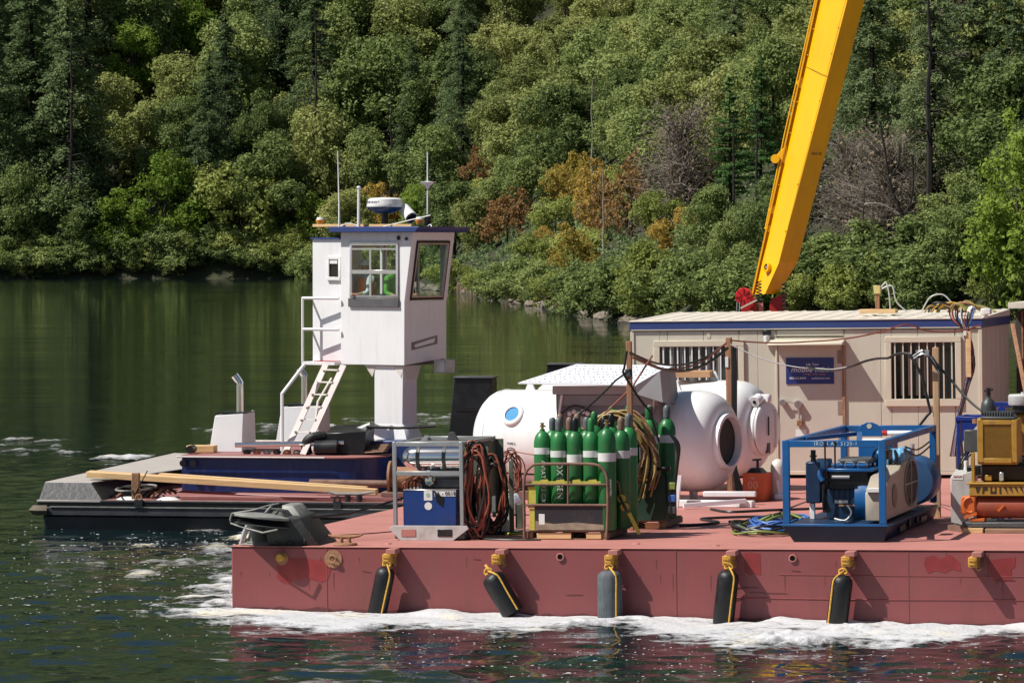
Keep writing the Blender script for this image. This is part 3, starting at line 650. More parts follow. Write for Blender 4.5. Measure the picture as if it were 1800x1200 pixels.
patch([(6.86,-.05),(7.06,-.06),(7.07,-.33),(6.98,-.32),(6.94,-.34),(6.86,-.3)])
patch([(9.17,-.1),(9.28,-.07),(9.36,-.12),(9.48,-.06),(9.6,-.16),(9.62,-.27),(9.5,-.24),(9.42,-.29),(9.3,-.26),(9.2,-.3),(9.15,-.2)])
patch([(9.95,-.13),(10.3,-.09),(10.29,-.21),(10.25,-.23),(10.25,-.38),(10.05,-.4),(9.98,-.3)])
rust_run = mat('rust_run', (.17, .052, .035), .8, var=.4, vs_=14)
grime = mat('waterline_grime', (.13, .035, .038), .5, var=.4, vs_=5)
rr_ = random.Random(77)
for k in range(34):
    u0 = rr_.uniform(.1, 12); z0 = rr_.choice([-.012, -.34, -.34, -.14, -.62]); ln = rr_.uniform(.06, .3); w_ = rr_.uniform(.003, .009)
    MB().prism([(u0-w_,z0),(u0+w_,z0),(u0+w_*.6,z0-ln*.6),(u0+.002,z0-ln),(u0-w_*.5,z0-ln*.7)], -.0028, -.001, 'y').build('rust_streak', rust_run, barge)
for u in (8.95,): MB().box(u, u+.007, -.0045, -.001, -1.3, -.02).build('weld_seam', red_hull, barge)
pts_ = [(0.0,-1.1),(14,-1.1)]+[(14-.12*k, -.80+.02*(14-.12*k)*-.0+rr_.uniform(-.02,.03)-.0143*(14-.12*k)) for k in range(116)]
MB().prism(pts_, -.0042, -.0012, 'y').build('waterline_stain', grime, barge)
for k in range(12):
    u0, z0 = rr_.uniform(.5, 11), rr_.uniform(-.7, -.15); MB().beam((u0,-.003,z0),(u0+rr_.uniform(.05,.5),-.003,z0+rr_.uniform(-.02,.02)),.004,.006).build('scratch', grime, barge)
# deck fittings: weld studs, welded pad plates and loose lines lying on the deck
for u, v in ((2.0, .5), (5.3, .7), (6.4, .45)):
    MB().lathe([(.05, 0), (.045, .012), (.02, .02), (.0001, .02)], 10, T(u, v, 0)).build('deck_stud', deck_red, barge)

# yellow fender brackets and the tyre-rubber cylinder fenders hanging from them
brk_lab = ['yellow fender bracket above the tilted fender nearest the winch fairlead', 'yellow fender bracket above the strongly leaning fender left of the cylinder pallet', 'yellow fender bracket above the scuffed grey fender below the cylinder pallet',
           'yellow fender bracket left of the blue skid', 'yellow fender bracket below the blue skid', 'yellow fender bracket with no fender at the right end']
br0 = thing('fender_bracket', brk_lab[0], 'bracket', T(2.2, 0, 0), group='yellow brackets along the barge side')
MB().box(-.012, .11, -.24, .0, -.075, -.012).build('top_plate', deck_red, br0, bevel=.006)
MB().hexa([(-.06,-.26,-.2),(.05,-.26,-.2),(.05,0,-.22),(-.06,0,-.22)], [(-.06,-.26,-.075),(.05,-.26,-.075),(.07,0,-.06),(-.04,0,-.06)]).build('shackle_block', yel_chain, br0, bevel=.008)
for z in (-.115, -.16): MB().box(-.045, .03, -.272, -.26, z-.012, z+.012).build('bolt_plate', yel_chain, br0, bevel=.003)
MB().tube([Vector((  .06+.035*math.cos(a), -.15+.02*math.sin(a*2), -.19+.05*math.sin(a))) for a in [i*math.tau/12 for i in range(12)]], .014, 6, True).build('chain_link', rust, br0)
fen_u = [2.2, 3.66, 5.15, 6.68, 8.2, 9.8]
for u, l in zip(fen_u[1:], brk_lab[1:]): copy_tree(br0, BARGE @ T(u, 0, 0), label=l)
def fender(u, tilt, lab, h, r, off, m=None, foot=0, zt=-.27, strap='left'):
    t = thing('fender', lab, 'fender', T(u+off, -.23, zt) @ Matrix.Rotation(R(tilt), 4, 'Y') @ Matrix.Rotation(R(foot), 4, 'X'), group='rubber fenders hanging along the barge')
    pr = [(.001, -h), (r*.75, -h), (r*.97, -h+.02), (r, -h+.05), (r, -.1), (r*.93, -.05), (r*.7, -.015), (r*.4, 0), (.001, 0)]
    b = MB(); n = 28; prof = pr
    b.lathe([(a, z) for a, z in prof], n)
    if m is not None:   # ribbed rubber
        b.v = [(x*(1+.035*math.cos(10*math.atan2(y, x))), y*(1+.035*math.cos(10*math.atan2(y, x))), z) for x, y, z in b.v]
    b.build('body', m or blk, t)
    MB().tube([(0, 0, -.02), (.01, 0, .04), (0, .04, .10), (-.01, .06, .14)], .018, 6).build('lifting_strap', yrope, t)
    s = -1 if strap == 'left' else 1
    MB().tube(smooth_path([(0, -.02, .05), (s*r*.55, -r*.7, -.03), (s*r*.72, -r*.78, -.1), (s*r*.7, -r*.82, -h*.5), (s*r*.68, -r*.8, -h+.03)], 4), .0115, 6).build('side_rope', yrope, t)
    MB().tube(smooth_path([(0, 0, .05), (-.04, -.03, .02), (-.05, -.02, .06), (0, -.03, .09), (.05, -.02, .05), (.02, -.03, .02)], 4), .013, 6).build('knot', yrope, t)
    return t
fender(2.2, 13, 'black fender tilted left with a diagonal yellow rope, leftmost of the row', .66, .125, -.01, zt=-.25, strap='right')
fender(3.66, -31, 'black fender leaning strongly to the right with yellow rope', .60, .150, -.08, zt=-.33, strap='right')
fender(5.15, 0, 'scuffed grey ribbed fender hanging straight down', .66, .158, 0, m=mat('scuffed_grey_rubber', (.085, .10, .115), .7, var=.3, vs_=8, dirt=(.03, .03, .035), dirt_amt=.7, dirt_scale=9, streak=(8, 8, .6)), zt=-.27, strap='right')
fender(6.68, 7, 'black fender with a short yellow knot, directly left of the blue skid', .70, .135, .02, zt=-.26, strap='right')
fender(8.2, 8, 'black fender with yellow rope down its left side, below the blue skid', .72, .135, -.04, zt=-.31, strap='left')

# rusty cleat and round pad eyes
cl = thing('mooring_cleat', 'small rusty cleat on the deck edge beside the winch fairlead', 'cleat', T(1.50, .22, 0))
MB().lathe([(.15, 0), (.16, .012), (.15, .03), (.05, .035), (.001, .035)], 20).build('base', rust, cl)
for s in (-1, 1): MB().cyl((s*.055, 0, .03), (s*.05, 0, .11), .028, .024, 10).build('leg', rust, cl)
MB().tube([(-.23, 0, .135), (-.18, 0, .12), (-.06, 0, .11), (.06, 0, .11), (.18, 0, .125), (.24, 0, .145)], [.012, .02, .027, .027, .02, .012], 8).build('horn', rust, cl)
pe = thing('pad_eye', 'round rusty pad eye on the hull below the cleat', 'pad eye', T(1.40, 0, -.16))
MB().lathe([(.12, 0), (.12, .012), (.04, .014), (.001, .014)], 24, RX90 @ T(0, 0, .0)).build('disc', rust, pe)
MB().tube([Vector((.05*math.cos(a), -.03-.02*math.cos(a), .05*math.sin(a))) for a in [i*math.tau/14 for i in range(14)]], .012, 6, True).build('ring', rust, pe)
ps = thing('pad_stub', 'stubby rusty pin on the hull under the winch fairlead', 'pin', T(.70, 0, -.14))
MB().lathe([(.05, 0), (.05, .12), (.04, .13), (.001, .13)], 16, RX90).build('pin', yel_chain, ps)
MB().lathe([(.085, 0), (.085, .012), (.001, .014)], 18, RX90 @ T(0, -.02, 0)).build('flange', rust, ps)

# winch fairlead at the left corner: heavy swivel head with sheave over a conical pedestal
fl = thing('winch_fairlead', 'big grey swivel fairlead with a sheave at the left corner of the barge', 'fairlead', T(.42, .50, 0) @ Matrix.Scale(.92, 4))
green_grey = mat('grey_green_paint', (.10, .115, .085), .5, var=.25, vs_=5, dirt=(.30, .27, .2), dirt_amt=.5, dirt_scale=6)
cast = mat('cast_grey_steel', (.035, .038, .033), .55, var=.35, vs_=5, dirt=(.09, .085, .08), dirt_amt=.6, dirt_scale=4, bump=.6, bscale=10)
pale = mat('pale_worn_grey', (.26, .26, .24), .5, var=.3, vs_=6, dirt=(.12, .12, .11), dirt_amt=.6, dirt_scale=5)
MB().box(-.36, .1, -.42, .3, 0, .025).build('base_plate', pale, fl, bevel=.008)
MB().box(-.28, .12, -.36, .3, .025, .05).build('base_step', pale, fl, bevel=.006)
MB().lathe([(.19, .05), (.17, .1), (.13, .27), (.11, .33)], 10, T(-.1, -.2, 0)).build('pedestal', green_grey, fl)
MB().hexa([(-.36,-.12,.05),(-.26,-.12,.05),(-.26,.2,.05),(-.36,.2,.05)], [(-.27,-.1,.32),(-.2,-.1,.32),(-.2,.15,.32),(-.27,.15,.32)]).build('rib', cast, fl, bevel=.006)
MB().hexa([(.08,-.5,0),(.82,-.38,0),(.82,.5,0),(.08,.5,0)], [(.0,-.5,.42),(.55,-.46,.40),(.5,.4,.44),(.0,.4,.44)]).build('winch_body', cast, fl, bevel=.03, seg=2)
MB().hexa([(.2,-.2,.40),(.5,-.2,.38),(.5,.35,.4),(.2,.35,.4)], [(.16,-.1,.56),(.34,-.12,.56),(.36,.3,.57),(.16,.3,.57)]).build('hood', pale, fl, bevel=.03, seg=2)
for i in range(3):
    x = .18+.2*i; MB().hexa([(x,-.52+i*.03,.02),(x+.05,-.52+i*.03,.02),(x+.05,-.3,.02),(x,-.3,.02)], [(x-.05,-.34,.32),(x-.02,-.34,.32),(x-.02,-.2,.32),(x-.05,-.2,.32)]).build('stiffener', cast, fl, bevel=.008)
TM_ = T(-.02, -.32, .385, 0, 0, 5)
MB().lathe([(.40, -.02), (.405, 0), (.40, .012), (.30, .03), (.12, .05), (.001, .05)], 40, T(-.0, -.50, .42, 0, -3, 6)).build('top_flange', pale, fl)
MB().lathe([(.36, -.04), (.31, 0), (.36, .04)], 36, T(-.0, -.50, .365, 0, -3, 6)).build('sheave', blk2, fl)
MB().lathe([(.39, -.012), (.40, .0), (.30, .01), (.001, .01)], 40, T(-.0, -.50, .305, 0, -3, 6)).build('bottom_flange', grey, fl)
MB().tube([(-.42,-.60,.47), (-.44,-.62,.39), (-.43,-.62,.33), (-.1,-.86,.27), (.14,-.92,.22), (.34,-.86,.26)], .013, 6).build('wire_guard', pale, fl)
MB().tube([(-.42,-.60,.47), (-.1,-.55,.52), (.1,-.5,.58), (.22,-.4,.60)], .012, 6).build('guard_bar', pale, fl)
MB().hexa([(.08,-.45,.42),(.34,-.5,.4),(.38,-.2,.4),(.1,-.2,.43)], [(.14,-.4,.5),(.26,-.42,.49),(.3,-.2,.5),(.16,-.2,.52)]).build('bearing_cap', cast, fl, bevel=.01)
MB().cyl((.03,-.5,.45), (.1,-.3,.58), .018, None, 8).build('strut', pale, fl)
tag(MB().tube([(.75,.3,.33), (1.3,1.1,.36), (2.5,4.0,.75), (3.4,7.8,.45)], .016, 6).build('winch_cable', hose_b, None, BARGE), 'taut black winch cable running from the fairlead back past the power pack', 'cable')
tag(MB().tube(sag((1.1,.6,.1), (2.4,4.6,.12), .06), .008, 5).build('thin_line', hose_b, None, BARGE), 'thin dark line lying slack between cleat and power pack', 'line')
# water spilling from the fairlead
wm = bpy.data.materials.new('falling_water'); wm.use_nodes = True; wb = wm.node_tree.nodes["Principled BSDF"]
wb.inputs['Base Color'].default_value = (.85, .9, .95, 1); wb.inputs['Roughness'].default_value = .1; wb.inputs['Alpha'].default_value = .75
w_ = MB()
for k in range(5):
    x0 = -.02+.016*k; w_.tube([Vector((x0-.28*t-.02*k*t, .1+.01*k, .30-.95*t**1.7)) for t in [i/9 for i in range(10)]], [.012*(1+.8*math.sin(i*1.7+k)**2) for i in range(10)], 5)
tag(w_.build('water_spout', wm, None, BARGE @ T(.15, .3, 0)), 'thin stream of water pouring off the barge corner', 'water jet', kind='stuff')

# ================================================================ hydraulic power pack in a galvanised frame
pp = thing('power_pack', 'grey framed power pack with polished tank on top and dark blue box inside', 'power pack', T(1.88, 1.15, 0))
Wp, Dp, Hp = .98, 1.75, 1.31
MB().prism([(-.05,.16),(.0,.20),(1.02,.20),(1.05,.16),(.83,0),(.1,0)], -.01, .0, 'y').build('skid_face', ltgrey, pp, bevel=.004)
sf = MB()
for a, b, c, d in ((.0,.11,0,.19),(.3,.58,.02,.19),(.8,.95,.02,.19)): pass
MB().box(.02, .98, .02, Dp, .02, .10).build('skid_base', grey, pp, bevel=.01)
for x0 in (.12, .62):
    MB().box(x0, x0+.2, -.018, -.011, .055, .15).build('fork_pocket', deck_red if x0 < .3 else blk2, pp, bevel=.003)
for x in (.03, .95):
    for y in (.03, Dp-.03): MB().box(x-.025, x+.025, y-.025, y+.025, .2, Hp).build('post', gal, pp, bevel=.005)
for y in (.03, Dp-.03):
    MB().box(.055, .925, y-.025, y+.025, Hp-.06, Hp-.002).build('top_rail', gal, pp, bevel=.005)
MB().box(.055, .925, .005, .055, .86, .92).build('middle_rail', gal, pp, bevel=.005)
for x in (.03, .95): MB().box(x-.024, x+.024, .056, Dp-.056, Hp-.05, Hp-.004).build('side_rail', gal, pp, bevel=.005)
MB().beam((.06,.5,Hp-.03), (.93,.5,Hp-.03), .05, .04).build('cross_rail', gal, pp)
MB().prism([(.5,0),(.66,0),(.61,.10),(.57,.115),(.53,.10)], .95, .98, 'y').build('lifting_eye', grey, pp, M=T(0,0,Hp-.02), bevel=.005)
MB().prism([(.28,0),(.36,0),(.42,.09),(.36,.09)], .35, .38, 'y').build('brace', gal, pp, M=T(0,0,Hp-.02))
tk = MB().lathe([(.001, 0), (.07, .012), (.12, .06), (.155, .14), (.165, .22), (.165, .84), (.13, .87), (.001, .88)], 32, T(.07, .26, 1.09) @ Matrix.Rotation(R(90), 4, 'Y')).build('tank', chrome, pp)
for x in (.30, .66): MB().lathe([(.167, 0), (.172, .0), (.172, .05), (.167, .05)], 32, T(x, .26, 1.09) @ Matrix.Rotation(R(90), 4, 'Y'), open_=True).build('strap', grey, pp)
for x in (.52, .66): MB().cyl((x, .1, .95), (x, .1, .985), .02, None, 10).build('valve', gal, pp)
MB().box(.13, .86, .06, .62, .19, .66).build('blue_box', box_blue, pp, bevel=.008)
MB().box(.13, .86, .055, .62, .662, .675).build('box_lid', alu, pp, bevel=.004)
lb = MB().box(.42, .535, .055, .0585, .53, .66).build('label_sheet', paper, pp)
MB().prism([(.478+.052*math.cos(a), .455+.052*math.sin(a)) for a in [i*math.tau/20 for i in range(20)]], .055, .0585, 'y').build('round_label', paper, pp)
MB().prism([(.478+.03*math.cos(a), .600+.03*math.sin(a)) for a in [i*math.tau/16 for i in range(16)]], .053, .0545, 'y').build('emblem', mat('pale_green_print', (.35, .5, .38), .6), pp)
MB().box(.565, .86, .055, .0585, .585, .655).build('number_plate', paper, pp)
text('SA - 0018', .075, mat('dark_print', (.05, .05, .06), .6), pp, T(.71, .052, .62) @ RX90)
MB().hexa([(.60,.054,.5),(.68,.054,.44),(.68,.056,.5),(.6,.056,.5)], [(.56,.054,.66),(.7,.054,.56),(.7,.056,.56),(.56,.056,.66)]).build('wiper_blade', blk2, pp)
MB().lathe([(.001,.04),(.05,.035),(.078,.0),(.078,-.05),(.001,-.06)], 20, T(.46, .18, .78) @ RX90).build('gauge', chrome, pp)
MB().box(.18, .92, .8, 1.5, .2, .8).build('engine_block', blk2, pp, bevel=.03)
MB().box(.3, .92, .25, .7, .68, .82).build('valve_block', grey, pp, bevel=.02)
for k in range(6):
    x = .12+.05*k; MB().tube(smooth_path([(x, .2, .68), (x+.03, .14, .76+.02*k), (x+.1, .16, .8), (x+.2, .3, .72)], 4), .012, 6).build('hydraulic_hose', hose_b if k % 2 else hose_r, pp)
MB().tube(smooth_path([(.1,.1,.7),(.16,.05,.78),(.3,.1,.86),(.34,.2,.9)],4), .02, 6).build('pipe', rust, pp)
MB().box(1.06, 1.5, Dp+.6, Dp+.63, .25, 1.27).build('side_panel', green_grey, pp, M=T(-.42,-.62,0))
MB().box(.98, .985, 1.3, 1.74, .5, 1.25).build('rear_panel', green_grey, pp)
# hose bundles over the side of the frame
def hose_coil(name, lab, cat, x, y, z, rx, rz, n, m, r=.014, seed=1, tilt=0, group=None, yaw=90, parts=True, oval=.15):
    t = thing(name, lab, cat, T(x, y, z, yaw), group=group); rg = random.Random(seed)
    for k in range(n):
        a_ = rx*rg.uniform(.7, 1.1); b_ = rz*rg.uniform(.75, 1.08); o_ = rg.uniform(-oval, oval)*.5; ph = rg.uniform(-.06, .06)
        pts = [Vector((a_*math.sin(i*math.tau/26)+ph+.02*math.sin(i*.9+k), o_+.03*math.sin(i*.5+k*2), b_*math.cos(i*math.tau/26)*(1 if math.cos(i*math.tau/26) > 0 else 1.0)-b_*.0+.015*math.cos(i+k))) for i in range(26)]
        mm = m[k % len(m)] if isinstance(m, list) else m
        MB().tube(pts, r, 6, True).build('loop', mm, t)
    return t
hose_coil('hose_bundle', 'long red-brown hoses looped over the right side of the power pack', 'hose', 2.98, 1.32, .66, .14, .60, 15, [hose_r, hose_r, hose_b, hose_r, hose_b], .015, 3, yaw=10)
hose_coil('hose_bundle', 'black and brown hoses hanging behind the red-brown bundle on the power pack', 'hose', 3.05, 1.9, .58, .17, .50, 12, [hose_b, hose_r, hose_b], .015, 5, yaw=15)
hose_coil('coiled_line', 'small coil of dark red line hanging off the white chamber fitting', 'line', 2.86, 3.6, .78, .14, .30, 10, [hose_r], .009, 8, yaw=5, oval=.1)
MB_ = MB().tube(sag((2.86,3.6,1.08), (3.7,3.0,1.02), .02), .008, 6).build('red_line', hose_r, None, BARGE); tag(MB_, 'dark red line stretched from the coil to the green cylinders', 'line')
gs = thing('hose_stand', 'upright green-grey hose stand between the power pack and the plastic bag', 'stand', T(2.98, 2.3, 0, 5))
MB().box(.2, .26, 0, .05, 0, 1.0).build('post', green_grey, gs, bevel=.005); MB().box(.28, .38, .02, .3, .08, .42).build('box', green_grey, gs, bevel=.01)
MB().box(-.1, .35, -.05, .3, 0, .05).build('base', blk2, gs, bevel=.008); MB().hexa([(.0,-.03,.05),(.2,-.03,.05),(.2,.0,.05),(.0,.0,.05)], [(.16,-.03,.42),(.2,-.03,.42),(.2,.0,.42),(.16,.0,.42)]).build('white_gusset', white, gs)
# plastic bag
bag_m = mat('white_plastic_bag', (.72, .76, .80), .3, var=.06, vs_=8, bump=.6, bscale=9)
bg = thing('plastic_bag', 'full white plastic bag with blue print beside the power pack', 'bag', T(2.17, 6.3, 0))
b_ = MB().lathe([(.001,0),(.14,0),(.18,.03),(.195,.12),(.17,.22),(.11,.31),(.05,.37),(.02,.41),(.03,.46),(.001,.47)], 20)
rb = random.Random(2); b_.v = [(x*(1+.12*math.sin(5*math.atan2(y, x)+z*9)), y*(1+.1*math.cos(4*math.atan2(y, x)+z*14)), z) for x, y, z in b_.v]
b_.build('sack', bag_m, bg); bl = mat('blue_bag_print', (.05, .14, .35), .5)
text('XS', .09, bl, bg, T(.09, -.165, .26, 18, -12) @ RX90); text('db', .12, bl, bg, T(.03, -.20, .12, 5) @ RX90); MB().box(-.012, .012, -.21, -.202, .15, .27).build('bar_print', bl, bg)

# ================================================================ oxygen cylinders on pallets
def pallet(x, y, wdt, dep, lab, yaw=0):
    t = thing('wooden_pallet', lab, 'pallet', T(x, y, 0, yaw)); n = int(dep/.14)
    for i in range(3): MB().box(i*(wdt-.1)/2, i*(wdt-.1)/2+.1, 0, dep, .02, .1).build('stringer', oldwood, t, bevel=.004)
    d0 = MB().box(0, wdt, 0, .1, .101, .12).build('deck_board', oldwood, t, bevel=.003)
    for i in range(1, n):
        c = d0.copy(); COL.objects.link(c); c.parent = t; c.location = (0, i*.14, 0)
    MB().box(0, wdt, .0, .1, 0, .019).build('bottom_board', oldwood, t)
    for (a, b) in ((.16, .62), (.82, 1.02)):
        MB().box(a*wdt/1.1, b*wdt/1.1, -.02, 0, .01, .09).build('face_block', lumber, t, bevel=.004)
    return t
pallet(3.62, 1.45, 1.12, 1.15, 'worn wooden pallet under the front rack of green cylinders')
pallet(3.98, 3.5, 1.10, 1.15, 'wooden pallet under the rear group of green cylinders')
rk = thing('cylinder_rack', 'rounded brown pipe guard rack with a dark lower panel in front of the green cylinders', 'rack', T(3.62, 1.42, 0))
arch = smooth_path([(0,-.02,.03), (0,-.02,.45), (.005,-.02,.74), (.03,-.02,.88), (.10,-.02,.965), (.2,-.02,1.0), (.58,-.02,1.005), (.94,-.02,1.0), (1.05,-.02,.96), (1.12,-.02,.87), (1.14,-.02,.74), (1.14,-.02,.4), (1.12,-.02,.03)], 4)
MB().tube(arch, .019, 10).build('arched_guard', rustpaint, rk)
MB().cyl((.02,-.02,.73), (1.13,-.02,.73), .014, None, 8).build('upper_rail', rustpaint, rk); MB().cyl((.0,-.02,.46), (1.13,-.02,.46), .016, None, 8).build('lower_rail', rustpaint, rk)
MB().cyl((.60,-.02,.47), (.61,-.02,1.0), .013, None, 8).build('centre_bar', rustpaint, rk)
MB().box(.14, 1.10, -.01, .005, .13, .45).build('lower_panel', mat('dark_panel_paint', (.022,.022,.027), .5, var=.3, vs_=4, dirt=(.06,.05,.045), dirt_amt=.5), rk, bevel=.004)
MB().prism([(.15,.13),(1.08,.13),(1.08,.20),(.7,.23),(.4,.21),(.15,.25)], -.014, -.0105, 'y').build('mud_splash', mat('dried_mud', (.28, .23, .17), .9, var=.3, vs_=9), rk)
MB().box(.20, .28, -.015, -.011, .2, .34).build('paper_tag', paper, rk, bevel=.01)
for x in (.02, 1.12): MB().box(x-.03, x+.03, -.02, 1.1, .02, .1).build('skid_rail', rustpaint, rk, bevel=.005)
MB().tube(smooth_path([(1.13,0,.75),(1.13,.5,.76),(1.13,1.1,.75)],3), .014, 6).build('side_rail', rustpaint, rk)
for y in (.55, 1.12): MB().cyl((1.13,y,.1), (1.13,y,.76), .015, None, 8).build('side_post', rustpaint, rk)
# yellow ratchet straps
str_y = mat('yellow_webbing', (.50, .45, .07), .8, var=.15, vs_=20)
ys_ = thing('ratchet_strap', 'wide yellow strap round the middle of the front green cylinders', 'strap', T(3.62, 1.42, 0))
MB().box(.06, 1.10, .005, .012, .73, .775).build('front_webbing', str_y, ys_)
for s in range(4): MB().hexa([(.2+.22*s,-.002,.735),(.36+.22*s,-.002,.735),(.36+.22*s,.004,.735),(.2+.22*s,.004,.735)], [(.22+.22*s,-.0,.79),(.32+.22*s,-.0,.80),(.32+.22*s,.004,.80),(.22+.22*s,.004,.79)]).build('fold', str_y, ys_)
MB().box(.05, .16, -.005, .004, .42, .70).build('hanging_tail', str_y, ys_); MB().box(.07, .14, -.005, .003, .13, .41).build('strap_end', str_y, ys_)
rt = thing('ratchet_buckle', 'black and yellow ratchet buckle hanging at the right side of the front cylinders', 'buckle', T(4.86, 1.7, 0))
MB().lathe([(.055,-.02),(.055,.02)], 14, T(.02,0,.53) @ RX90).build('spool', str_y, rt); MB().lathe([(.055,-.02),(.055,.02)], 14, T(.06,0,.42) @ RX90).build('spool', str_y, rt)
MB().beam((0,-.03,.56), (.1,-.03,.36), .03, .05, (0,1,0)).build('handle', blk2, rt); MB().beam((.12,-.01,.34), (.26,-.01,.06), .05, .012, (0,1,0)).build('yellow_tail', str_y, rt)
MB().tube(smooth_path([(-.06,0,.76),(-.02,0,.74),(.0,0,.62),(.02,0,.58)],4), .01, 6).build('hook_wire', rust, rt)

bare_v = mat('brass_valve', (.35, .25, .12), .4, metal=.7, var=.2)
cyl_profile = [(.001,.0),(.105,.0),(.115,.015),(.115,1.14),(.110,1.19),(.092,1.245),(.062,1.285),(.036,1.305),(.034,1.33)]
capm = {'dark': blk2, 'grey': mat('dark_grey_cap', (.12, .14, .14), .4, var=.3, vs_=8), 'green': green_cyl, 'brown': mat('brown_cap', (.20, .13, .09), .5, var=.3, vs_=8)}
def cylinder(x, y, z, lab, cap='green', band=.95, s=1.0, bandw=.10, txt=None, group='green oxygen cylinders on the pallets'):
    t = thing('oxygen_cylinder', lab, 'cylinder', T(x, y, z) @ Matrix.Scale(s, 4), group=group)
    MB().lathe(cyl_profile, 22).build('body', green_cyl, t)
    MB().lathe([(.1155,band),(.1175,band+.001),(.1175,band+bandw),(.1155,band+bandw+.001)], 22, open_=True).build('neck_band', band_w, t)
    if cap == 'valve':
        MB().cyl((0,0,1.32), (0,0,1.40), .02, None, 8).build('valve', bare_v, t); MB().cyl((-.035,0,1.37), (.045,0,1.37), .012, None, 8).build('outlet', bare_v, t); MB().lathe([(.03,0),(.03,.015),(.001,.016)], 10, T(0,0,1.40)).build('hand_wheel', bare_v, t)
    else:
        MB().lathe([(.045,1.31),(.048,1.33),(.048,1.41),(.044,1.45),(.028,1.475),(.001,1.48)], 14).build('cap', capm[cap], t)
    if txt: text(txt[0], txt[1], stencil, t, T(txt[3], -.1165, txt[2]) @ RX90 @ Matrix.Rotation(R(-90), 4, 'Z'), ext=.001, space=1.05)
    return t
z0 = .125
cylinder(3.83, 1.62, z0, 'leftmost front green cylinder with a bare brass valve and faint lettering', 'valve', 1.00, 1.0, .085, ('AVIATORS OXYGEN', .085, .52, .03))
cylinder(4.06, 1.60, z0, 'second front green cylinder from the left with OXYGEN stencilled down it and a grey cap', 'grey', .96, 1.0, .085, ('OXYGEN  US', .115, .55, .03))
cylinder(4.28, 1.60, z0, 'middle front green cylinder with a black cap, its white band set low', 'dark', .89, 1.0, .105)
cylinder(4.50, 1.60, z0, 'fourth front green cylinder from the left with a green cap', 'green', .96, 1.0, .085)
cylinder(4.73, 1.52, z0, 'rightmost front green cylinder with an open valve and a broad white band', 'valve', .88, 1.03, .11, ('OXYGEN', .05, .55, .06))
zz = [('second-row green cylinder behind the leftmost front one', 'grey'), ('second-row green cylinder with a brown cap left of the black cap', 'brown'), ('second-row green cylinder with its grey cap behind the middle one', 'grey'),
      ('second-row green cylinder with a dark cap right of the middle', 'dark'), ('second-row green cylinder at the right with broad white band', 'brown')]
for i, (l, c) in enumerate(zz): cylinder(3.90+.235*i, 1.90, z0, l, c, .93, 1.0)
zz = [('third-row green cylinder furthest left, seen between two caps', 'brown'), ('third-row green cylinder with an orange-brown cap', 'brown'), ('third-row green cylinder with the highest green cap', 'green'), ('third-row green cylinder with a dark cap beside the hoses', 'dark'), ('third-row green cylinder hidden behind the wooden post', 'grey')]
for i, (l, c) in enumerate(zz): cylinder(3.92+.235*i, 2.25, z0+(.03 if i == 2 else 0), l, c, .93, 1.02)
zz = [(4.30, 3.7, 'rear green cylinder just right of the wooden post with a green cap', 'green'), (4.58, 3.62, 'rear green cylinder under the mustard hoses', 'green'), (4.82, 3.70, 'rear green cylinder second from the right', 'green'), (5.02, 3.95, 'rightmost rear green cylinder with a silver cap against the white chamber', 'grey'),
      (4.45, 4.1, 'back-row green cylinder behind the hoses on the left', 'green'), (4.74, 4.15, 'back-row green cylinder behind the hoses on the right', 'brown')]
for x, y, l, c in zz: cylinder(x, y, z0, l, c, .99, 1.05)
# second low guard frame and dark canvas round the rear group
rf = thing('rear_rack', 'low dark green guard rack round the rear green cylinders', 'rack', T(4.2, 3.42, 0))
MB().tube(smooth_path([(.35,0,.1),(.35,0,.7),(.42,0,.80),(.6,0,.83),(.85,0,.82),(.92,0,.74),(.93,0,.1)],4), .018, 8).build('arched_guard', blk2, rf)
MB().box(.0, .95, .005, .02, .12, .74).build('dark_panel', mat('dark_green_sheet', (.02, .05, .03), .45, var=.3, vs_=4), rf, bevel=.01)
MB().cyl((.62,-.02,.82), (.98,-.02,.84), .028, None, 10).build('horizontal_pipe', blk2, rf)
for k in range(2): MB().tube(smooth_path([(1.0,-.05,1.3),(1.08+.03*k,-.05,1.15),(1.08,-.05,.85),(1.0+.04*k,-.05,.5),(1.02,-.04,.2)],5), .02, 8).build('side_hose', hose_b, rf)
for z, m_ in ((.55, hose_g), (.38, hose_blue), (.22, grey)): MB().box(.96, 1.06, -.08, -.02, z, z+.1).build('clip', m_, rf, bevel=.01)

# mustard hoses draped over the rear cylinders
hz = thing('hose_tangle', 'tangle of mustard yellow hoses draped over the rear green cylinders', 'hose', T(4.55, 3.35, 0)); rg = random.Random(6)
for k in range(24):
    o_ = rg.uniform(-.2, .12); y = rg.uniform(-.05, .12)
    pts = [(-.42+o_, y, 1.30+rg.uniform(-.1,.1)), (-.25+o_, y, 1.52+rg.uniform(-.06,.05)), (0+o_, y, 1.60+rg.uniform(-.06,.03)), (.22+o_, y, 1.42), (.36+o_*.6, y, 1.12+rg.uniform(-.1,.1)), (.38+o_, y-.05, .8), (.30+o_, y-.05, .55+rg.uniform(-.15,.2))]
    MB().tube(smooth_path(pts, 5), .015, 6).build('loop', [hose_y, rust, hose_y, hose_b, hose_y, hose_g][k % 6], hz)
for k in range(9):
    a = rg.uniform(-.5, .3); MB().tube(smooth_path([(a-.3, -.1, 1.2+rg.uniform(-.1,.1)), (a-.1, -.15, 1.3+rg.uniform(-.1,.1)), (a+.1, -.12, 1.2), (a+.2, -.1, 1.02+rg.uniform(-.1,.1))], 5), .013, 6).build('whip', [hose_y, rust, yrope][k % 3], hz)
kn = thing('rope_knot', 'frayed yellow rope knot hanging between the two cylinder groups', 'rope', T(4.60, 2.9, .74))
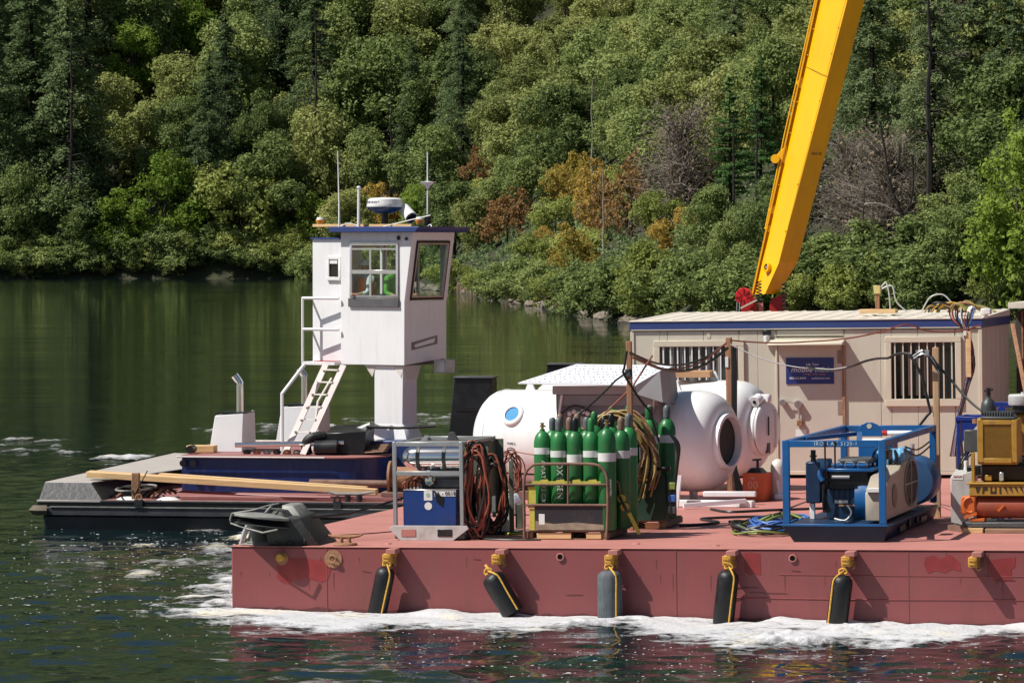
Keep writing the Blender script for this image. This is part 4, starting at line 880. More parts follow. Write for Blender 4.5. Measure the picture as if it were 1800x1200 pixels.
for k in range(16):
    a = k*.39+rg.uniform(-.1,.1); MB().tube([(0,0,0), (.07*math.cos(a),-.03,.07*math.sin(a)), (.13*math.cos(a+.2),-.02,.12*math.sin(a+.2)-.02)], [.016,.012,.007], 5).build('strand', [yrope, hose_y][k % 2], kn)
for k in range(5): MB().tube(smooth_path([(.02*k,0,-.02),(.03+.02*k,0,-.25),(-.02+.03*k,0,-.5),(.04*k,.0,-.68)],4), .012, 5).build('rope_end', [hose_b, hose_y, hose_b][k % 3], kn)
sb = thing('silver_sleeve', 'crumpled silver sleeve wrapped round the mustard hoses', 'wrap', T(4.56, 3.2, 1.32))
MB().tube([(-.06,0,.12),(0,0,.04),(.06,0,-.06),(.09,0,-.14)], [.03,.06,.055,.03], 8).build('wrap', alu, sb)
# loose cables on the deck around the cylinders
for nm, lab, pts, m_, r_ in (
  ('loose_cable', 'loose black cable lying on the deck right of the plastic bag', [(2.7,1.7,.015),(3.1,1.3,.015),(3.5,1.15,.015),(3.9,1.2,.015)], hose_b, .013),
  ('loose_cable', 'black cable snaking round behind the rear cylinders', [(5.2,3.9,.02),(5.6,4.6,.02),(5.2,5.4,.02),(6.0,5.9,.02),(6.4,5.2,.02),(5.7,4.8,.02)], hose_b, .02),
  ('loose_rope', 'yellow rope end on the deck left of the cylinder rack', [(2.9,2.6,.02),(3.2,2.2,.02),(3.45,2.1,.03),(3.55,1.9,.02)], str_y, .02),
  ('loose_cable', 'dark cable running under the white chamber', [(4.9,7.5,.02),(5.3,6.9,.02),(5.8,7.3,.02),(6.6,7.8,.02)], hose_b, .02)):
    tag(MB().tube(smooth_path(pts, 6), r_, 6).build(nm, m_, None, BARGE), lab, 'cable' if 'cable' in nm else 'rope')
# coil of blue and green hoses beside the blue skid
cf = thing('hose_heap', 'flat heap of coiled blue, black and olive hoses left of the blue skid', 'hose', T(6.72, 3.3, 0)); rg = random.Random(12)
for k in range(30):
    rr = rg.uniform(.28, .58); z = .02+.17*rg.random()*(1.1-rr); cx, cy = rg.uniform(-.12,.12), rg.uniform(-.3,.3)
    pts = [Vector((cx+rr*1.0*math.cos(i*math.tau/24), cy+rr*2.0*math.sin(i*math.tau/24), max(.015, z+.03*math.sin(i*.9+k)))) for i in range(24)]
    MB().tube(pts, .016, 6, True).build('loop', [hose_blue, hose_blue, hose_b, hose_g, hose_blue][k % 5], cf)
for k in range(12):
    a = rg.uniform(0, 6.3); MB().tube(smooth_path([(.3*math.cos(a),.6*math.sin(a),.17),(.1*math.cos(a+1),.25*math.sin(a+1),.22),(.3*math.cos(a+2),.5*math.sin(a+2),.14)],5), .017, 6).build('loop', [hose_g, hose_b, hose_g][k % 3], cf)

# ================================================================ two white chambers
def chamber(name, lab, A, B, rad, door):
    A, B = Vector(A), Vector(B); d = B-A; Lh = math.hypot(d.x, d.y); yaw = math.degrees(math.atan2(d.y, d.x))
    t = thing(name, lab, 'chamber', T(A.x, A.y, A.z, yaw)); RY = Matrix.Rotation(R(90), 4, 'Y')
    prof = [(.001, 0)]+[(rad*math.sin(a*math.pi/2/9), .34*(1-math.cos(a*math.pi/2/9))*1.25) for a in range(1, 10)]+[(rad, Lh*.3), (rad, Lh*.6), (rad, Lh-.46)]
    hr = rad*.55
    prof += [(hr+(rad-hr)*math.cos(a*math.pi/2/7)**.9, Lh-.46+.42*math.sin(a*math.pi/2/7)) for a in range(1, 8)]
    prof += [(hr, Lh-.01), (hr, Lh+.05), (hr-.05, Lh+.055), (hr-.055, Lh-.06)]
    MB().lathe(prof, 56, RY, open_=True).build('shell', gel, t, angle=50)
    for x in (.43, Lh*.55, Lh-.5): MB().tube([Vector((x, (rad+.001)*math.cos(a), (rad+.001)*math.sin(a))) for a in [i*math.tau/48 for i in range(48)]], .007, 5, True).build('weld_seam', gel, t)
    for x in (Lh*.62, Lh*.72): MB().lathe([(.05,-.03),(.05,.03),(.075,.035),(.075,.055),(.001,.055)], 14, T(x, -.1, rad)).build('nozzle_flange', gel, t)
    for x in (Lh*.2, Lh*.8):
        MB().prism([(-.10,rad-.03),(.10,rad-.03),(.03,rad+.13),(0,rad+.145),(-.03,rad+.13)], -.02, .02, 'y').build('lifting_lug', gel, t, M=T(x,0,0), bevel=.008)
        MB().prism([(-rad*.75,-A.z),(-rad*.55,-A.z),(-rad*.5,-rad*.6),(-rad*.9,-rad*.45)], x-.03, x+.03, 'x').build('leg', gel, t, bevel=.008)
        MB().prism([(rad*.55,-A.z),(rad*.75,-A.z),(rad*.9,-rad*.45),(rad*.5,-rad*.6)], x-.03, x+.03, 'x').build('leg', gel, t, bevel=.008)
    if door:
        MB().lathe([(.001,.10),(hr*.5,.095),(hr*.85,.07),(hr*1.0,.03),(hr*1.02,0),(hr*.9,-.01)], 40, T(Lh+.08,0,0) @ RY).build('hatch_door', gel, t)
        MB().box(Lh-.05, Lh+.18, -.1, .02, hr*.98, hr*1.3).build('hinge_arm', gel, t, bevel=.02)
        MB().cyl((Lh+.02,-.28,hr*1.02), (Lh+.02,-.12,hr*1.15), .085, None, 20).build('hinge_boss', gel, t); MB().cyl((Lh+.02,-.287,hr*1.015), (Lh+.02,-.28,hr*1.02), .03, None, 10).build('hinge_pin', blk2, t)
        MB().cyl((Lh+.20,-.15,-.1), (Lh+.20,-.15,.2), .012, None, 8).build('handle', blk2, t); MB().box(Lh+.13, Lh+.18, -.14, -.06, -.38, -.22).build('placard', grey, t); MB().box(Lh+.15, Lh+.19, .1, .14, -.3, .3).build('latch_bar', chrome, t)
    else:
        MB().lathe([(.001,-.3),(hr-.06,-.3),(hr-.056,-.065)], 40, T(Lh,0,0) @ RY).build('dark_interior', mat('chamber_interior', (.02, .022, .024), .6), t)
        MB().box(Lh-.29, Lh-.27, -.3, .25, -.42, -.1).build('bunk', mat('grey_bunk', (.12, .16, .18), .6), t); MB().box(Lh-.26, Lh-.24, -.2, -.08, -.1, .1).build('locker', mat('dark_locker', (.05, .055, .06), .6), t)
    return t, Lh, yaw
CH_SEAMS = True
c1, L1, y1 = chamber('white_chamber', 'front white chamber with a blue porthole and an open dark hatch at its right end', (.62, 10.7, .92), (4.76, 9.5, .95), .77, False)
c2, L2, y2 = chamber('white_chamber', 'rear white chamber with a closed round hatch door at its right end', (.7, 13.7, .98), (4.72, 12.5, 1.02), .77, True)
# porthole, faint print and fittings on the front chamber
def on_shell(x, ang, rad=.77): return Vector((x, -rad*math.cos(ang), rad*math.sin(ang)))
for x, ang in ((.92, .55),):
    p = on_shell(x, ang); Mx = Matrix.Translation(p) @ Matrix.Rotation(-(ang)+0, 4, 'X') @ RX90
    MB().lathe([(.20,-.06),(.19,.01),(.17,.03),(.125,.035),(.12,.01)], 28, Mx, open_=True).build('porthole_rim', gel, c1)
    MB().lathe([(.001,.016),(.12,.014)], 24, Mx).build('porthole_glass', mat('sky_blue_glass', (.09, .30, .55), .7, var=.1, spec=.1), c1)
prt = mat('dark_teal_print', (.05, .12, .12), .6)
for x, ang, s_, tx in ((3.60,.42,.05,'24 OTYPLA'), (3.62,.02,.05,'-  TYPE 2'), (.95,-.05,.05,'TYPE 2')):
    p = on_shell(x, ang, .775); text(tx, s_, prt, c1, Matrix.Translation(p) @ Matrix.Rotation(-ang, 4, 'X') @ RX90)
bx = MB().box(.28,.50,-.80,-.70,-.05,.08).build('socket_box', gel, c1, bevel=.01)
# frame timbers and bits under the chambers
t = thing('white_beam_stack', 'white painted beams lying under the open end of the front chamber', 'beams', T(4.3, 8.3, 0, -8))
MB().box(-.1, 1.1, 0, .15, .0, .1).build('beam', white, t, bevel=.01); MB().box(.2, 1.0, .4, .5, .12, .2).build('beam', white, t, M=T(0,.1,0,8), bevel=.01); MB().beam((.2,-.5,.05),(1.0,.0,.1), .09, .06).build('beam', white, t)
t = thing('support_leg', 'white tapered steel leg under the middle of the front chamber', 'leg stand', T(4.22, 8.1, 0))
MB().hexa([(-.02,0,.0),(.06,0,.0),(.06,.05,.0),(-.02,.05,.0)], [(-.1,0,.48),(.12,0,.48),(.12,.05,.48),(-.1,.05,.48)]).build('plate', white, t, bevel=.006)
t = thing('timber_cribbing', 'brown timbers stacked under the left end of the front chamber', 'timbers', T(.3, 9.9, 0, 0))
for k in range(3): MB().box(.4+.0*k, 2.6, .3*k, .3*k+.14, .0+.0, .14).build('timber', rustpaint, t, bevel=.01)
MB().box(2.1, 2.9, -.2, .7, .14, .2).build('timber', oldwood, t, bevel=.01)

# control console with tilted tread-plate lid
tread = mat('white_tread_plate', (.78, .80, .84), .35, var=.05, vs_=3)
cs = thing('control_console', 'grey control console with an open white tread-plate lid in front of the chamber', 'console', T(2.26, 8.8, 0))
MB().box(.0, 1.62, .0, .35, .55, 1.68).build('cabinet', mat('warm_grey_enclosure', (.17, .175, .18), .5, var=.08, vs_=3), cs, bevel=.01)
MB().box(.04, 1.58, -.03, -.001, 1.50, 1.66).build('upper_fascia', mat('beige_grey_fascia', (.26, .26, .26), .5), cs, bevel=.005)
MB().box(-.03, 1.64, -.10, -.031, 1.67, 1.80).build('front_lip', mat('grey_lip', (.30, .31, .32), .5), cs, bevel=.008)
MB().hexa([(-.50,-.35,1.84),(1.35,-.35,1.80),(1.70,.60,2.06),(.18,.60,2.09)], [(-.50,-.35,1.86),(1.35,-.35,1.82),(1.70,.60,2.08),(.18,.60,2.11)]).build('tread_plate_lid', tread, cs)
ld = MB()
for i in range(22):
    for j in range(7):
        fx, fy = (i+.5+(.5 if j % 2 else 0))/23, (j+.5)/7.3; x = (-.50+1.85*fx)*(1-fy)+(.18+1.52*fx)*fy; y = -.35+.95*fy; z = (1.86-.04*fx)*(1-fy)+(2.11-.03*fx)*fy
        ld.beam((x-.02,y-.03 if (i+j) % 2 else y+.03,z+.004),(x+.02,y+.03 if (i+j) % 2 else y-.03,z+.006), .012, .008)
lo = ld.build('tread_lug_pattern', tread, cs); lo['kind'] = 'stuff'
MB().hexa([(1.33,-.36,1.68),(1.72,-.30,1.55),(1.78,.58,1.50),(1.72,.6,1.6)], [(1.33,-.36,1.82),(1.66,-.2,2.02),(1.72,.6,2.06),(1.70,.61,2.06)]).build('side_gusset', mat('light_grey_gusset', (.30, .30, .31), .5), cs)
for (x, w) in ((.06, .05), (1.50, .05)): MB().beam((x,-.06,1.36),(x+.05,-.06,1.66), w, .03).build('lid_strut', gel if x < 1 else ltgrey, cs)
for x, r_ in ((.38, .17), (1.36, .15)):
    MB().lathe([(r_,-.03),(r_,.01),(r_*.72,.012),(r_*.7,-.05)], 28, T(x, -.005, 1.22) @ RX90, open_=True).build('gauge_ring', blk2 if x > 1 else grey, cs)
    MB().lathe([(.001,.004),(r_*.72,.004)], 24, T(x, -.004, 1.22) @ RX90).build('gauge_face', alu, cs)
MB().tube(smooth_path([(.05,-.08,1.15),(.1,-.1,1.36),(.3,-.12,1.50),(.52,-.12,1.44),(.66,-.1,1.32),(.9,-.08,1.28),(1.2,-.08,1.3)],6), .018, 6).build('curved_hose', hose_b, cs)
for k in range(5): MB().lathe([(.03,0),(.035,.02),(.001,.04)], 10, T(.22+.07*k, -.03, 1.38+.03*(k % 2)) @ RX90).build('knob', paper, cs)
tb_ = thing('cardboard_box', 'flat tan box resting on top of the rear white chamber', 'box', T(3.27, 12.5, 1.80)); MB().box(0,.62,0,.5,0,.10).build('carton', cardb, tb_, bevel=.004)

# orange bucket and tank behind it
ob = thing('orange_drum', 'orange square drum marked 00 beside the wooden post', 'drum', T(4.94, 9.7, 0, -8))
MB().hexa([(0,0,0),(.36,0,0),(.36,.36,0),(0,.36,0)], [(.0,0,.43),(.36,0,.43),(.36,.36,.43),(0,.36,.43)]).build('body', orange_p, ob, bevel=.025, seg=2)
text('00', .17, mat('pale_orange_print', (.85, .42, .28), .5), ob, T(.17, -.003, .24) @ RX90); text('OIL', .04, paper, ob, T(.17, -.003, .35) @ RX90)
MB().hexa([(.05,.05,.43),(.3,.05,.43),(.3,.3,.43),(.05,.3,.43)], [(.1,.1,.5),(.24,.1,.5),(.24,.26,.5),(.1,.26,.5)]).build('funnel', blk2, ob); MB().cyl((.2,.15,.5),(.2,.15,.62),.02,None,8).build('pump', blk2, ob); MB().cyl((.12,.15,.62),(.26,.15,.63),.014,None,8).build('pump_handle', blk2, ob)
wt_ = thing('white_tank', 'small pale tank with brass fittings right of the orange drum', 'tank', T(5.42, 10.1, 0))
MB().lathe([(.001,0),(.1,0),(.115,.03),(.115,.5),(.09,.58),(.03,.62),(.001,.62)], 18).build('body', offwhite, wt_); MB().cyl((0,-.1,.3),(.05,-.12,.02),.03,None,8).build('pipe', white, wt_); MB().box(-.03,.12,-.2,-.1,0,.1).build('foot_valve', white, wt_, bevel=.02)

# ================================================================ posts with strung cables
def post(x, y, h, w, lab, yaw=0, m=None):
    t = thing('wooden_post', lab, 'post', T(x, y, 0, yaw)); MB().box(-w/2, w/2, -w/2, w/2, 0, h).build('timber', m or postwood, t, bevel=.006); return t
p1 = post(4.67, 3.2, 2.58, .07, 'thin upright wooden post rising from the green cylinders')
MB().box(-.05,.05,-.05,-.036,2.1,2.2).build('clip', grey, p1)
p2 = post(4.46, 11.2, 2.46, .09, 'brown wooden post wrapped in black cables beside the open chamber hatch')
for k in range(5): MB().tube(smooth_path([(.06+.012*k, -.055, 2.30), (.07+.014*k, -.06, 2.0), (.055+.015*k, -.06, 1.2), (.06+.01*k, -.06, .5), (.1+.03*k, -.06, .05)], 5), .014, 6).build('strapped_cable', hose_b, p2)
MB().box(-.05,.0,-.06,-.046,2.0,2.16).build('white_clamp', paper, p2)
p3 = post(8.46, 6.0, 2.40, .085, 'light brown wooden post behind the blue skid with a cable bundle at its top', m=wood('pale_post_wood', (.55, .36, .20), (.36, .22, .12), (14, 14, 1)))
cb = thing('cable_bundle', 'hanging bundle of black cables tied to the top of the post behind the blue skid', 'cable', T(8.36, 5.9, 2.25)); rg = random.Random(9)
for k in range(16): MB().tube(smooth_path([(-.16+rg.uniform(-.05,.05), -.06, .05+rg.uniform(-.05,.06)), (-.05, -.09, .1+rg.uniform(-.04,.04)), (.07, -.08, -.02+rg.uniform(-.05,.05)), (.18+rg.uniform(-.03,.03), -.06, -.16+rg.uniform(-.06,.05))], 5), .011, 6).build('strand', hose_b if k % 4 else alu, cb)
MB().box(-.02,.03,-.11,-.07,.04,.12).build('tape', gal, cb)

# ================================================================ blue compressor skid
sk = thing('compressor_skid', 'blue steel frame skid holding a dark blue engine and a beige fan housing', 'compressor', T(7.14, 1.2, 0))
W_, D_, H_ = 1.34, 4.6, 1.32
MB().prism([(-.02,.23),(W_+.02,.23),(W_-.02,.0),(.14,.0)], 0, .03, 'y').build('front_pan', mat('dark_navy_pan', (.004, .007, .018), .35, var=.3, vs_=3), sk, bevel=.006)
MB().hexa([(.14,.03,0),(W_-.05,.03,0),(W_-.05,D_,0),(.14,D_,0)], [(-.02,.03,.20),(W_+.02,.03,.20),(W_+.02,D_,.20),(-.02,D_,.20)]).build('base_pan', dk_blue, sk, bevel=.01)
MB().box(-.02, W_+.02, -.004, .03, .205, .235).build('pan_rim', skid_blue, sk, bevel=.003)
for y in (1.1, 3.0): MB().box(W_+.005, W_+.018, y, y+.5, .06, .13).build('fork_pocket', blk2, sk)
for y in (1.9, 2.6): MB().cyl((W_-.0, y, .12), (W_+.03, y, .12), .05, None, 12).build('hole_rim', blk2, sk)
for x in (.04, W_-.04):
    for y in (.045, D_-.045): MB().box(x-.045, x+.045, y-.04, y+.04, .235, H_-.001).build('post', skid_blue, sk, bevel=.006)
MB().box(.086, W_-.086, .008, .082, H_-.09, H_-.003).build('front_beam', skid_blue, sk, bevel=.006); MB().box(.086, W_-.086, D_-.08, D_-.008, H_-.09, H_-.003).build('rear_beam', skid_blue, sk, bevel=.006)
for x in (.04, W_-.04): MB().box(x-.042, x+.042, .086, D_-.086, H_-.085, H_-.005).build('side_beam', skid_blue, sk, bevel=.006)
MB().beam((.08,1.2,H_-.04), (.62,2.4,H_-.02), .07, .05).build('diagonal_brace', skid_blue, sk); MB().beam((.62,2.4,H_-.02), (W_-.35,.10,H_-.04), .07, .05).build('diagonal_brace', skid_blue, sk)
MB().prism([(-.17,0),(.17,0),(.16,.09),(.11,.16),(.04,.19),(-.04,.19),(-.11,.16),(-.16,.09)], 2.6, 2.63, 'y').build('lifting_plate', skid_blue, sk, M=T(.72,0,H_-.07), bevel=.005)
MB().cyl((.72,2.595,H_+.07),(.72,2.6,H_+.07),.035,None,14).build('lifting_hole', tan, sk)
text('IRON AC S120-1', .070, mat('pale_blue_stencil', (.45, .62, .70), .6), sk, T(.70, .006, H_-.048) @ RX90, space=1.15)
for x in (.92, 1.05): MB().cyl((x-.36, .005, .95), (x-.36, .0, H_-.01), .012, None, 6).build('hanging_cable', hose_b, sk)
# engine
MB().box(.06,.26,1.35,2.3,.42,.97).build('radiator', dk_blue, sk, bevel=.015); MB().cyl((.14,1.5,.97),(.14,1.5,1.12),.035,None,12).build('exhaust_stub', blk2, sk); MB().cyl((.14,1.5,1.03),(.14,1.5,1.05),.05,None,12).build('clamp', blk2, sk)
MB().box(.1,.17,1.4,1.46,.2,.42).build('white_stand', white, sk, bevel=.01)
MB().box(.32,.94,1.4,2.9,.16,.62).build('crankcase', dk_blue, sk, bevel=.05, seg=2); MB().box(.36,.9,1.36,2.8,.6,.86).build('cylinder_block', blk2, sk, bevel=.02)
MB().box(.34,.98,1.3,2.7,.84,.885).build('head_deck', skid_blue, sk, bevel=.01)
for k in range(3):
    MB().box(.42+.17*k,.55+.17*k,1.32,1.52,.885,.945).build('rocker_cover', skid_blue, sk, bevel=.025, seg=2); MB().tube([(.42+.17*k,1.31,.93),(.45+.17*k,1.29,.97),(.53+.17*k,1.29,.97),(.56+.17*k,1.31,.93)], .008, 5).build('injector_pipe', alu, sk)
MB().box(.46,.9,1.5,2.2,.93,1.0).build('intake_manifold', grey, sk, bevel=.02); MB().cyl((.42,1.3,.77),(.66,1.3,.77),.024,None,12).build('exhaust_manifold', alu, sk)
MB().cyl((.27,1.5,.93),(.27,1.36,.93),.075,None,16).build('alternator', mat('sky_blue_alternator', (.10,.33,.55), .4), sk); MB().tube(smooth_path([(.28,1.33,.88),(.26,1.31,.8),(.3,1.3,.72)],3), .035, 8).build('coolant_pipe', skid_blue, sk)
for k in range(7): MB().box(.40+.07*k,.425+.07*k,1.385,1.40,.45,.6).build('cooling_rib', dk_blue, sk)
MB().box(.44,.62,1.385,1.398,.42,.46).build('engine_plate', alu, sk)
MB().lathe([(.001,-.2),(.30,-.2),(.31,-.1),(.30,.12),(.26,.14),(.001,.14)], 36, T(.92,1.6,.46) @ Matrix.Rotation(R(90),4,'Y')).build('flywheel_housing', skid_blue, sk)
MB().tube(smooth_path([(.45,1.3,.22),(.6,1.26,.2),(.68,1.28,.3),(.62,1.3,.4)],5), .012, 6).build('white_cable', paper, sk); MB().box(.5,.8,1.36,1.39,.38,.40).build('drain_bar', rust, sk)
for k in range(4): MB().tube(smooth_path([(.3+.03*k,1.35,.3),(.3,1.3,.5+.05*k),(.34+.03*k,1.33,.75)],4), .013, 6).build('hose', hose_b, sk)
MB().cyl((.95,1.4,.71),(1.14,1.4,.70),.028,None,10).build('white_filter', white, sk)
lb_ = mat('light_blue_pipework', (.16,.42,.66), .4, var=.25, vs_=7, dirt=(.03,.05,.1), dirt_amt=.7, dirt_scale=6)
rg = random.Random(21)
MB().box(.86,1.22,2.2,3.4,.80,1.05).build('compressor_head', lb_, sk, bevel=.04, seg=2)
for k in range(10): MB().tube(smooth_path([(.84+.04*k,2.1,.8+rg.uniform(0,.2)),(.86+.04*k,2.05,.95+rg.uniform(0,.1)),(.9+.03*k,2.15,1.08),(1.0+.02*k,2.3,.98)],4), .016, 6).build('pipe', lb_ if k % 2 else blk2, sk)
MB().lathe([(.001,-.08),(.1,-.08),(.12,0),(.1,.09),(.001,.09)], 20, T(.95,2.3,1.09) @ Matrix.Rotation(R(90),4,'Y')).build('air_filter', dk_blue, sk)
MB().hexa([(1.06,2.4,.86),(1.22,2.4,.86),(1.22,2.9,.86),(1.06,2.9,.86)], [(1.12,2.5,1.10),(1.2,2.5,1.10),(1.2,2.8,1.10),(1.12,2.8,1.10)]).build('blue_hopper', lb_, sk, bevel=.01)
MB().box(.40,.86,3.6,4.2,.5,1.12).build('control_cabinet', skid_blue, sk, bevel=.01); MB().box(.38,.88,3.58,4.22,1.121,1.15).build('cabinet_lid', paper, sk, bevel=.005)
MB().cyl((.7,4.3,1.22),(1.1,4.3,1.22),.035,None,10).build('white_red_tube', white, sk); MB().cyl((.62,4.3,1.22),(.7,4.3,1.22),.038,None,10).build('red_end', crane_r, sk)
MB().lathe([(.001,-.35),(.3,-.33),(.34,-.25),(.34,.25),(.3,.33),(.001,.35)], 36, T(1.12,4.0,.58) @ RX90).build('air_receiver', mat('steel_blue_tank', (.035,.095,.22), .4), sk)
MB().box(1.14,1.24,.95,1.3,1.02,1.14).build('gauge_box', blk2, sk, bevel=.01); MB().tube(smooth_path([(1.24,2.4,1.12),(1.28,3.2,1.04),(1.3,4.2,1.1)],5), .012, 6).build('loop_cable', hose_b, sk); MB().tube(smooth_path([(1.24,2.4,1.08),(1.28,3.2,.96),(1.3,4.3,1.04)],5), .012, 6).build('loop_cable', hose_b, sk)
# beige fan housing along the right side
bh = mat('beige_fan_housing', (.40,.35,.28), .45, var=.08, vs_=3, dirt=(.22,.18,.13), dirt_amt=.5, dirt_scale=3)
ho = MB().prism([(.60,.235),(.60,.60),(1.05,.80),(1.9,.84),(2.15,.92),(3.0,.95),(3.45,.88),(3.45,.235)], .98, 1.235, 'x').build('fan_housing', bh, sk, bevel=.012)
MB().prism([(2.87+.56*math.cos(a),.61+.30*math.sin(a)) for a in [i*math.tau/36 for i in range(36)]], 1.2355, 1.243, 'x').build('fan_opening', mat('dark_grille_mesh', (.045,.035,.03), .7, var=.5, vs_=60), sk)
ring = MB().tube([Vector((1.245, 2.87+.57*math.cos(a), .61+.31*math.sin(a))) for a in [i*math.tau/36 for i in range(36)]], .012, 6, True).build('fan_ring', bh, sk)
MB().box(1.243,1.25,2.85,2.89,.31,.91).build('grille_bar', bh, sk); MB().box(1.251,1.258,2.31,3.43,.60,.622).build('grille_bar', bh, sk)
for i in range(9): MB().box(1.243,1.247,2.4+.115*i,2.405+.115*i,.40,.82).build('grille_wire', bh, sk)
MB().prism([(1.42+.19*math.cos(a),.52+.155*math.sin(a)) for a in [i*math.tau/24 for i in range(24)]], 1.236, 1.246, 'x').build('round_vent', mat('bronze_vent', (.20,.15,.10), .5), sk)
MB().box(1.0,1.2,.55,.9,.615,.66).build('housing_step', paper, sk); MB().box(1.0,1.22,2.3,2.95,.952,.97).build('vent_hood', bh, sk, bevel=.005)
MB().cyl((1.2,3.2,.95),(1.22,3.2,1.12),.03,None,8).build('filler_pipe', alu, sk)

# ================================================================ yellow and orange engine unit, right edge
eu = thing('pump_engine', 'ochre radiator engine unit on an orange drum base at the right edge', 'engine', T(9.19, 3.2, 0))
MB().prism([(0.22,.90),(.75,.90),(.75,1.50),(.22,1.52)], 0, .5, 'y').build('radiator_tank', eng_y, eu, bevel=.012)
for a in ((.22,.30,.93,1.50),(.68,.75,.93,1.49)): MB().box(a[0],a[1],-.03,-.001,a[2],a[3]).build('radiator_frame', eng_y, eu, bevel=.006)
MB().box(.301,.679,-.03,-.001,.92,.985).build('radiator_frame', eng_y, eu, bevel=.006); MB().box(.301,.679,-.03,-.001,1.43,1.49).build('radiator_frame', eng_y, eu, bevel=.006)
core = mat('ochre_radiator_core', (.30,.20,.05), .6, var=.3, vs_=30)
MB().box(.3,.68,-.008,-.002,.985,1.43).build('radiator_core', core, eu)
fw_ = MB()
for i in range(26): fw_.box(.305+.0145*i,.309+.0145*i,-.013,-.0085,.99,1.425)
for i in range(30): fw_.box(.302,.678,-.017,-.0135,.99+.0147*i,.993+.0147*i)
o_ = fw_.build('radiator_grille', eng_y, eu); o_['kind'] = 'stuff'
for i in range(12): MB().box(.27+.035*i,.288+.035*i,.0,.4,1.52,1.60).build('cooling_fin', grey, eu, bevel=.004)
MB().hexa([(.25,-.02,1.515),(.72,-.02,1.505),(.72,.42,1.505),(.25,.42,1.515)], [(.30,.04,1.575),(.68,.04,1.57),(.68,.36,1.57),(.30,.36,1.575)]).build('finned_cover', grey, eu, bevel=.01)
MB().box(.12,.98,-.12,-.09,.49,.64).build('perforated_beam', eng_y, eu, bevel=.005)
sh = mat('dark_cutout', (.03,.02,.012), .7)
pts_ = [[(.2,.61),(.27,.61),(.24,.53),(.22,.53)],[(.3,.61),(.36,.61),(.37,.57),(.32,.56),(.31,.52),(.29,.52)],[(.40,.61),(.42,.61),(.42,.55),(.46,.55),(.46,.61),(.48,.61),(.48,.52),(.40,.52)],[(.52,.61),(.54,.61),(.545,.52),(.52,.52)]]+[[(.57+.07*i,.61),(.61+.07*i,.61),(.63+.07*i,.52),(.605+.07*i,.56)] for i in range(4)]
for q in pts_: MB().prism(q, -.125, -.1205, 'y').build('cutout', sh, eu)
MB().box(.08,.98,-.14,.3,.642,.662).build('top_flange', eng_y, eu, bevel=.004); MB().box(.14,.18,-.03,.04,.66,1.06).build('upright', eng_y, eu, bevel=.004)
MB().box(.24,.98,.1,.6,.67,.9).build('engine_block', sh, eu, bevel=.03); MB().box(.3,.4,.05,.1,.68,.76).build('bracket', eng_y, eu, bevel=.01); MB().box(.5,.56,.02,.09,.68,.8).build('fitting', alu, eu, bevel=.01)
MB().prism([(.0,.24),(.0,.46),(.03,.49),(.2,.49),(.2,.24)], -.12, .0, 'y').build('end_cheek', eng_o, eu, bevel=.02)
MB().tube([Vector((.13+.09*math.cos(a),-.13,.37+.10*math.sin(a))) for a in [R(90)+i*R(200)/10 for i in range(11)]], .018, 6).build('curved_rib', eng_o, eu)
MB().cyl((.2,.05,.33),(1.3,.05,.33),.15,None,28).build('drum', mat('dull_red_drum', (.30,.065,.03), .4, var=.2, vs_=3, dirt=(.12,.05,.03), dirt_amt=.6), eu)
MB().beam((.5,-.12,.29),(.58,-.12,.37),.03,.03,(0,1,0)).build('lever', eng_o, eu); MB().beam((.05,-.14,.2),(.22,-.14,.26),.04,.03,(0,1,0)).build('lever', eng_o, eu)
MB().box(.12,.32,-.14,.1,.15,.19).build('foot', eng_o, eu, bevel=.006)
MB().box(.02,1.4,-.15,.6,.07,.14).build('skid_beam', grey, eu, bevel=.01)
bt = thing('timber_blocks', 'fresh lumber blocks under the orange engine base', 'blocks', T(9.10, 2.95, 0))
MB().box(.14,.40,.0,.1,0,.065).build('block', lumber, bt, bevel=.004); MB().box(.43,1.4,.0,.1,0,.06).build('block', oldwood, bt, bevel=.004); MB().box(-.1,.05,.9,1.0,0,.09).build('block', lumber, bt, bevel=.004)
MB().beam((-.1,.5,.04),(.22,.05,.04),.08,.08).build('chock', rustpaint, bt)
# grey cabinet, control box, and royal blue frame beside it
gc = thing('grey_cabinet', 'grey sloped cabinet with a small white sticker left of the orange engine', 'cabinet', T(9.0, 3.5, 0))
MB().hexa([(0,0,.10),(.32,0,.02),(.32,.5,.02),(0,.5,.10)], [(0,0,.72),(.30,0,.80),(.30,.5,.80),(.0,.5,.80)]).build('body', ltgrey, gc, bevel=.012)
MB().box(.03,.17,-.004,-.001,.68,.75).build('sticker', paper, gc); text('REMOTE', .03, mat('red_print', (.5,.04,.04), .6), gc, T(.1,-.006,.72) @ RX90)
MB().box(.22,.40,.02,.3,.74,.86).build('dark_recess', blk2, gc, bevel=.01); MB().cyl((.2,.1,.8),(.2,.1,.93),.03,None,10).build('cap', paper, gc); MB().box(.0,.4,-.02,.5,.0,.06).build('base', blk2, gc, bevel=.01)
co = thing('control_box', 'dark grey control box on a bent pipe stand beside the ochre radiator', 'box', T(9.13, 3.9, .0))
MB().box(.0,.2,.0,.15,1.03,1.33).build('box', grey, co, bevel=.012); MB().cyl((.1,.1,.2),(.1,.1,1.03),.02,None,8).build('stand', rust, co); MB().box(.2,.24,.05,.1,1.26,1.34).build('hinge', eng_y, co)
for k in range(3): MB().tube(smooth_path([(.02+.05*k,.05,1.03),(-.05+.03*k,.02,.9),(-.1+.02*k,.05,.7)],4), .012, 6).build('cable', hose_b, co)
MB().lathe([(.001,0),(.05,.0),(.05,.06),(.001,.06)], 12, T(.17,-.02,1.42)).build('lamp', rust, co)
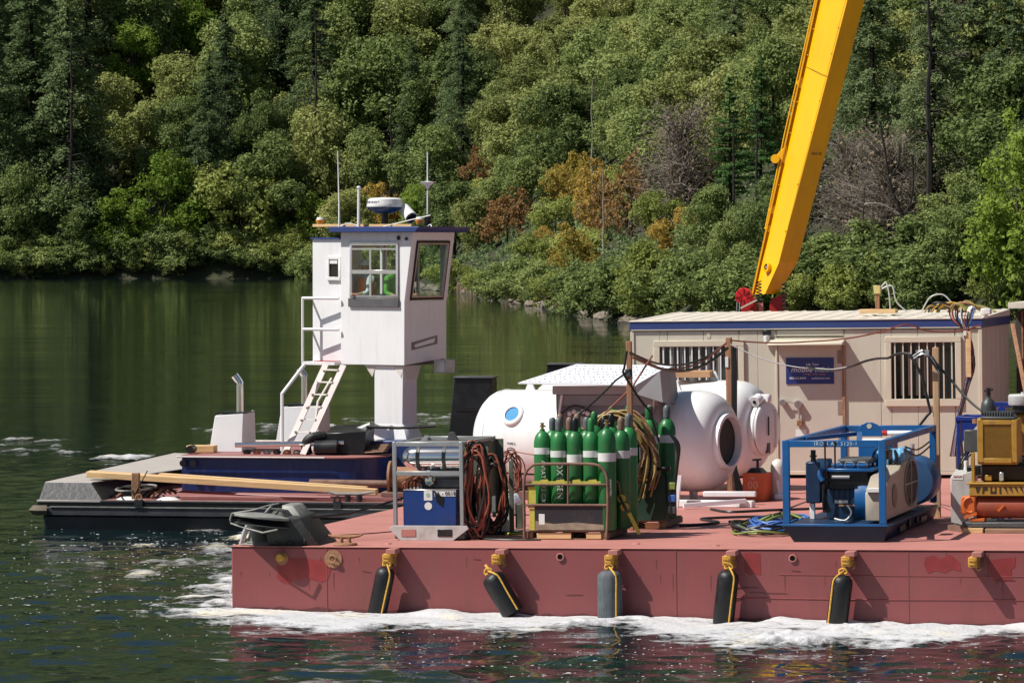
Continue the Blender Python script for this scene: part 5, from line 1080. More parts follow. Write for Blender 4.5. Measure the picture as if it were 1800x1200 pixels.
rb_ = thing('blue_frame', 'royal blue steel frame standing behind the grey cabinet', 'frame', T(8.93, 4.6, 0))
for x in (.03, .62):
    for y in (.03, .8): MB().box(x-.025,x+.025,y-.025,y+.025,0,1.42).build('post', royal, rb_, bevel=.005)
MB().box(-.01,.66,-.01,.07,1.421,1.48).build('top_beam', royal, rb_, bevel=.005); MB().box(-.01,.66,.76,.84,1.421,1.48).build('top_beam', royal, rb_, bevel=.005)
for x in (.03,.62): MB().box(x-.035,x+.035,.071,.759,1.421,1.48).build('side_beam', royal, rb_, bevel=.005)
MB().prism([(.07,1.42),(.34,1.42),(.07,1.12)], .0, .03, 'y').build('gusset', royal, rb_); MB().prism([(.3,1.48),(.6,1.48),(.55,1.6),(.42,1.5)], .8, .83, 'y').build('corner_plate', royal, rb_)
rb2 = thing('blue_frame', 'blue rail frame carrying the grey air filter at the far right', 'frame', T(9.25, 6.2, 0)); MB().box(0,1.4,0,.08,1.55,1.62).build('rail', royal, rb2, bevel=.005)
for x in (.05,1.3): MB().box(x,x+.07,0,.07,0,1.55).build('post', royal, rb2, bevel=.005)
af = thing('air_filter', 'pale round air filter on the engine at the right edge', 'filter', T(9.73, 5.6, 1.60)); MB().lathe([(.001,0),(.2,0),(.21,.02),(.21,.13),(.19,.15),(.03,.16),(.03,.18),(.001,.18)], 28).build('canister', ltgrey, af); MB().cyl((0,0,-.1),(0,0,0),.16,None,20).build('neck', blk2, af)
MB().box(-.3,.5,-.05,.5,-.7,-.1).build('engine_body', eng_y, af, bevel=.05)
gcy = thing('gas_cylinder', 'dark grey gas cylinder standing against the office trailer corner', 'cylinder', T(8.85, 8.6, 0))
MB().lathe([(.001,0),(.11,0),(.115,.02),(.115,1.45),(.10,1.53),(.05,1.58),(.03,1.60),(.03,1.64)], 22).build('body', mat('charcoal_cylinder', (.04,.048,.05), .45, var=.2, vs_=5), gcy); MB().cyl((0,0,1.63),(0,0,1.74),.032,None,10).build('valve', blk2, gcy); MB().cyl((-.06,0,1.70),(.07,0,1.72),.022,None,8).build('outlet', blk2, gcy)
bk = thing('workbench', 'dark cluttered bench behind the right engine', 'bench', T(8.9, 7.6, 0)); MB().box(-.1,1.6,0,.6,.5,.58).build('top', oldwood, bk, bevel=.01)
for x in (0,1.4): MB().box(x,x+.08,0,.08,0,.5).build('leg', oldwood, bk)
for k in range(7): MB().box(.1+.2*k,.22+.2*k,.05,.2,.58,.66+.05*(k % 3)).build('part', [rust, eng_y, blk2][k % 3], bk, bevel=.01)

# ================================================================ tan office trailer
of = thing('office_trailer', 'tan office trailer with blue roof trim, barred windows and a door with a blue sign', 'trailer', T(1.85, 15.9, .02))
CW, CD, CH_ = 5.93, 3.6, 2.48
wins = [(.49,1.84,1.52,2.20), (4.43,5.50,1.30,2.24)]   # x0,x1,z0,z1 openings in the front wall
door = (2.49, 3.63, .10, 2.36)
seams = [0.0, .62, 1.24, 1.86, 2.17, 2.47, 3.65, 4.25, 4.87, 5.49, CW-.0]
cuts = sorted(set([round(s, 3) for s in seams]))
def front_piece(x0, x1, z0, z1):
    if x1-x0 < .02 or z1-z0 < .02: return
    MB().box(x0+.003, x1-.003, 0, .04, z0+.002, z1-.002).build('wall_panel', tan, of, bevel=.004)
for a, b in zip(cuts[:-1], cuts[1:]):
    xs_ = [(a, b)]
    blocks = [w for w in wins+[door]]
    segs = [(a, b)]
    for w in blocks:      # cut panels at window edges
        new = []
        for (p, q) in segs:
            e = sorted([p, q]+[v for v in (w[0], w[1]) if p < v < q]); new += list(zip(e[:-1], e[1:]))
        segs = new
    for p, q in segs:
        m_ = (p+q)/2; w = next((w for w in blocks if w[0] < m_ < w[1]), None)
        if w is None: front_piece(p, q, .10, CH_-.02)
        else:
            if w[2] > .2: front_piece(p, q, .10, w[2])
            front_piece(p, q, w[3], CH_-.02)
MB().box(.0, CW, .05, .09, .10, CH_).build('inner_skin', tan, of)
MB().box(0.004, CW-.004, .10, CD, .10, .14).build('floor', oldwood, of); MB().box(0, CW, CD-.05, CD, .14, CH_).build('rear_wall', tan, of)
MB().box(CW-.06, CW, .041, CD-.051, .14, CH_).build('end_wall', tan, of); MB().box(0, .05, .091, CD-.051, .14, CH_).build('end_wall', tan, of)
for k in range(1, 6): MB().box(CW+.001, CW+.006, .6*k, .6*k+.02, .12, CH_-.02).build('end_seam', tan_trim, of)
MB().box(-.02, CW+.02, -.02, -.001, .04, .10).build('base_skirt', tan_trim, of, bevel=.004)
for x in (-.015, CW-.045): MB().box(x, x+.06, -.022, -.001, .101, CH_-.02).build('corner_trim', tan_trim, of, bevel=.004)
MB().box(-.03, CW+.03, -.03, -.001, CH_-.005, CH_+.14).build('roof_fascia', roofblue, of, bevel=.006)
MB().box(CW+.012, CW+.03, .0, CD, CH_-.005, CH_+.14).build('end_fascia', roofblue, of, bevel=.004)
MB().box(-.03, .0, .0, CD, CH_-.005, CH_+.14).build('end_fascia', roofblue, of, bevel=.004)
MB().hexa([(-.03,-.045,CH_+.141),(CW+.03,-.045,CH_+.141),(CW+.03,CD,CH_+.141),(-.03,CD,CH_+.141)], [(-.03,-.045,CH_+.16),(CW+.03,-.045,CH_+.16),(CW+.03,CD,CH_+.25),(-.03,CD,CH_+.25)]).build('roof', roofm, of, bevel=.004)
for k in range(19):
    x = .05+k*.32; MB().hexa([(x,-.04,CH_+.155),(x+.10,-.04,CH_+.155),(x+.10,CD,CH_+.24),(x,CD,CH_+.24)], [(x+.03,-.04,CH_+.175),(x+.07,-.04,CH_+.175),(x+.07,CD,CH_+.262),(x+.03,CD,CH_+.262)]).build('roof_rib', roofm, of)
for w in wins:
    x0, x1, z0, z1 = w; big = x0 > 3
    fr = MB().box(x0-.10, x1+.10, -.045, -.001, z1+.0, z1+.10).box(x0-.10, x1+.10, -.045, -.001, z0-.12, z0).box(x0-.10, x0, -.044, -.001, z0, z1).box(x1, x1+.10, -.044, -.001, z0, z1).build('window_frame', tan_trim, of, bevel=.006)
    MB().box(x0, x1, .03, .04, z0, z1).build('window_pane', dkglass, fr)
    n = 8 if big else 11
    b0 = MB().box(-.011, .011, -.02, -.004, z0+.004, z1-.004).build('window_bar', paper if not big else tan_trim, fr, M=T(x0+.06,0,0))
    for k in range(1, n):
        c = b0.copy(); COL.objects.link(c); c.parent = fr; c.matrix_basis = T(x0+.06+(x1-x0-.12)*k/(n-1), 0, 0)
    for k in range(7 if big else 9): MB().box(x0+.03+(x1-x0-.1)*k/8, x0+.08+(x1-x0-.1)*k/8, .018, .026, z0+.06, z1-.0).build('blind_slat', mat('cream_blind' + str(k), (.30-.03*(k % 3), .29-.03*(k % 3), .26), .7) if not big else mat('dark_blind' + str(k), (.06+.02*(k % 3), .055, .05), .7), fr)
dr = MB().box(2.51, 3.61, -.012, .03, .08, 2.27).build('door', mat('tan_door', (.53,.48,.41), .5, var=.06, vs_=2, dirt=(.42,.36,.29), dirt_amt=.4), of, bevel=.006)
for x in (2.47, 3.611): MB().box(x, x+.038, -.03, .0, .06, 2.31).build('door_frame', tan_trim, of, bevel=.004)
MB().box(2.47, 3.65, -.06, -.031, 2.28, 2.33).build('door_frame', tan_trim, of, bevel=.004)
MB().box(3.60, 3.645, -.035, -.031, .1, 2.2).build('door_seam', rust, of)
for z in (.55, 1.05, 1.9): MB().box(3.52, 3.60, -.02, -.013, z, z+.22).build('hinge', mat('brown_hinge', (.25,.2,.16), .6), dr)
MB().cyl((2.60,-.1,1.25),(2.60,-.02,1.25),.055,None,14).build('door_knob', chrome, dr); MB().cyl((2.86,-.1,1.22),(2.86,-.02,1.22),.065,None,14).build('deadbolt', chrome, dr)
MB().beam((2.66,-.08,1.27),(2.80,-.08,1.24),.02,.02).build('latch_arm', alu, dr); MB().cyl((2.86,-.06,1.22),(2.87,-.05,.95),.018,None,8).build('chain', alu, dr); MB().box(2.83,2.93,-.08,-.02,.86,.96).build('padlock', rust, dr, bevel=.01); MB().box(2.8,2.98,-.016,-.0125,.68,.80).build('notice', paper, dr)
MB().hexa([(2.40,-.38,2.215),(3.66,-.38,2.215),(3.66,-.03,2.27),(2.40,-.03,2.27)], [(2.40,-.38,2.24),(3.66,-.38,2.24),(3.66,-.03,2.31),(2.40,-.03,2.31)]).build('awning', tan_trim, of, bevel=.004)
sg = MB().box(2.65, 3.46, -.026, -.0135, 1.56, 2.00).build('sign', mat('dark_blue_banner', (.022,.030,.16), .35, var=.08, vs_=4), of)
txw = mat('white_lettering', (.72,.75,.82), .5); txo = mat('salmon_lettering', (.60,.22,.20), .5)
text('mobile mini', .135, txw, sg, T(3.05,-.029,1.80) @ RX90, shear=.25); text('storage - tank - pump', .042, txo, sg, T(3.13,-.029,1.725) @ RX90, shear=.1)
text('800.835.8404', .052, txw, sg, T(2.85,-.029,1.655) @ RX90); text('mobilemini.com', .048, txw, sg, T(3.24,-.029,1.655) @ RX90); text('Life Tent', .06, txw, sg, T(3.10,-.029,1.885) @ RX90)
MB().box(0.0,CW,-.034,-.0305,CH_-.005,CH_+.012).build('fascia_lip', tan_trim, of)
lt = MB().box(2.27, 2.40, -.10, -.001, 2.38, 2.47).build('wall_light', blk2, of, bevel=.01); MB().lathe([(.001,0),(.045,.01),(.055,.14),(.04,.145)], 14, T(2.335,-.06,2.235)).build('light_globe', paper, lt)
MB().box(1.3,1.36,-.008,-.001,2.34,CH_-.03).build('patch_strip', tan_trim, of)
# things on and against the trailer
rp = thing('marker_block', 'tan lumber base with a short post and yellow lamp head on the trailer roof', 'post base', T(5.58, 16.9, 2.735))
MB().box(0,.62,0,.3,0,.07).build('base', lumber, rp, bevel=.006); MB().box(.26,.33,.1,.17,.07,.33).build('post', postwood, rp, bevel=.004); MB().box(.24,.35,.08,.19,.33,.47).build('lamp_head', mat('pale_yellow_box', (.62,.50,.20), .6), rp, bevel=.006)
for k, q in enumerate(([(.35,.12,.42),(.45,.1,.52),(.5,.1,.32),(.52,.1,.04)], [(.35,.12,.4),(.55,.1,.46),(.62,.1,.2),(.8,.1,.02)], [(1.05,.1,.02),(1.2,.1,.26),(1.42,.1,.3),(1.6,.1,.12),(1.7,.1,.04)])): MB().tube(smooth_path([Vector(p) for p in q], 6), .013, 6).build('white_cable', ltgrey, rp)
rcable = thing('roof_cables', 'heap of yellow and black cables on the right end of the trailer roof', 'cables', T(6.85, 16.5, 2.73)); rg = random.Random(31)
for k in range(14):
    x0_ = rg.uniform(0, .6); MB().tube(smooth_path([(x0_-.1,0,.02),(x0_,rg.uniform(-.1,.1),.12+rg.uniform(-.04,.08)),(x0_+.2,rg.uniform(-.1,.1),.13+rg.uniform(-.05,.06)),(x0_+.4,.05,.06),(x0_+.5,0,.02)],5), .016, 6).build('loop', [hose_y, hose_b, rust, hose_g, yrope][k % 5], rcable)
sc = thing('security_camera', 'round white security camera on the trailer roof corner', 'camera', T(7.60, 16.1, 2.66)); MB().ball((0,0,.12), .075, 14).build('dome', gel, sc); MB().ball((.02,-.06,.12), .035, 10).build('lens', blk2, sc); MB().cyl((0,0,0),(0,0,.08),.03,None,10).build('mount', paper, sc)
sc2 = thing('security_camera', 'boxy white security camera right of the round one', 'camera', T(7.82, 16.2, 2.66)); MB().box(-.07,.09,-.1,.1,.05,.15).build('housing', gel, sc2, bevel=.012); MB().box(-.02,.03,-.02,.03,-.02,.05).build('mount', paper, sc2)
cbl = thing('corner_cables', 'bundle of coloured wires and black cables dropping down the right corner of the trailer', 'cables', T(7.55, 15.2, 0)); rg = random.Random(17)
cols_ = [alu, hose_b, hose_r, hose_blue, paper, hose_b, hose_b, mat('pink_wire', (.6,.2,.2), .5)]
for k in range(22):
    a = rg.uniform(-.22,.22); b = rg.uniform(-.12,.12)
    MB().tube(smooth_path([(a, 0, 2.80+rg.uniform(-.05,.05)), (a*.8, -.03, 2.65), (b*.4+.1, -.02, 2.36), (b*.4+.12+.02*(k % 4), 0, 1.9), (.05+b*.3, 0, 1.45), (-.06+b*.3, 0, 1.0), (-.1+b, .0, .4)], 4), .011, 5).build('wire', cols_[k % 8] if k < 12 else hose_b, cbl)
MB().box(.08,.16,-.05,.05,1.7,2.45).build('board', lumber, cbl, bevel=.005); MB().box(.04,.09,-.07,-.05,2.38,2.46).build('tape', paper, cbl)
lp = thing('leaning_pole', 'long orange-brown pole leaning on the right end of the trailer', 'pole', T(8.35, 14.5, 0)); MB().beam((.0,1.0,2.55),(.45,-.3,1.0),.06,.05).build('pole', postwood, lp, bevel=.005); MB().beam((.45,-.3,1.0),(.5,-.45,0),.06,.05).build('pole', postwood, lp)
# dark shed beyond the trailer
o2 = thing('storage_container', 'second tan container with an open dark doorway at the right edge', 'container', T(7.86, 19.7, 0))
MB().box(.9,4,0,2.6,.0,2.75).build('body', mat('brown_tan_container', (.33,.26,.19), .6, var=.2, vs_=2), o2, bevel=.01); MB().box(.0,.9,.2,2.6,0,2.7).build('dark_doorway', mat('dark_brown_shade_cloth', (.07,.055,.045), .8), o2); MB().box(-.1,4.1,-.1,2.7,2.76,2.86).build('roof_edge', roofm, o2)
for k in range(4): MB().box(.1+.25*k,.13+.25*k,.15,.19,1.6,2.7).build('door_rod', rust, o2)

# strung cables between posts
def strung(name, lab, segs, m_, r_=.016, cat='cable'):
    pts = []
    for a, b, d in segs: pts += sag(a, b, d, 4)[:-1]
    pts.append(Vector(segs[-1][1])); pts = smooth_path(pts, 5); tag(MB().tube(pts, r_, 6).build(name, m_, None, BARGE), lab, cat)
A1 = (4.70, 3.15, 2.42); A2 = (4.48, 11.1, 2.36); 
strung('strung_cable', 'thick black cable sagging from the front post to the post by the open chamber', [(A1, (4.5, 10.9, 2.30), .30)], hose_b, .022)
strung('strung_cable', 'second black cable just above the first between the two front posts', [(A1, (4.44, 11.0, 2.36), .24)], hose_b, .016)
strung('red_strung_cable', 'rust-red cable twisted round the black ones between the posts', [((4.72,3.15,2.36), (4.46,11.0,2.38), .27)], hose_r, .013)
strung('red_strung_cable', 'red cable running along the trailer wall under the blue trim', [((4.5,11.1,2.42),(5.5,12.5,2.36),.03), ((5.5,12.5,2.36),(6.9,13.5,2.60),.06), ((6.9,13.5,2.60),(7.95,14.5,2.56),.12)], hose_r, .013)
strung('white_cable', 'thin white cable sagging from the brown post to the blue sign', [((4.5,11.1,2.36),(5.95,11.0,1.97),.10), ((5.95,11.0,1.97),(7.1,6.5,2.12),.02)], ltgrey, .010)
strung('strung_cable', 'black and white cable arching from the blue sign to the post behind the skid', [((5.75,11.0,1.99),(7.1,7.2,2.12),.06), ((7.1,7.2,2.12),(7.75,6.2,2.25),-.03), ((7.75,6.2,2.25),(8.12,6.0,2.30),-.04)], hose_b, .018)
strung('strung_cable', 'black cable dropping from the arch down the post behind the skid', [((8.05,6.0,2.31),(8.28,5.95,1.95),-.06), ((8.28,5.95,1.95),(8.38,5.95,1.5),0), ((8.38,5.95,1.5),(8.22,5.95,1.30),0)], hose_b, .02)
strung('strung_cable', 'black cable running down right from the bundled post to the ochre engine', [((8.45,5.95,2.2),(8.72,5.9,1.9),0), ((8.72,5.9,1.9),(9.15,5.6,1.52),.03)], hose_b, .018)
strung('strung_cable', 'black cable hanging from the front post down left to the caps of the cylinders', [((4.70,3.15,2.2),(4.52,3.0,2.05),0), ((4.52,3.0,2.05),(4.02,2.6,1.55),.02)], hose_b, .013)
strung('strung_cable', 'black cable running down right from the front post over the mustard hoses', [((4.66,3.1,2.45),(4.62,3.05,2.15),0), ((4.62,3.05,2.15),(4.95,3.2,1.62),.03), ((4.95,3.2,1.62),(5.05,3.3,1.2),0)], hose_b, .016)
strung('red_strung_cable', 'rust-red cable slanting down left behind the front post', [((4.95,3.4,2.38),(4.68,3.3,1.95),0), ((4.68,3.3,1.95),(4.36,3.0,1.60),0)], hose_r, .014)

# ================================================================ crane boom and pedestal behind the trailer
cr = thing('crane_boom', 'tall yellow crane boom leaning up right out of the picture', 'crane', T(0, 0, 0))
def sect(w_, aL, aM, aR, v0): return [Vector((aL, v0+.55, w_)), Vector((aM, v0, w_)), Vector((aR, v0+.30, w_)), Vector((aL+(aR-aM), v0+.85, w_))]
S0 = sect(3.02, 2.30, 2.62, 2.82, 24); S1 = sect(3.62, 2.44, 2.90, 3.20, 24); S2 = sect(8.5, 3.60, 4.26, 4.53, 24); S3 = sect(17, 5.61, 6.53, 6.86, 24)
bm_ = MB(); bm_.add(S0+S1+S2+S3, [(0,3,2,1),(12,13,14,15)]+[(4*k+i, 4*k+(i+1) % 4, 4*k+4+(i+1) % 4, 4*k+4+i) for k in range(3) for i in range(4)])
bo = bm_.build('boom_box', crane_y, cr, angle=3)
for f in (.12,.3,.5,.62,.8,.9):
    for e_ in (0, 1): MB().ball(S1[0].lerp(S2[0], f).lerp(S1[1].lerp(S2[1], f), .06+.86*e_)+Vector((-.005,-.012,0)), .018, 8).build('bolt_head', crane_y, cr)
MB().beam(S0[0]+Vector((-.02,-.0,0)), S3[0]+Vector((-.02,0,0)), .03, .14, (0,1,0)).build('edge_flange', mat('boom_edge_yellow', (.85,.45,.006), .4), cr)
MB().beam(S1[1]+Vector((.0,-.012,0)), S3[1]+Vector((.0,-.012,0)), .012, .012).build('weld_bead', crane_y, cr)
hole = S1[0].lerp(S1[1], .5)+Vector((-.03,-.03,-.10)); nrm = (S1[1]-S1[0]).cross(S2[0]-S1[0]).normalized(); q_ = nrm.to_track_quat('Z','Y').to_matrix().to_4x4()
Mh = Matrix.Translation(hole) @ q_
MB().lathe([(.10,-.05),(.10,.05),(.065,.055),(.06,-.02)], 20, Mh, open_=True).build('pin_boss', crane_y, cr); MB().lathe([(.001,.03),(.062,.03)], 18, Mh).build('pin_hole', blk2, cr); MB().lathe([(.001,.05),(.03,.045)], 12, Mh).build('pin', alu, cr)
for f, s_ in ((.69, .09), (.41, .14), (.2, .07), (.13, .05)):
    c = S1[0].lerp(S2[0], f); MB().hexa([c+Vector((-.0,-.05,-s_)),c+Vector((.06,-.05,-s_)),c+Vector((.06,.05,-s_)),c+Vector((0,.05,-s_))], [c+Vector((-.08-.06*(s_>.1),-.05,s_*.2)),c+Vector((.06,-.05,s_*1.6)),c+Vector((.06,.05,s_*1.6)),c+Vector((-.08-.06*(s_>.1),.05,s_*.2))]).build('bracket', crane_y, cr, bevel=.01)
cc = S1[0].lerp(S2[0], .405)+Vector((-.15,-.02,-.02)); MB().cyl(cc+Vector((0,-.08,0)), cc+Vector((0,.08,0)), .085, None, 16).build('roller', crane_y, cr)
cc = S1[0].lerp(S2[0], .95); MB().tube([S1[0].lerp(S2[0], .13)+Vector((-.05,-.03,0)), S1[0].lerp(S2[0], .5)+Vector((-.08,-.03,0)), S1[0].lerp(S2[0], 1.3)+Vector((-.05,-.03,0))], .014, 6).build('pipe_line', crane_y, cr)
w0 = S1[1].lerp(S2[1], .72); MB().beam(S1[0].lerp(S2[0], .76)+Vector((0,-.004,0)), S1[1].lerp(S2[1], .71)+Vector((0,-.005,0)), .008, .008).build('weld_seam', mat('brown_weld', (.4,.2,.01), .6), cr)
# printed plate on the right face
fr_ = (S1[1].lerp(S2[1], .415)+S1[2].lerp(S2[2], .415))/2; n2 = (S1[2]-S1[1]).cross(S2[1]-S1[1]).normalized(); 
if n2.y > 0: n2 = -n2
px_ = (S1[2]-S1[1]).normalized(); py_ = n2.cross(px_); Mt = Matrix((px_, py_, n2)).transposed().to_4x4(); Mt.translation = fr_+n2*.006
text('EKA 28', .075, mat('faded_brown_print', (.25,.13,.03), .6), cr, Mt)
base = thing('crane_pedestal', 'dark red crane pedestal behind the trailer roof', 'pedestal', T(2.5, 24.2, 0))
MB().box(-.28,.35,0,.9,.0,2.62).build('column', crane_r, base, bevel=.02); MB().box(-.36,-.1,-.1,.2,2.55,2.95).build('bracket', crane_r, base, bevel=.02); MB().hexa([(.15,-.05,2.6),(.4,-.05,2.6),(.4,.3,2.6),(.15,.3,2.6)], [(.2,-.05,2.92),(.44,-.05,3.02),(.44,.3,3.02),(.2,.3,2.92)]).build('cheek_plate', crane_r, base, bevel=.01); MB().box(-.02,.06,-.12,-.05,2.64,2.86).build('pink_plate', mat('pink_primer', (.55,.22,.20), .5), base)
rl = thing('hose_reel', 'bright red round hose reel at the foot of the yellow boom', 'reel', T(2.24, 23.9, 2.98))
MB().lathe([(.001,-.08),(.15,-.08),(.165,-.04),(.165,.04),(.15,.08),(.001,.08)], 24, RX90).build('drum', mat('bright_red_paint', (.62,.02,.03), .4), rl)
for k in range(8): a = k*math.tau/8; MB().box(-.012,.012,-.1,-.08,.05,.16).build('rib', crane_r, rl, M=Matrix.Rotation(a, 4, 'Y'))
for k in range(2): MB().tube([(-.12+.05*k,-.1,-.1),(-.13+.05*k,-.1,-.38)], .01, 5).build('hanging_wire', gal, rl)
MB().beam((-.05,-.12,-.22),(.28,-.12,-.06),.03,.03).build('rod', tan, rl)
sp_ = thing('spiral_hose', 'black spiral cable hanging right of the boom foot', 'cable', T(2.98, 24.1, 2.62)); MB().tube([Vector((.05*math.cos(i*.9), .05*math.sin(i*.9), i*.011)) for i in range(56)], .012, 5).build('spiral', hose_b, sp_)
sp2 = thing('spiral_hose', 'black spiral cable in front of the boom pin', 'cable', T(2.55, 23.75, 2.85)); MB().tube([Vector((.05*math.cos(i*.9), .05*math.sin(i*.9), i*.0085)) for i in range(50)], .012, 5).build('spiral', hose_b, sp2)

# ================================================================ people
skin_m = mat('skin', (.42, .24, .16), .55); 
def person(fr, M, label, shirt, pants, hat=None, vest=None, arm=20):
    t = thing('person', label, 'person', M, fr)
    J = {'pel': (0,0,.95), 'spi': (0,0,1.2), 'che': (0,.01,1.42), 'nec': (0,.0,1.53), 'hea': (0,-.02,1.64), 'top': (0,-.01,1.74), 'ls': (-.19,0,1.44), 'rs': (.19,0,1.44), 'le': (-.26,-.06,1.18), 're': (.26,-.08,1.18),
         'lh': (-.2,-.28,1.12), 'rh': (.2,-.30,1.14), 'lf': (-.19,-.37,1.13), 'rf': (.19,-.39,1.15), 'lhip': (-.1,0,.9), 'rhip': (.1,0,.9), 'lk': (-.11,-.01,.5), 'rk': (.11,-.01,.5), 'la': (-.11,.02,.08), 'ra': (.11,.02,.08), 'lt': (-.12,-.14,.03), 'rt': (.12,-.14,.03)}
    E_ = [('pel','spi'),('spi','che'),('che','nec'),('nec','hea'),('hea','top'),('che','ls'),('che','rs'),('ls','le'),('rs','re'),('le','lh'),('re','rh'),('lh','lf'),('rh','rf'),('pel','lhip'),('pel','rhip'),('lhip','lk'),('rhip','rk'),('lk','la'),('rk','ra'),('la','lt'),('ra','rt')]
    Rr = {'pel':.15,'spi':.145,'che':.16,'nec':.055,'hea':.09,'top':.07,'ls':.07,'rs':.07,'le':.048,'re':.048,'lh':.03,'rh':.03,'lf':.03,'rf':.03,'lhip':.09,'rhip':.09,'lk':.06,'rk':.06,'la':.045,'ra':.045,'lt':.035,'rt':.035}
    ks = list(J); me = bpy.data.meshes.new('body'); me.from_pydata([J[k] for k in ks], [(ks.index(a), ks.index(b)) for a, b in E_], [])
    o = bpy.data.objects.new('body', me); COL.objects.link(o); sm = o.modifiers.new('skin', 'SKIN'); ss = o.modifiers.new('sub', 'SUBSURF'); ss.levels = ss.render_levels = 2
    for i, k in enumerate(ks):
        sv = me.skin_vertices[0].data[i]; sv.radius = (Rr[k], Rr[k]*(.7 if k in ('pel','spi','che') else 1)); sv.use_root = (k == 'pel')
    dg = bpy.context.evaluated_depsgraph_get(); nm = bpy.data.meshes.new_from_object(o.evaluated_get(dg)); o.modifiers.clear(); o.data = nm
    nm.materials.clear()
    for m_ in (skin_m, shirt, pants): nm.materials.append(m_)
    for p in nm.polygons:
        c = p.center; z = c.z; p.use_smooth = True
        p.material_index = 2 if (z < .98 and abs(c.x) < .2) else 1 if (z < 1.53 and not (c.y < -.18)) else 0
    o.parent = t
    MB().ball((0,-.125,1.645), (.014,.02,.022), 8).build('nose', skin_m, o)
    if hat: MB().lathe([(.098,-.03),(.10,.0),(.08,.07),(.001,.09)], 18, T(0,-.01,1.70)).build('cap', hat, t); MB().hexa([(-.07,-.2,1.69),(.07,-.2,1.69),(.08,-.08,1.69),(-.08,-.08,1.69)], [(-.07,-.2,1.70),(.07,-.2,1.70),(.08,-.08,1.71),(-.08,-.08,1.71)]).build('cap_peak', hat, t)
    else: MB().ball((0,.0,1.69), (.095,.105,.085), 12).build('hair', blk2, t)
    if vest: MB().tube([(0,0,1.02),(0,0,1.2),(0,0,1.44)], [.175,.175,.16], 14).build('vest', vest, t)
    return t

# ================================================================ push boat
hull_d = mat('black_float_steel', (.016,.017,.02), .35, var=.4, vs_=3, dirt=(.06,.06,.065), dirt_amt=.7, dirt_scale=2)
deckr = mat('tug_deck_red', (.30,.125,.115), .6, var=.15, vs_=2, dirt=(.2,.1,.09), dirt_amt=.6)
bow_g = mat('grey_bow_steel', (.045,.045,.052), .5, var=.25, vs_=3, dirt=(.04,.04,.045), dirt_amt=.6, bump=.4, bscale=12)
plate_b = mat('pale_deck_plate', (.42,.39,.36), .6, var=.08, vs_=2, dirt=(.4,.34,.28), dirt_amt=.4)
tb = thing('push_boat', 'white and navy push boat with a tall pilothouse moored to the left of the barge', 'push boat', T(0, 0, 0), TUG)
MB().hexa([(.22,.12,-.5),(7.3,.12,-.5),(7.3,9.6,-.5),(.22,9.6,-.5)], [(.12,.10,.24),(7.3,.10,.24),(7.3,9.7,.24),(.12,9.7,.24)]).build('hull', hull_d, tb, bevel=.03)
MB().box(.02,7.3,.0,9.75,.241,.385).build('rubbing_band', greyhull, tb, bevel=.012)
MB().box(.28,7.3,-.02,-.001,.385,.40).build('band_lip', pale, tb)
MB().box(.04,7.3,.05,9.75,.388,.47).build('hull_side_upper', hull_d, tb, bevel=.01)
MB().box(.05,7.3,.04,9.74,.471,.49).build('deck', deckr, tb)
MB().box(.05,1.15,-.002,.04,.465,.50).build('bow_lip', plate_b, tb, bevel=.006); MB().box(1.16,7.3,.0,.035,.47,.505).build('deck_edge', greyhull, tb, bevel=.006)
MB().tube([(.04,.3,.33),(-.02,.1,.33),(-.0,-.04,.33),(.1,-.09,.33),(.24,-.06,.33)], .085, 4).build('corner_roller', mat('brown_rubber_fender', (.12,.10,.07), .8, var=.3, vs_=5), tb)
MB().hexa([(.08,.02,.49),(1.18,.02,.49),(1.18,.05,.49),(.08,.05,.49)], [(.13,.22,.78),(.93,.22,.78),(.93,.25,.78),(.13,.25,.78)]).build('bow_face', bow_g, tb)
MB().hexa([(.09,.06,.49),(1.17,.06,.49),(.7,9.7,.49),(.09,9.7,.49)], [(.13,.25,.779),(.93,.25,.779),(.42,9.7,.779),(.13,9.7,.779)]).build('bow_raised_deck', bow_g, tb)
MB().hexa([(.13,.24,.780),(.95,.24,.780),(2.2,8.8,.780),(.15,9.72,.780)], [(.14,.25,.795),(.94,.25,.795),(2.2,8.8,.795),(.15,9.72,.795)]).build('bow_top_plate', plate_b, tb)
MB().tube([(.13,.26,.80),(.13,9.7,.80)], .018, 6).build('plate_edge', blk2, tb)
# clutter in the shade of the bow deck
rg = random.Random(41)
for k in range(9): MB().tube(smooth_path([(1.15+.1*k,.7,.52),(1.3+.1*k,.9,.6+rg.uniform(0,.08)),(1.5+.09*k,1.0,.56)],4), .02, 5).build('rope_loop', [blk2, rust, hose_b][k % 3], tb)
MB().tube([Vector((1.55+.28*math.cos(a),.9+.9*math.sin(a),.66)) for a in [i*math.tau/30 for i in range(30)]], .018, 6, True).build('steel_ring', pale, tb)
MB().lathe([(.001,.5),(.26,.5),(.26,.66),(.001,.66)], 24, T(1.55,1.1,0)).build('winch_drum', blk2, tb)
for x in (1.74, 5.13): 
    MB().box(x,x+.14,-.03,.02,.40,.52).build('chain_eye_base', hull_d, tb); MB().tube([Vector((x+.07+.05*math.cos(a),.0,.55+.05*math.sin(a))) for a in [i*math.tau/12 for i in range(12)]], .018, 6, True).build('chain_eye', rust if x < 3 else hull_d, tb)
MB().box(1.66,1.79,.1,.2,.52,.96).build('brown_stanchion', rust, tb, bevel=.01); MB().tube([(1.72,.1,.6),(1.95,.05,1.0)], .01, 5).build('wire', hose_b, tb)
MB().box(2.4,6.2,.5,.6,.50,.56).build('deck_channel', deckr, tb, bevel=.01); MB().tube([(2.0,1.2,.60),(4.2,.5,.56),(5.6,.4,.55)], .025, 6).build('deck_pipe', mat('dark_red_pipe', (.22,.06,.06), .5), tb)
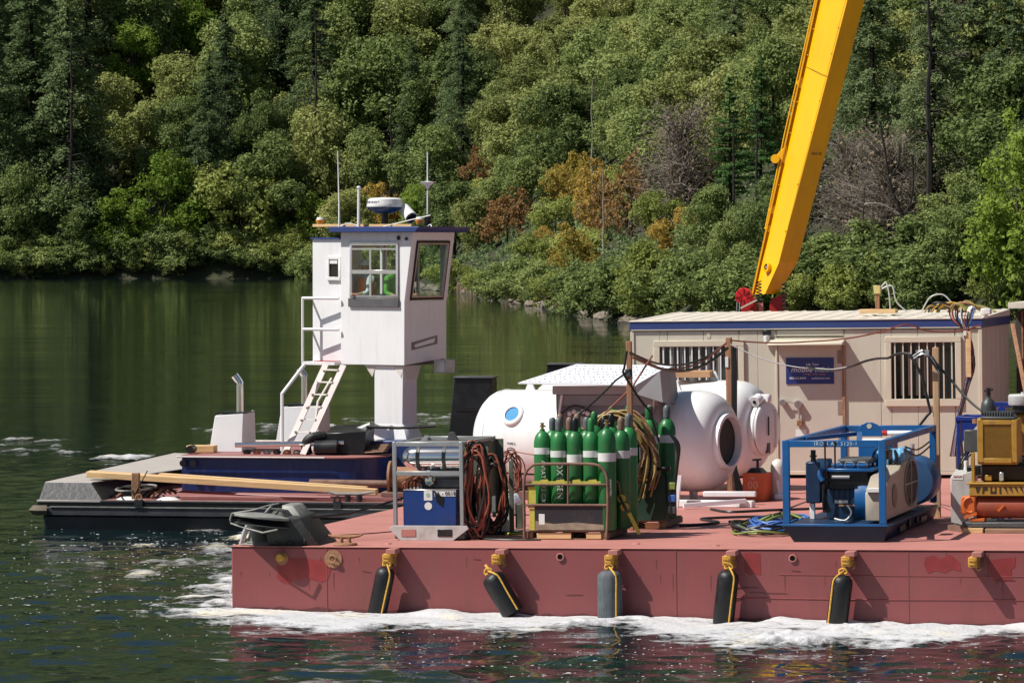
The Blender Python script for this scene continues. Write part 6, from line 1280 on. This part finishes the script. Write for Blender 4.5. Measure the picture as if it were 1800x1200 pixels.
for (x, y) in ((1.5,.5),(2.2,.5)): MB().lathe([(.001,.491),(.2,.491),(.12,.53),(.001,.54)], 14, T(x, y, 0)).build('white_cap', paper, tb)
ck = MB().cyl((5.3,.4,.49),(5.3,.4,.60),.05,None,10).build('kevel_post', hull_d, tb); MB().tube([(4.95,.4,.66),(5.1,.4,.62),(5.5,.4,.62),(5.75,.4,.66)], [.02,.03,.03,.02], 8).build('kevel_horn', pale, tb); MB().cyl((5.5,.4,.49),(5.5,.4,.6),.05,None,10).build('kevel_post', hull_d, tb)
# navy deckhouse with curved right end
dh = [(1.95,2.6),(4.6,2.6),(5.0,2.62),(5.25,2.8),(5.40,3.2),(5.45,3.8),(5.45,6.4),(1.95,6.4)]
MB().prism(dh, .49, 1.09, 'z').build('deckhouse', navy, tb, bevel=.01)
MB().prism([(1.88,2.53),(4.62,2.53),(5.05,2.56),(5.3,2.76),(5.46,3.2),(5.5,3.8),(5.5,6.45),(1.88,6.45)], 1.092, 1.12, 'z').build('deckhouse_top', deckr, tb, bevel=.006)
MB().tube([(1.88,2.5,1.11),(4.5,2.5,1.11)], .014, 6).build('white_edge', paper, tb)
MB().hexa([(5.33,3.9,.49),(6.3,3.9,.49),(6.3,6.5,.49),(5.33,6.5,.49)], [(5.05,4.0,1.33),(6.05,4.0,1.36),(6.05,5.8,1.36),(5.05,5.8,1.33)]).build('pillar_base', navy, tb, bevel=.01)
MB().box(1.85,2.45,5.0,5.6,1.12,1.2).build('far_rail', rustpaint, tb); MB().box(1.8,4.6,6.3,6.4,1.12,1.22).build('back_coaming', offwhite, tb, bevel=.01)
for x in (2.0, 2.18): MB().lathe([(.06,0),(.06,.04),(.001,.04)], 12, T(x,2.5,1.0) @ RX90).build('bollard', blk2, tb)
MB().box(1.8,2.3,3.6,3.9,1.125,1.25).build('timber_chock', lumber, tb, bevel=.01); MB().lathe([(.07,0),(.07,.3),(.001,.3)], 14, T(1.95,3.5,1.2) @ RX90).build('black_roller', blk, tb)
def stackbox(x, y, nm, s=1.0):
    MB().hexa([(x,y,1.12),(x+.60*s,y,1.12),(x+.60*s,y+1.2,1.12),(x,y+1.2,1.12)], [(x+.09,y+.1,1.76),(x+.60*s,y+.1,1.80),(x+.60*s,y+1.1,1.82),(x+.09,y+1.1,1.78)]).build(nm, white, tb, bevel=.008)
    MB().box(x+.1,x+.6*s,y+.12,y+1.08,1.79,1.815).build('stack_lid', blk2, tb)
stackbox(2.12, 4.0, 'exhaust_housing')
stackbox(2.55, 7.8, 'exhaust_housing', 1.35)
def exhaust(x, y, z): MB().tube(smooth_path([(x,y,z-.1),(x,y,z+.42),(x-.02,y,z+.52),(x-.10,y-.02,z+.64)],4)[:], .075, 16).build('exhaust_pipe', chrome, tb)
exhaust(2.58, 4.5, 1.83); exhaust(3.02, 8.2, 1.85)
MB().cyl((2.75,3.3,1.28),(4.7,3.3,1.33),.045,None,12).build('chrome_rail', chrome, tb)
MB().cyl((4.2,3.2,1.25),(4.6,3.2,1.26),.13,None,18).build('black_silencer', blk2, tb); MB().hexa([(4.35,3.3,1.13),(5.05,3.3,1.13),(5.05,4.2,1.13),(4.35,4.2,1.13)], [(4.35,3.3,1.50),(5.08,3.3,1.53),(5.08,4.2,1.62),(4.35,4.2,1.60)]).build('air_box', blk2, tb, bevel=.01)
MB().tube(smooth_path([(4.05,3.3,1.12),(4.02,3.3,1.3),(4.12,3.3,1.42),(4.35,3.35,1.45)],4), .09, 10).build('intake_elbow', blk, tb)
for k in range(6): MB().beam((5.0,3.4+.1*k,1.16+.02*k),(5.45,3.2+.1*k,1.2+.02*k),.12,.02).build('board_scrap', rustpaint if k % 2 else oldwood, tb)
for k in range(7): MB().ball((2.95+.18*k,3.35,1.16),(.08,.06,.05),8).build('rope_lump', [hose_b, rust, pale][k % 3], tb)
MB().tube([(5.02,3.7,1.60),(5.6,3.7,1.58),(6.25,3.7,1.62)], .025, 8).build('black_hose_bar', hose_b, tb); MB().cyl((4.8,3.9,1.5),(5.1,3.8,1.62),.07,None,12).build('grey_elbow', gal, tb)
MB().beam((5.05,3.8,1.62),(5.05,3.7,.6),.025,.025).build('red_riser', mat('dark_red_pipe2', (.25,.04,.05), .5), tb)
# push knees at the bow end
for (x0, y0, a, nm) in ((6.3,4.2,1,'near'),(6.85,12.4,1,'far')):
    MB().hexa([(x0,y0,.2),(x0+.9,y0,.2),(x0+.9,y0+.7,.2),(x0,y0+.7,.2)], [(x0+.20,y0+.02,2.44),(x0+.87,y0+.02,2.44),(x0+.87,y0+.65,2.44),(x0+.20,y0+.65,2.44)]).build('push_knee', blk2, tb, bevel=.01)
    for z in (.9, 1.4, 1.9): MB().box(x0+.1+.05*z,x0+.88,y0-.008,y0-.001,z,z+.02).build('knee_seam', blk, tb)
    MB().box(x0+.19,x0+.9,y0-.01,y0+.66,2.442,2.47).build('knee_cap', grey, tb, bevel=.004)
# pillar, ladder, landing
PH0 = T(5.22, 5.36, 2.66, -24.8); PH = PH0 @ Matrix.Diagonal((.92, .90, 1, 1))          # pilothouse frame on the boat
def PT(x, y, z, *a): return PH0 @ T(x*.92, y*.90, z, *a)
MB().box(.0,.67,-.68,-.18,-1.38,-.012).build('pillar', white, tb, M=PH, bevel=.01)
MB().hexa([(-.03,-.70,-1.37),(.82,-.75,-1.37),(.82,-.16,-1.37),(-.03,-.16,-1.37)], [(.0,-.682,-1.05),(.672,-.682,-1.05),(.672,-.178,-1.05),(.0,-.178,-1.05)]).build('pillar_foot', white, tb, M=PH, bevel=.008)
for x in (-.22, .45): MB().prism([(x,-.012),(x+.26,-.012),(x+.18,-.22)], -.69, -.683, 'y').build('gusset', offwhite, tb, M=PH)
MB().prism([(-.68,-.012),(-.05,-.012),(-.18,-.26),(-.5,-.26)], .672, .68, 'x').build('gusset', offwhite, tb, M=PH)
def ladder():
    a0, a1 = Vector((4.12,4.6,2.66)), Vector((3.62,3.4,1.13)); b0, b1 = Vector((4.50,4.3,2.66)), Vector((4.0,3.1,1.13))
    for a, b in ((a0,a1),(b0,b1)): MB().beam(a, b, .03, .11, (1,0,0)).build('ladder_stringer', mat('pinkish_white_paint', (.66,.58,.56), .5) if 'pinkish_white_paint' not in bpy.data.materials else bpy.data.materials['pinkish_white_paint'], tb, bevel=.004)
    for k in range(7):
        f = (k+.4)/7.2; MB().beam(a0.lerp(a1, f)+Vector((.02,0,0)), b0.lerp(b1, f)-Vector((.02,0,0)), .14, .02).build('ladder_step', offwhite, tb)
ladder()
MB().tube([(3.80,4.2,2.66),(3.55,3.5,2.18),(3.55,3.5,1.12)], .032, 8).build('handrail', white, tb); MB().tube([(4.15,5.0,2.4),(3.98,4.6,2.0),(3.9,4.5,1.12)], .025, 8).build('handrail', offwhite, tb)
MB().box(-1.56,-.755,-.95,.0,-.02,.04).build('landing', white, tb, M=PH, bevel=.006)
MB().box(-1.30,-.8,-.9,-.66,.041,.055).build('landing_mat', crane_r, tb, M=PH)
for x in (-1.54,): 
    for y in (-.93, -.1): MB().cyl((x,y,.03),(x,y,1.20),.026,None,10).build('rail_post', white, tb, M=PH)
for z in (.62, 1.18):
    MB().cyl((-1.54,-.93,z),(-.76,-.80,z),.028,None,10).build('guard_rail', white, tb, M=PH); MB().cyl((-1.54,-.93,z),(-1.54,-.1,z),.024,None,10).build('guard_rail', white, tb, M=PH)
MB().beam((-1.1,-.60,.05),(-1.35,-.6,.25),.04,.04).build('brace', offwhite, tb, M=PH)
# pilothouse shell with openings
ph = MB(); wl_ = .05
def wall_y(y0, y1, x0, x1, z0, z1, ox0, ox1, oz0, oz1, nm, m=white):
    b = MB().box(x0,ox0,y0,y1,z0,z1).box(ox1,x1,y0,y1,z0,z1).box(ox0,ox1,y0,y1,z0,oz0).box(ox0,ox1,y0,y1,oz1,z1); return b.build(nm, m, tb, M=PH)
HT = 2.36
wall_y(-.74,-.69,-.75,.75,0,HT,-.50,.60,1.22,2.14,'pilothouse_wall')
wall_y(.69,.74,-.75,.75,0,HT,-.66,.64,1.02,2.2,'pilothouse_wall')
b = MB().box(-.75,-.70,-.69,-.1,0,HT).box(-.75,-.70,.62,.69,0,HT).box(-.75,-.70,-.1,.62,0,1.1).box(-.75,-.70,-.1,.62,2.1,HT); b.build('pilothouse_wall', white, tb, M=PH)
# leaning windscreen face
zk = 1.20; lx = .20
MB().hexa([(.70,-.742,0),(.75,-.742,0),(.75,.742,.10),(.70,.742,.10)], [(.70,-.742,zk-.05),(.752,-.742,zk-.05),(.752,.742,zk-.05),(.70,.742,zk-.05)]).build('windscreen_wall', white, tb, M=PH, bevel=.004)
def wx(z): return .75+lx*max(0, z-zk+.1)/(HT-zk+.1)
def slab(y0, y1, z0, z1, nm, m, t0=-.05, t1=0.0, b=0): return MB().hexa([(wx(z0)+t0,y0,z0),(wx(z0)+t1,y0,z0),(wx(z0)+t1,y1,z0),(wx(z0)+t0,y1,z0)], [(wx(z1)+t0,y0,z1),(wx(z1)+t1,y0,z1),(wx(z1)+t1,y1,z1),(wx(z1)+t0,y1,z1)]).build(nm, m, tb, M=PH, bevel=b)
slab(-.74,-.57,zk-.05,HT,'windscreen_pillar',white); slab(.60,.74,zk-.05,HT,'windscreen_pillar',white); slab(-.57,.60,2.22,HT,'windscreen_head',white)
for (a, b_, c, d) in ((-.57,-.53,1.16,2.20),(.56,.60,1.16,2.20),(-.53,.56,1.16,1.20),(-.53,.56,2.17,2.21)): slab(a,b_,c,d,'windscreen_frame',blk2,-.04,.02)
for (a, b_, c, d) in ((-.53,-.505,1.20,2.17),(.535,.56,1.20,2.17),(-.505,.535,1.20,1.225),(-.505,.535,2.145,2.17)): slab(a,b_,c,d,'windscreen_trim',alu,-.03,.024)
slab(-.50,.53,1.22,2.15,'windscreen_glass',glass,-.02,-.014)
MB().prism([(.70,zk-.05),(.75,zk-.05),(.95,HT),(.70,HT)], -.742, -.70, 'y').build('wall_flare', white, tb, M=PH); MB().prism([(.70,zk-.05),(.75,zk-.05),(.95,HT),(.70,HT)], .70, .742, 'y').build('wall_flare', white, tb, M=PH)
# left face window unit
wf = MB()
for q in ((-.52,.62,2.13,2.19),(-.52,.62,1.19,1.235)): wf.box(q[0],q[1],-.775,-.735,q[2],q[3])
for x in (-.52,.57): wf.box(x,x+.05,-.775,-.735,1.235,2.13)
wf.build('window_frame', alu, tb, M=PH, bevel=.004)
MB().box(-.55,.64,-.79,-.742,1.03,1.185).build('window_sill', mat('dark_grey_sill', (.10,.10,.105), .5, var=.2, vs_=5), tb, M=PH, bevel=.006)
MB().box(-.47,.57,-.772,-.745,1.62,1.69).build('window_crossbar', alu, tb, M=PH, bevel=.003); MB().box(-.47,.57,-.768,-.745,2.05,2.08).build('window_topbar', alu, tb, M=PH)
MB().box(-.47,.57,-.762,-.757,1.235,2.05).build('window_glass', glass, tb, M=PH)
MB().box(-.06,-.015,-.765,-.745,1.235,2.05).build('window_mullion', alu, tb, M=PH)
MB().box(.60,.66,-.80,-.741,2.22,2.30).build('horn_light', blk2, tb, M=PH, bevel=.02); MB().box(.78,.84,-.78,-.741,2.22,2.27).build('side_light', blk2, tb, M=PH, bevel=.01)
MB().box(-.70,.70,-.69,.69,.0,.10).build('cabin_floor', grey, tb, M=PH); MB().box(-.68,-.2,.1,.6,.05,1.25).build('helm_cabinet', blk2, tb, M=PH, bevel=.02); MB().box(.5,.68,-.6,.6,.05,1.05).build('helm_console', mat('tan_console', (.4,.33,.25), .5), tb, M=PH, bevel=.02)
MB().box(-.18,-.08,.6,.68,.05,2.3).build('door_post', offwhite, tb, M=PH); MB().box(.12,.16,.62,.68,.05,2.3).build('door_post', offwhite, tb, M=PH)
MB().box(.40,.60,-.2,-.12,1.05,1.35).build('throttle', blk2, tb, M=PH, bevel=.02); MB().box(.55,.68,-.45,.45,1.05,1.12).build('orange_tray', orange_p, tb, M=PH, bevel=.02)
sr_ = mat('scraped_primer', (.26,.20,.20), .8, var=.3, vs_=20)
MB().hexa([(.7525,-.50,.26),(.754,-.50,.26),(.754,.42,.36),(.7525,.42,.36)], [(.7525,-.50,.40),(.754,-.50,.40),(.754,.42,.52),(.7525,.42,.52)]).build('scraped_patch', sr_, tb, M=PH)
MB().hexa([(.7545,-.36,.31),(.756,-.36,.31),(.756,.30,.39),(.7545,.30,.39)], [(.7545,-.40,.36),(.756,-.40,.36),(.756,.34,.47),(.7545,.34,.47)]).build('patch_centre', white, tb, M=PH)
# door vestibule on the left
vb = MB().box(-1.46,-.752,-.64,-.60,.04,1.55).box(-1.46,-1.10,-.64,-.60,1.55,1.90).box(-.86,-.752,-.64,-.60,1.55,1.90).box(-1.46,-.752,-.64,-.60,1.90,2.24).build('vestibule_wall', white, tb, M=PH)
MB().box(-1.50,-1.46,-.64,-.15,.04,2.24).build('vestibule_side', white, tb, M=PH); MB().box(-1.14,-.82,-.69,-.641,1.50,1.56).box(-1.14,-.82,-.67,-.641,1.88,1.93).box(-1.14,-1.09,-.67,-.641,1.56,1.88).box(-.87,-.82,-.67,-.641,1.56,1.88).build('small_window_frame', gel, tb, M=PH, bevel=.005)
MB().box(-1.10,-.86,-.63,-.625,1.55,1.90).build('small_window_glass', dkglass, tb, M=PH); MB().box(-1.08,-.9,-.655,-.642,1.80,1.88).build('window_visor', gel, tb, M=PH)
MB().box(-1.52,-.75,-.68,-.1,2.241,2.27).build('vestibule_roof', roofblue, tb, M=PH)
# roof
MB().hexa([(-.92,-.92,HT+.002),(1.12,-.92,HT+.002),(1.12,.92,HT+.002),(-.92,.92,HT+.002)], [(-.92,-.92,HT+.10),(1.22,-.92,HT+.10),(1.22,.92,HT+.10),(-.92,.92,HT+.10)]).build('roof', roofblue, tb, M=PH, bevel=.01)
fl_ = MB().box(.95,1.10,-.28,.22,.0,0).v and None
fld = MB().box(.86,1.12,-.15,.15,-.20,.04).build('floodlight', ltgrey, tb, M=PT(.02,.15,.05), bevel=.01); MB().box(.86,.861,-.12,.12,-.16,.0).build('floodlight_glass', chrome, fld, M=T(.0,.0,0)); 
MB().box(.88,1.08,-.152,-.151,-.17,.0).build('floodlight_grille', alu, fld)
# mast gear
RZ = HT+.10
def on_roof(nm, lab, cat, x, y): return thing(nm, lab, cat, PT(x, y, RZ), TUG)
MB().box(-1.45,-.2,-.72,-.6,RZ+.001,RZ+.05).build('roof_board', lumber, tb, M=PH, bevel=.004); MB().box(-.1,.9,-.72,-.62,RZ+.001,RZ+.045).build('roof_board', lumber, tb, M=PH, bevel=.004)
an = on_roof('whip_antenna', 'tallest thin white whip antenna on the left of the pilothouse roof', 'antenna', -.75, -.8); MB().tube([(0,0,0),(0,0,.4),(-.03,0,1.36)], [.022,.018,.008], 6).build('mast', white, an)
an = on_roof('stub_antenna', 'short white pole beside the radar dome', 'antenna', -.27, -.82); MB().tube([(0,0,0),(0,0,.70)], [.03,.022], 8).build('mast', white, an); MB().ball((0,0,.7), (.04,.04,.03), 10).build('tip', white, an)
an = on_roof('gps_antenna', 'thin antenna with a flat white cone halfway up on the right of the roof', 'antenna', .80, .0); MB().tube([(0,0,0),(0,0,1.33)], [.016,.012], 6).build('mast', white, an); MB().lathe([(.02,.68),(.05,.73),(.12,.78),(.13,.80),(.001,.82)], 18).build('cone', gel, an); MB().box(-.06,.06,-.04,.06,.02,.22).build('horn', blk2, an, bevel=.03)
rd = on_roof('radar_dome', 'white and blue radar dome on a black pedestal on the pilothouse roof', 'radar', .10, -.45)
MB().cyl((0,0,0),(0,0,.27),.06,.055,12).build('pedestal', blk2, rd); MB().lathe([(.001,.24),(.12,.24),(.29,.31),(.325,.36)], 36).build('base', mat('dark_blue_plastic', (.012,.05,.16), .35), rd)
MB().lathe([(.33,.355),(.335,.37),(.325,.42),(.31,.49),(.26,.515),(.001,.53)], 40).build('dome', gel, rd)
for i, ch in enumerate('FURUNO*'):
    a = R(-128+i*8.5); text(ch, .062, mat('navy_print', (.02,.02,.08), .5) if i == 0 else bpy.data.materials['navy_print'], rd, Matrix.Rotation(a+R(90), 4, 'Z') @ T(0,-.326,.435) @ RX90)
sl = on_roof('searchlight', 'white cylindrical searchlight aimed down right on the roof', 'light', .52, -.25); MB().cyl((-.10,0,.33),(.13,-.1,.16),.10,.115,18).build('barrel', gel, sl); MB().cyl((.13,-.1,.16),(.14,-.104,.152),.10,None,18).build('lens', dkglass, sl); MB().ball((-.13,0,.38), .05, 10).build('knob', gel, sl); MB().cyl((0,0,0),(0,0,.2),.03,None,10).build('stand', gal, sl)
for x, l in ((-1.30,'amber beacon on the left end of the roof board'),(.88,'amber beacon at the right of the pilothouse roof')):
    bc = on_roof('amber_beacon', l, 'beacon', x, -.66 if x < 0 else -.4); MB().lathe([(.05,.04),(.08,.10),(.085,.13),(.001,.13)], 16).build('base', mat('amber_plastic' if x < 0 else 'amber_plastic2', (.75,.30,.04), .4), bc); MB().lathe([(.075,.13),(.06,.17),(.001,.18)], 16).build('dome', gel, bc)
for k, q in enumerate(([(-.75,-.8,.1),(-.5,-.8,.16),(-.2,-.75,.08),(.0,-.7,.1)], [(.3,-.8,.1),(.7,-.6,.2),(1.2,-.5,.30)], [(.9,-.3,.04),(1.0,-.2,.14),(1.1,-.3,.03)])): MB().tube(smooth_path([Vector(p)+Vector((0,0,HT)) for p in q], 5), .010, 5).build('roof_wire', paper, tb, M=PH)
MB().tube(smooth_path([(5.0,4.5,.0+1.35),(4.98,4.5,1.0),(5.02,4.4,.55)],3), .02, 6).build('drain_pipe', blk2, tb)
PHW = PH.copy()
person(TUG, PT(.30,-.36,.10,70), 'person in a lime green shirt and dark cap standing inside the pilothouse', mat('lime_green_shirt', (.10,.38,.04), .7), blk2, hat=blk2)
person(TUG, PT(-.42,-.36,.10,-30), 'person in white cap, white shirt and orange vest at the left of the pilothouse', mat('white_shirt', (.75,.77,.8), .7), blk2, hat=gel, vest=mat('orange_vest', (.85,.16,.04), .6))

# long timbers laid over the push boat deck
tm = thing('long_timber', 'very long pale timber laid across the push boat deck, upper of two', 'timber', T(.72, .72, 0), TUG)
MB().hexa([(0,0,.84),(5.0,.0,.58),(5.0,.26,.58),(0,.30,.84)], [(0,0,.94),(5.0,0,.68),(5.0,.26,.68),(0,.30,.95)]).build('timber', lumber, tm, bevel=.006)
tm = thing('long_timber', 'second timber lying against the first with its end cut square near the left', 'timber', T(1.9, 1.05, 0), TUG)
MB().hexa([(0,0,.80),(3.6,.0,.60),(3.6,.2,.60),(0,.24,.80)], [(0,0,.90),(3.6,0,.70),(3.6,.2,.70),(0,.24,.90)]).build('timber', lumber, tm, bevel=.006)
lg = thing('brown_pipe', 'rusty brown pipe lying above the right end of the long timbers', 'pipe', T(4.32, 2.1, .68), TUG); MB().cyl((0,0,.02),(1.6,-.1,.02),.065,.06,14).build('pipe', rustpaint, lg)
wd = thing('rusty_winch', 'rusty winch drum half hidden behind the power pack', 'winch', T(5.75, 1.9, .5), TUG)
MB().cyl((0,0,.3),(.5,0,.3),.2,None,16).build('drum', rust, wd)
for x in (0,.5): MB().lathe([(.001,0),(.3,0),(.3,.04),(.001,.04)], 22, T(x,0,.3) @ Matrix.Rotation(R(90),4,'Y')).build('flange', rust, wd)
MB().box(-.1,.7,-.3,.3,0,.08).build('base', rustpaint, wd, bevel=.01)

# ================================================================ foam, and white flecks for foam bits and sun glints
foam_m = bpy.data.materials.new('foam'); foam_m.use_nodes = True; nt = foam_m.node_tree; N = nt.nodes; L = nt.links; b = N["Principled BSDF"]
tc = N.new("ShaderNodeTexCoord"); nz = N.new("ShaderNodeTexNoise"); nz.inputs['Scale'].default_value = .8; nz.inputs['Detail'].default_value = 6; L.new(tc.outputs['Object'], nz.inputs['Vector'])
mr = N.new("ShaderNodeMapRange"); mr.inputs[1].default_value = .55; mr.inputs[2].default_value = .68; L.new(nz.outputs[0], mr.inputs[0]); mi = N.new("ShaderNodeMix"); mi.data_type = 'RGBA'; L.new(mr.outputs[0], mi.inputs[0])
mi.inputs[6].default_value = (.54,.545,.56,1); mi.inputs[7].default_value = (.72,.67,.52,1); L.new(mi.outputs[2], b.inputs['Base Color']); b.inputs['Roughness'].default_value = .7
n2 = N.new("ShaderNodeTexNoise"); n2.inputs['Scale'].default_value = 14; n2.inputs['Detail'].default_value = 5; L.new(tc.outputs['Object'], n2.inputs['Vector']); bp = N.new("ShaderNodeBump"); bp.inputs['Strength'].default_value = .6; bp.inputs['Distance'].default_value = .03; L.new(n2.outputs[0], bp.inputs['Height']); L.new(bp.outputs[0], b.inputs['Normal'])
from mathutils import noise
at = N.new("ShaderNodeAttribute"); at.attribute_name = 'foam_amount'; n5 = N.new("ShaderNodeTexNoise"); n5.inputs['Scale'].default_value = 7; n5.inputs['Detail'].default_value = 8; n5.inputs['Roughness'].default_value = .7
mpp = N.new("ShaderNodeMapping"); mpp.inputs['Scale'].default_value = (1, 1, .2); L.new(tc.outputs['Object'], mpp.inputs[0]); L.new(mpp.outputs[0], n5.inputs['Vector'])
aa = N.new("ShaderNodeMath"); aa.operation = 'MULTIPLY_ADD'; L.new(n5.outputs[0], aa.inputs[0]); aa.inputs[1].default_value = 1.5; L.new(at.outputs['Fac'], aa.inputs[2])
ar = N.new("ShaderNodeMapRange"); ar.inputs[1].default_value = .74; ar.inputs[2].default_value = 1.34; L.new(aa.outputs[0], ar.inputs[0])
foam_thin = foam_m; foam_m = foam_thin.copy(); foam_m.name = 'foam_and_glint'
L.new(ar.outputs[0], b.inputs['Alpha'])
def set_density(me, d):
    a_ = me.attributes.new('foam_amount', 'FLOAT', 'POINT'); a_.data.foreach_set('value', np.array(d, np.float32))
EU = [-1.1,-.4,.3,1.05,2.25,2.63,3.48,4.53,4.8,5.51,6.29,7.17,8.17,8.48,9.26,9.66,9.97,10.6,12,15]
EV = [.3,1.0,1.8,2.3,2.9,2.3,2.2,2.5,1.9,1.3,2.5,3.3,3.3,2.2,3.3,2.5,1.4,.9,.7,.6]
FD = []
st = .04; gx = np.arange(-2.4, 13, st); gy = np.arange(-4.6, 3.2, st); FV = []; FF = []; idx = {}
binv = BARGE
def foam_h(u, v):
    e = float(np.interp(u, EU, EV)); n_ = noise.fractal(Vector((u*.9, v*1.6, 0)), 1, 2, 4); n3 = noise.fractal(Vector((u*3.2, v*4.5, 3)), 1, 2, 3)
    n4 = noise.fractal(Vector((u*9, v*14, 9)), 1, 2, 3); s = min((e+v)*.8, .75)+n_*.55+n3*.35+n4*.28
    if v > -.02 and u > 0: s = -1
    if u < 0: s = min(s, (.8+u*.95) + n_*.9+n3*.5+n4*.3 - max(0, v)*.25)
    return s, n_, n3
for i, u in enumerate(gx):
    for j, v in enumerate(gy):
        s, a, c = foam_h(u, v)
        if s < -.45: continue
        P = BARGE @ Vector((u, v, 0)); f = min(1, (s-.12)*2.2); lump = max(0, noise.noise(Vector((u*.9, v*1.1, 7)))-.25)*.22*f + .10*f*(math.exp(-((u-7.9)/.55)**2-((v+2.5)/.5)**2)+.7*math.exp(-((u-5.05)/.4)**2-((v+1.3)/.35)**2))*(.75+.5*noise.noise(Vector((u*7, v*7, 4)))) + max(0, c)*.012*f+.004*noise.noise(Vector((u*30, v*30, 1)))
        w0 = P.z; zz_ = float(waves(np.array(P.x), np.array(P.y)))
        f = max(0, f); idx[i, j] = len(FV); FD.append(s*1.0); FV.append((P.x, P.y, zz_+.006+f*(.006+lump)))
for (i, j) in idx:
    if (i+1, j) in idx and (i, j+1) in idx and (i+1, j+1) in idx: FF.append((idx[i,j], idx[i+1,j], idx[i+1,j+1], idx[i,j+1]))
fo = bpy.data.objects.new('water_foam', mesh_np('water_foam', np.array(FV), np.array(FF), foam_thin)); COL.objects.link(fo); set_density(fo.data, FD)
tag(fo, 'thick white foam with cream clumps along the barge waterline', 'foam', kind='stuff')
rs = np.random.RandomState(8); FV = []; FF = []  # small white flecks: foam bits, and sun sparkle painted as white geometry
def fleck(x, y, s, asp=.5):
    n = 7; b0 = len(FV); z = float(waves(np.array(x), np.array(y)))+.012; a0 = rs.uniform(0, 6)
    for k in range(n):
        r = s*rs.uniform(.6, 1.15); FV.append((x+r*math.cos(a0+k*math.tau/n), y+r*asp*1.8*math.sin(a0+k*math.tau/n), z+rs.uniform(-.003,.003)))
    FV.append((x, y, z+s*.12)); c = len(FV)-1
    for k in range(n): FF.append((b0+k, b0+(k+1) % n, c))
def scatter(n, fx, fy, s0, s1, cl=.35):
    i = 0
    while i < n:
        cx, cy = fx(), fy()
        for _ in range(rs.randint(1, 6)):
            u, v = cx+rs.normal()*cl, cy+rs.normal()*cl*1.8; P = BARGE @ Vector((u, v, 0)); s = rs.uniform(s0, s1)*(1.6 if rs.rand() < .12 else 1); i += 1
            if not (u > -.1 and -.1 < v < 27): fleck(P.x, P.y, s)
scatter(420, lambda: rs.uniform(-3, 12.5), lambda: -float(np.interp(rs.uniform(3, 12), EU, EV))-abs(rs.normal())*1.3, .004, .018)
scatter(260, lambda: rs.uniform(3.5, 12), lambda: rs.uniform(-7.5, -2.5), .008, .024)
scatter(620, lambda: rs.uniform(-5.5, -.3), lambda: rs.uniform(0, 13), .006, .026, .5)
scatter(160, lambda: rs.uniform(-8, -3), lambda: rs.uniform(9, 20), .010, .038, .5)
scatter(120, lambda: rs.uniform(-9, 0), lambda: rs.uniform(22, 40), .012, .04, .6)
ff = bpy.data.objects.new('foam_flecks', mesh_np('foam_flecks', np.array(FV), np.array(FF), foam_m, False)); COL.objects.link(ff); tag(ff, 'scattered white flecks of foam and painted sun glints on the dark water', 'foam', kind='stuff')
# thruster wash: broken foam streaks behind and left of the barge corner
FV = []; FF = []; idx = {}; FD = []
gx = np.arange(-8.5, .2, .06); gy = np.arange(1.0, 15.5, .09)
for i, u in enumerate(gx):
    for j, v in enumerate(gy):
        core = math.exp(-((v-12.3+.1*u)/1.3)**2)*min(1, (u+6)/3) if u > -6 else 0
        core2 = math.exp(-((u+.9+.12*(v-3))/.9)**2)*.75*(1 if v > 0 else 0)
        s = max(core, core2)*1.15+.62*noise.fractal(Vector((u*1.1+v*.2, v*1.3, 5)), 1, 2, 4)+.3*noise.noise(Vector((u*6, v*5, 1)))-.62
        if s < -.3: continue
        P = BARGE @ Vector((u, v, 0)); FD.append(s*1.1); idx[i, j] = len(FV); FV.append((P.x, P.y, float(waves(np.array(P.x), np.array(P.y)))+.008+max(0, min(.05, s*.1))))
for (i, j) in idx:
    if (i+1, j) in idx and (i, j+1) in idx and (i+1, j+1) in idx: FF.append((idx[i,j], idx[i+1,j], idx[i+1,j+1], idx[i,j+1]))
noise_ = noise
def far_wash(cx, cy, lx, ly, st_, dens):
    k0 = len(FV); ids = {}
    for i in range(int(2*lx/st_)):
        for j in range(int(2*ly/(st_*2))):
            x = cx-lx+i*st_; y = cy-ly+j*st_*2; e = 1-math.hypot((x-cx)/lx, (y-cy)/ly)
            s = e*dens*.8+.75*noise_.fractal(Vector((x*1.6, y*.55, 3)), 1, 2, 4)-.32
            if e < 0 or s < -.25: continue
            FD.append(s); ids[i, j] = len(FV); FV.append((x, y, float(waves(np.array(x), np.array(y)))+.01+max(0, min(.12, s*.12))))
    for (i, j) in ids:
        if (i+1, j) in ids and (i, j+1) in ids and (i+1, j+1) in ids: FF.append((ids[i,j], ids[i+1,j], ids[i+1,j+1], ids[i,j+1]))
for q in ((-8.7, 89, 1.1, 1.6, .08, 1.0), (-11.2, 92, 2.4, 2.6, .1, .35), (-6.2, 104, 2.4, 4, .1, .45), (-3.6, 107, 2.6, 5, .1, .4), (-1.9, 110, 1.6, 5, .1, .4), (-12.2, 82, 1.6, 4, .1, .3), (-13.2, 96, 2.6, 4, .1, .3), (-3.6, 61.5, 2.6, 2.2, .07, .62), (-5.2, 57.5, 1.8, 2.4, .07, .35), (-9, 62, 1.0, 2.5, .08, .45)): far_wash(*q)
if FF:
    fo = bpy.data.objects.new('propeller_wash', mesh_np('propeller_wash', np.array(FV), np.array(FF), foam_thin)); COL.objects.link(fo); set_density(fo.data, FD); tag(fo, 'broken white wash on the water between push boat and barge corner', 'foam', kind='stuff')
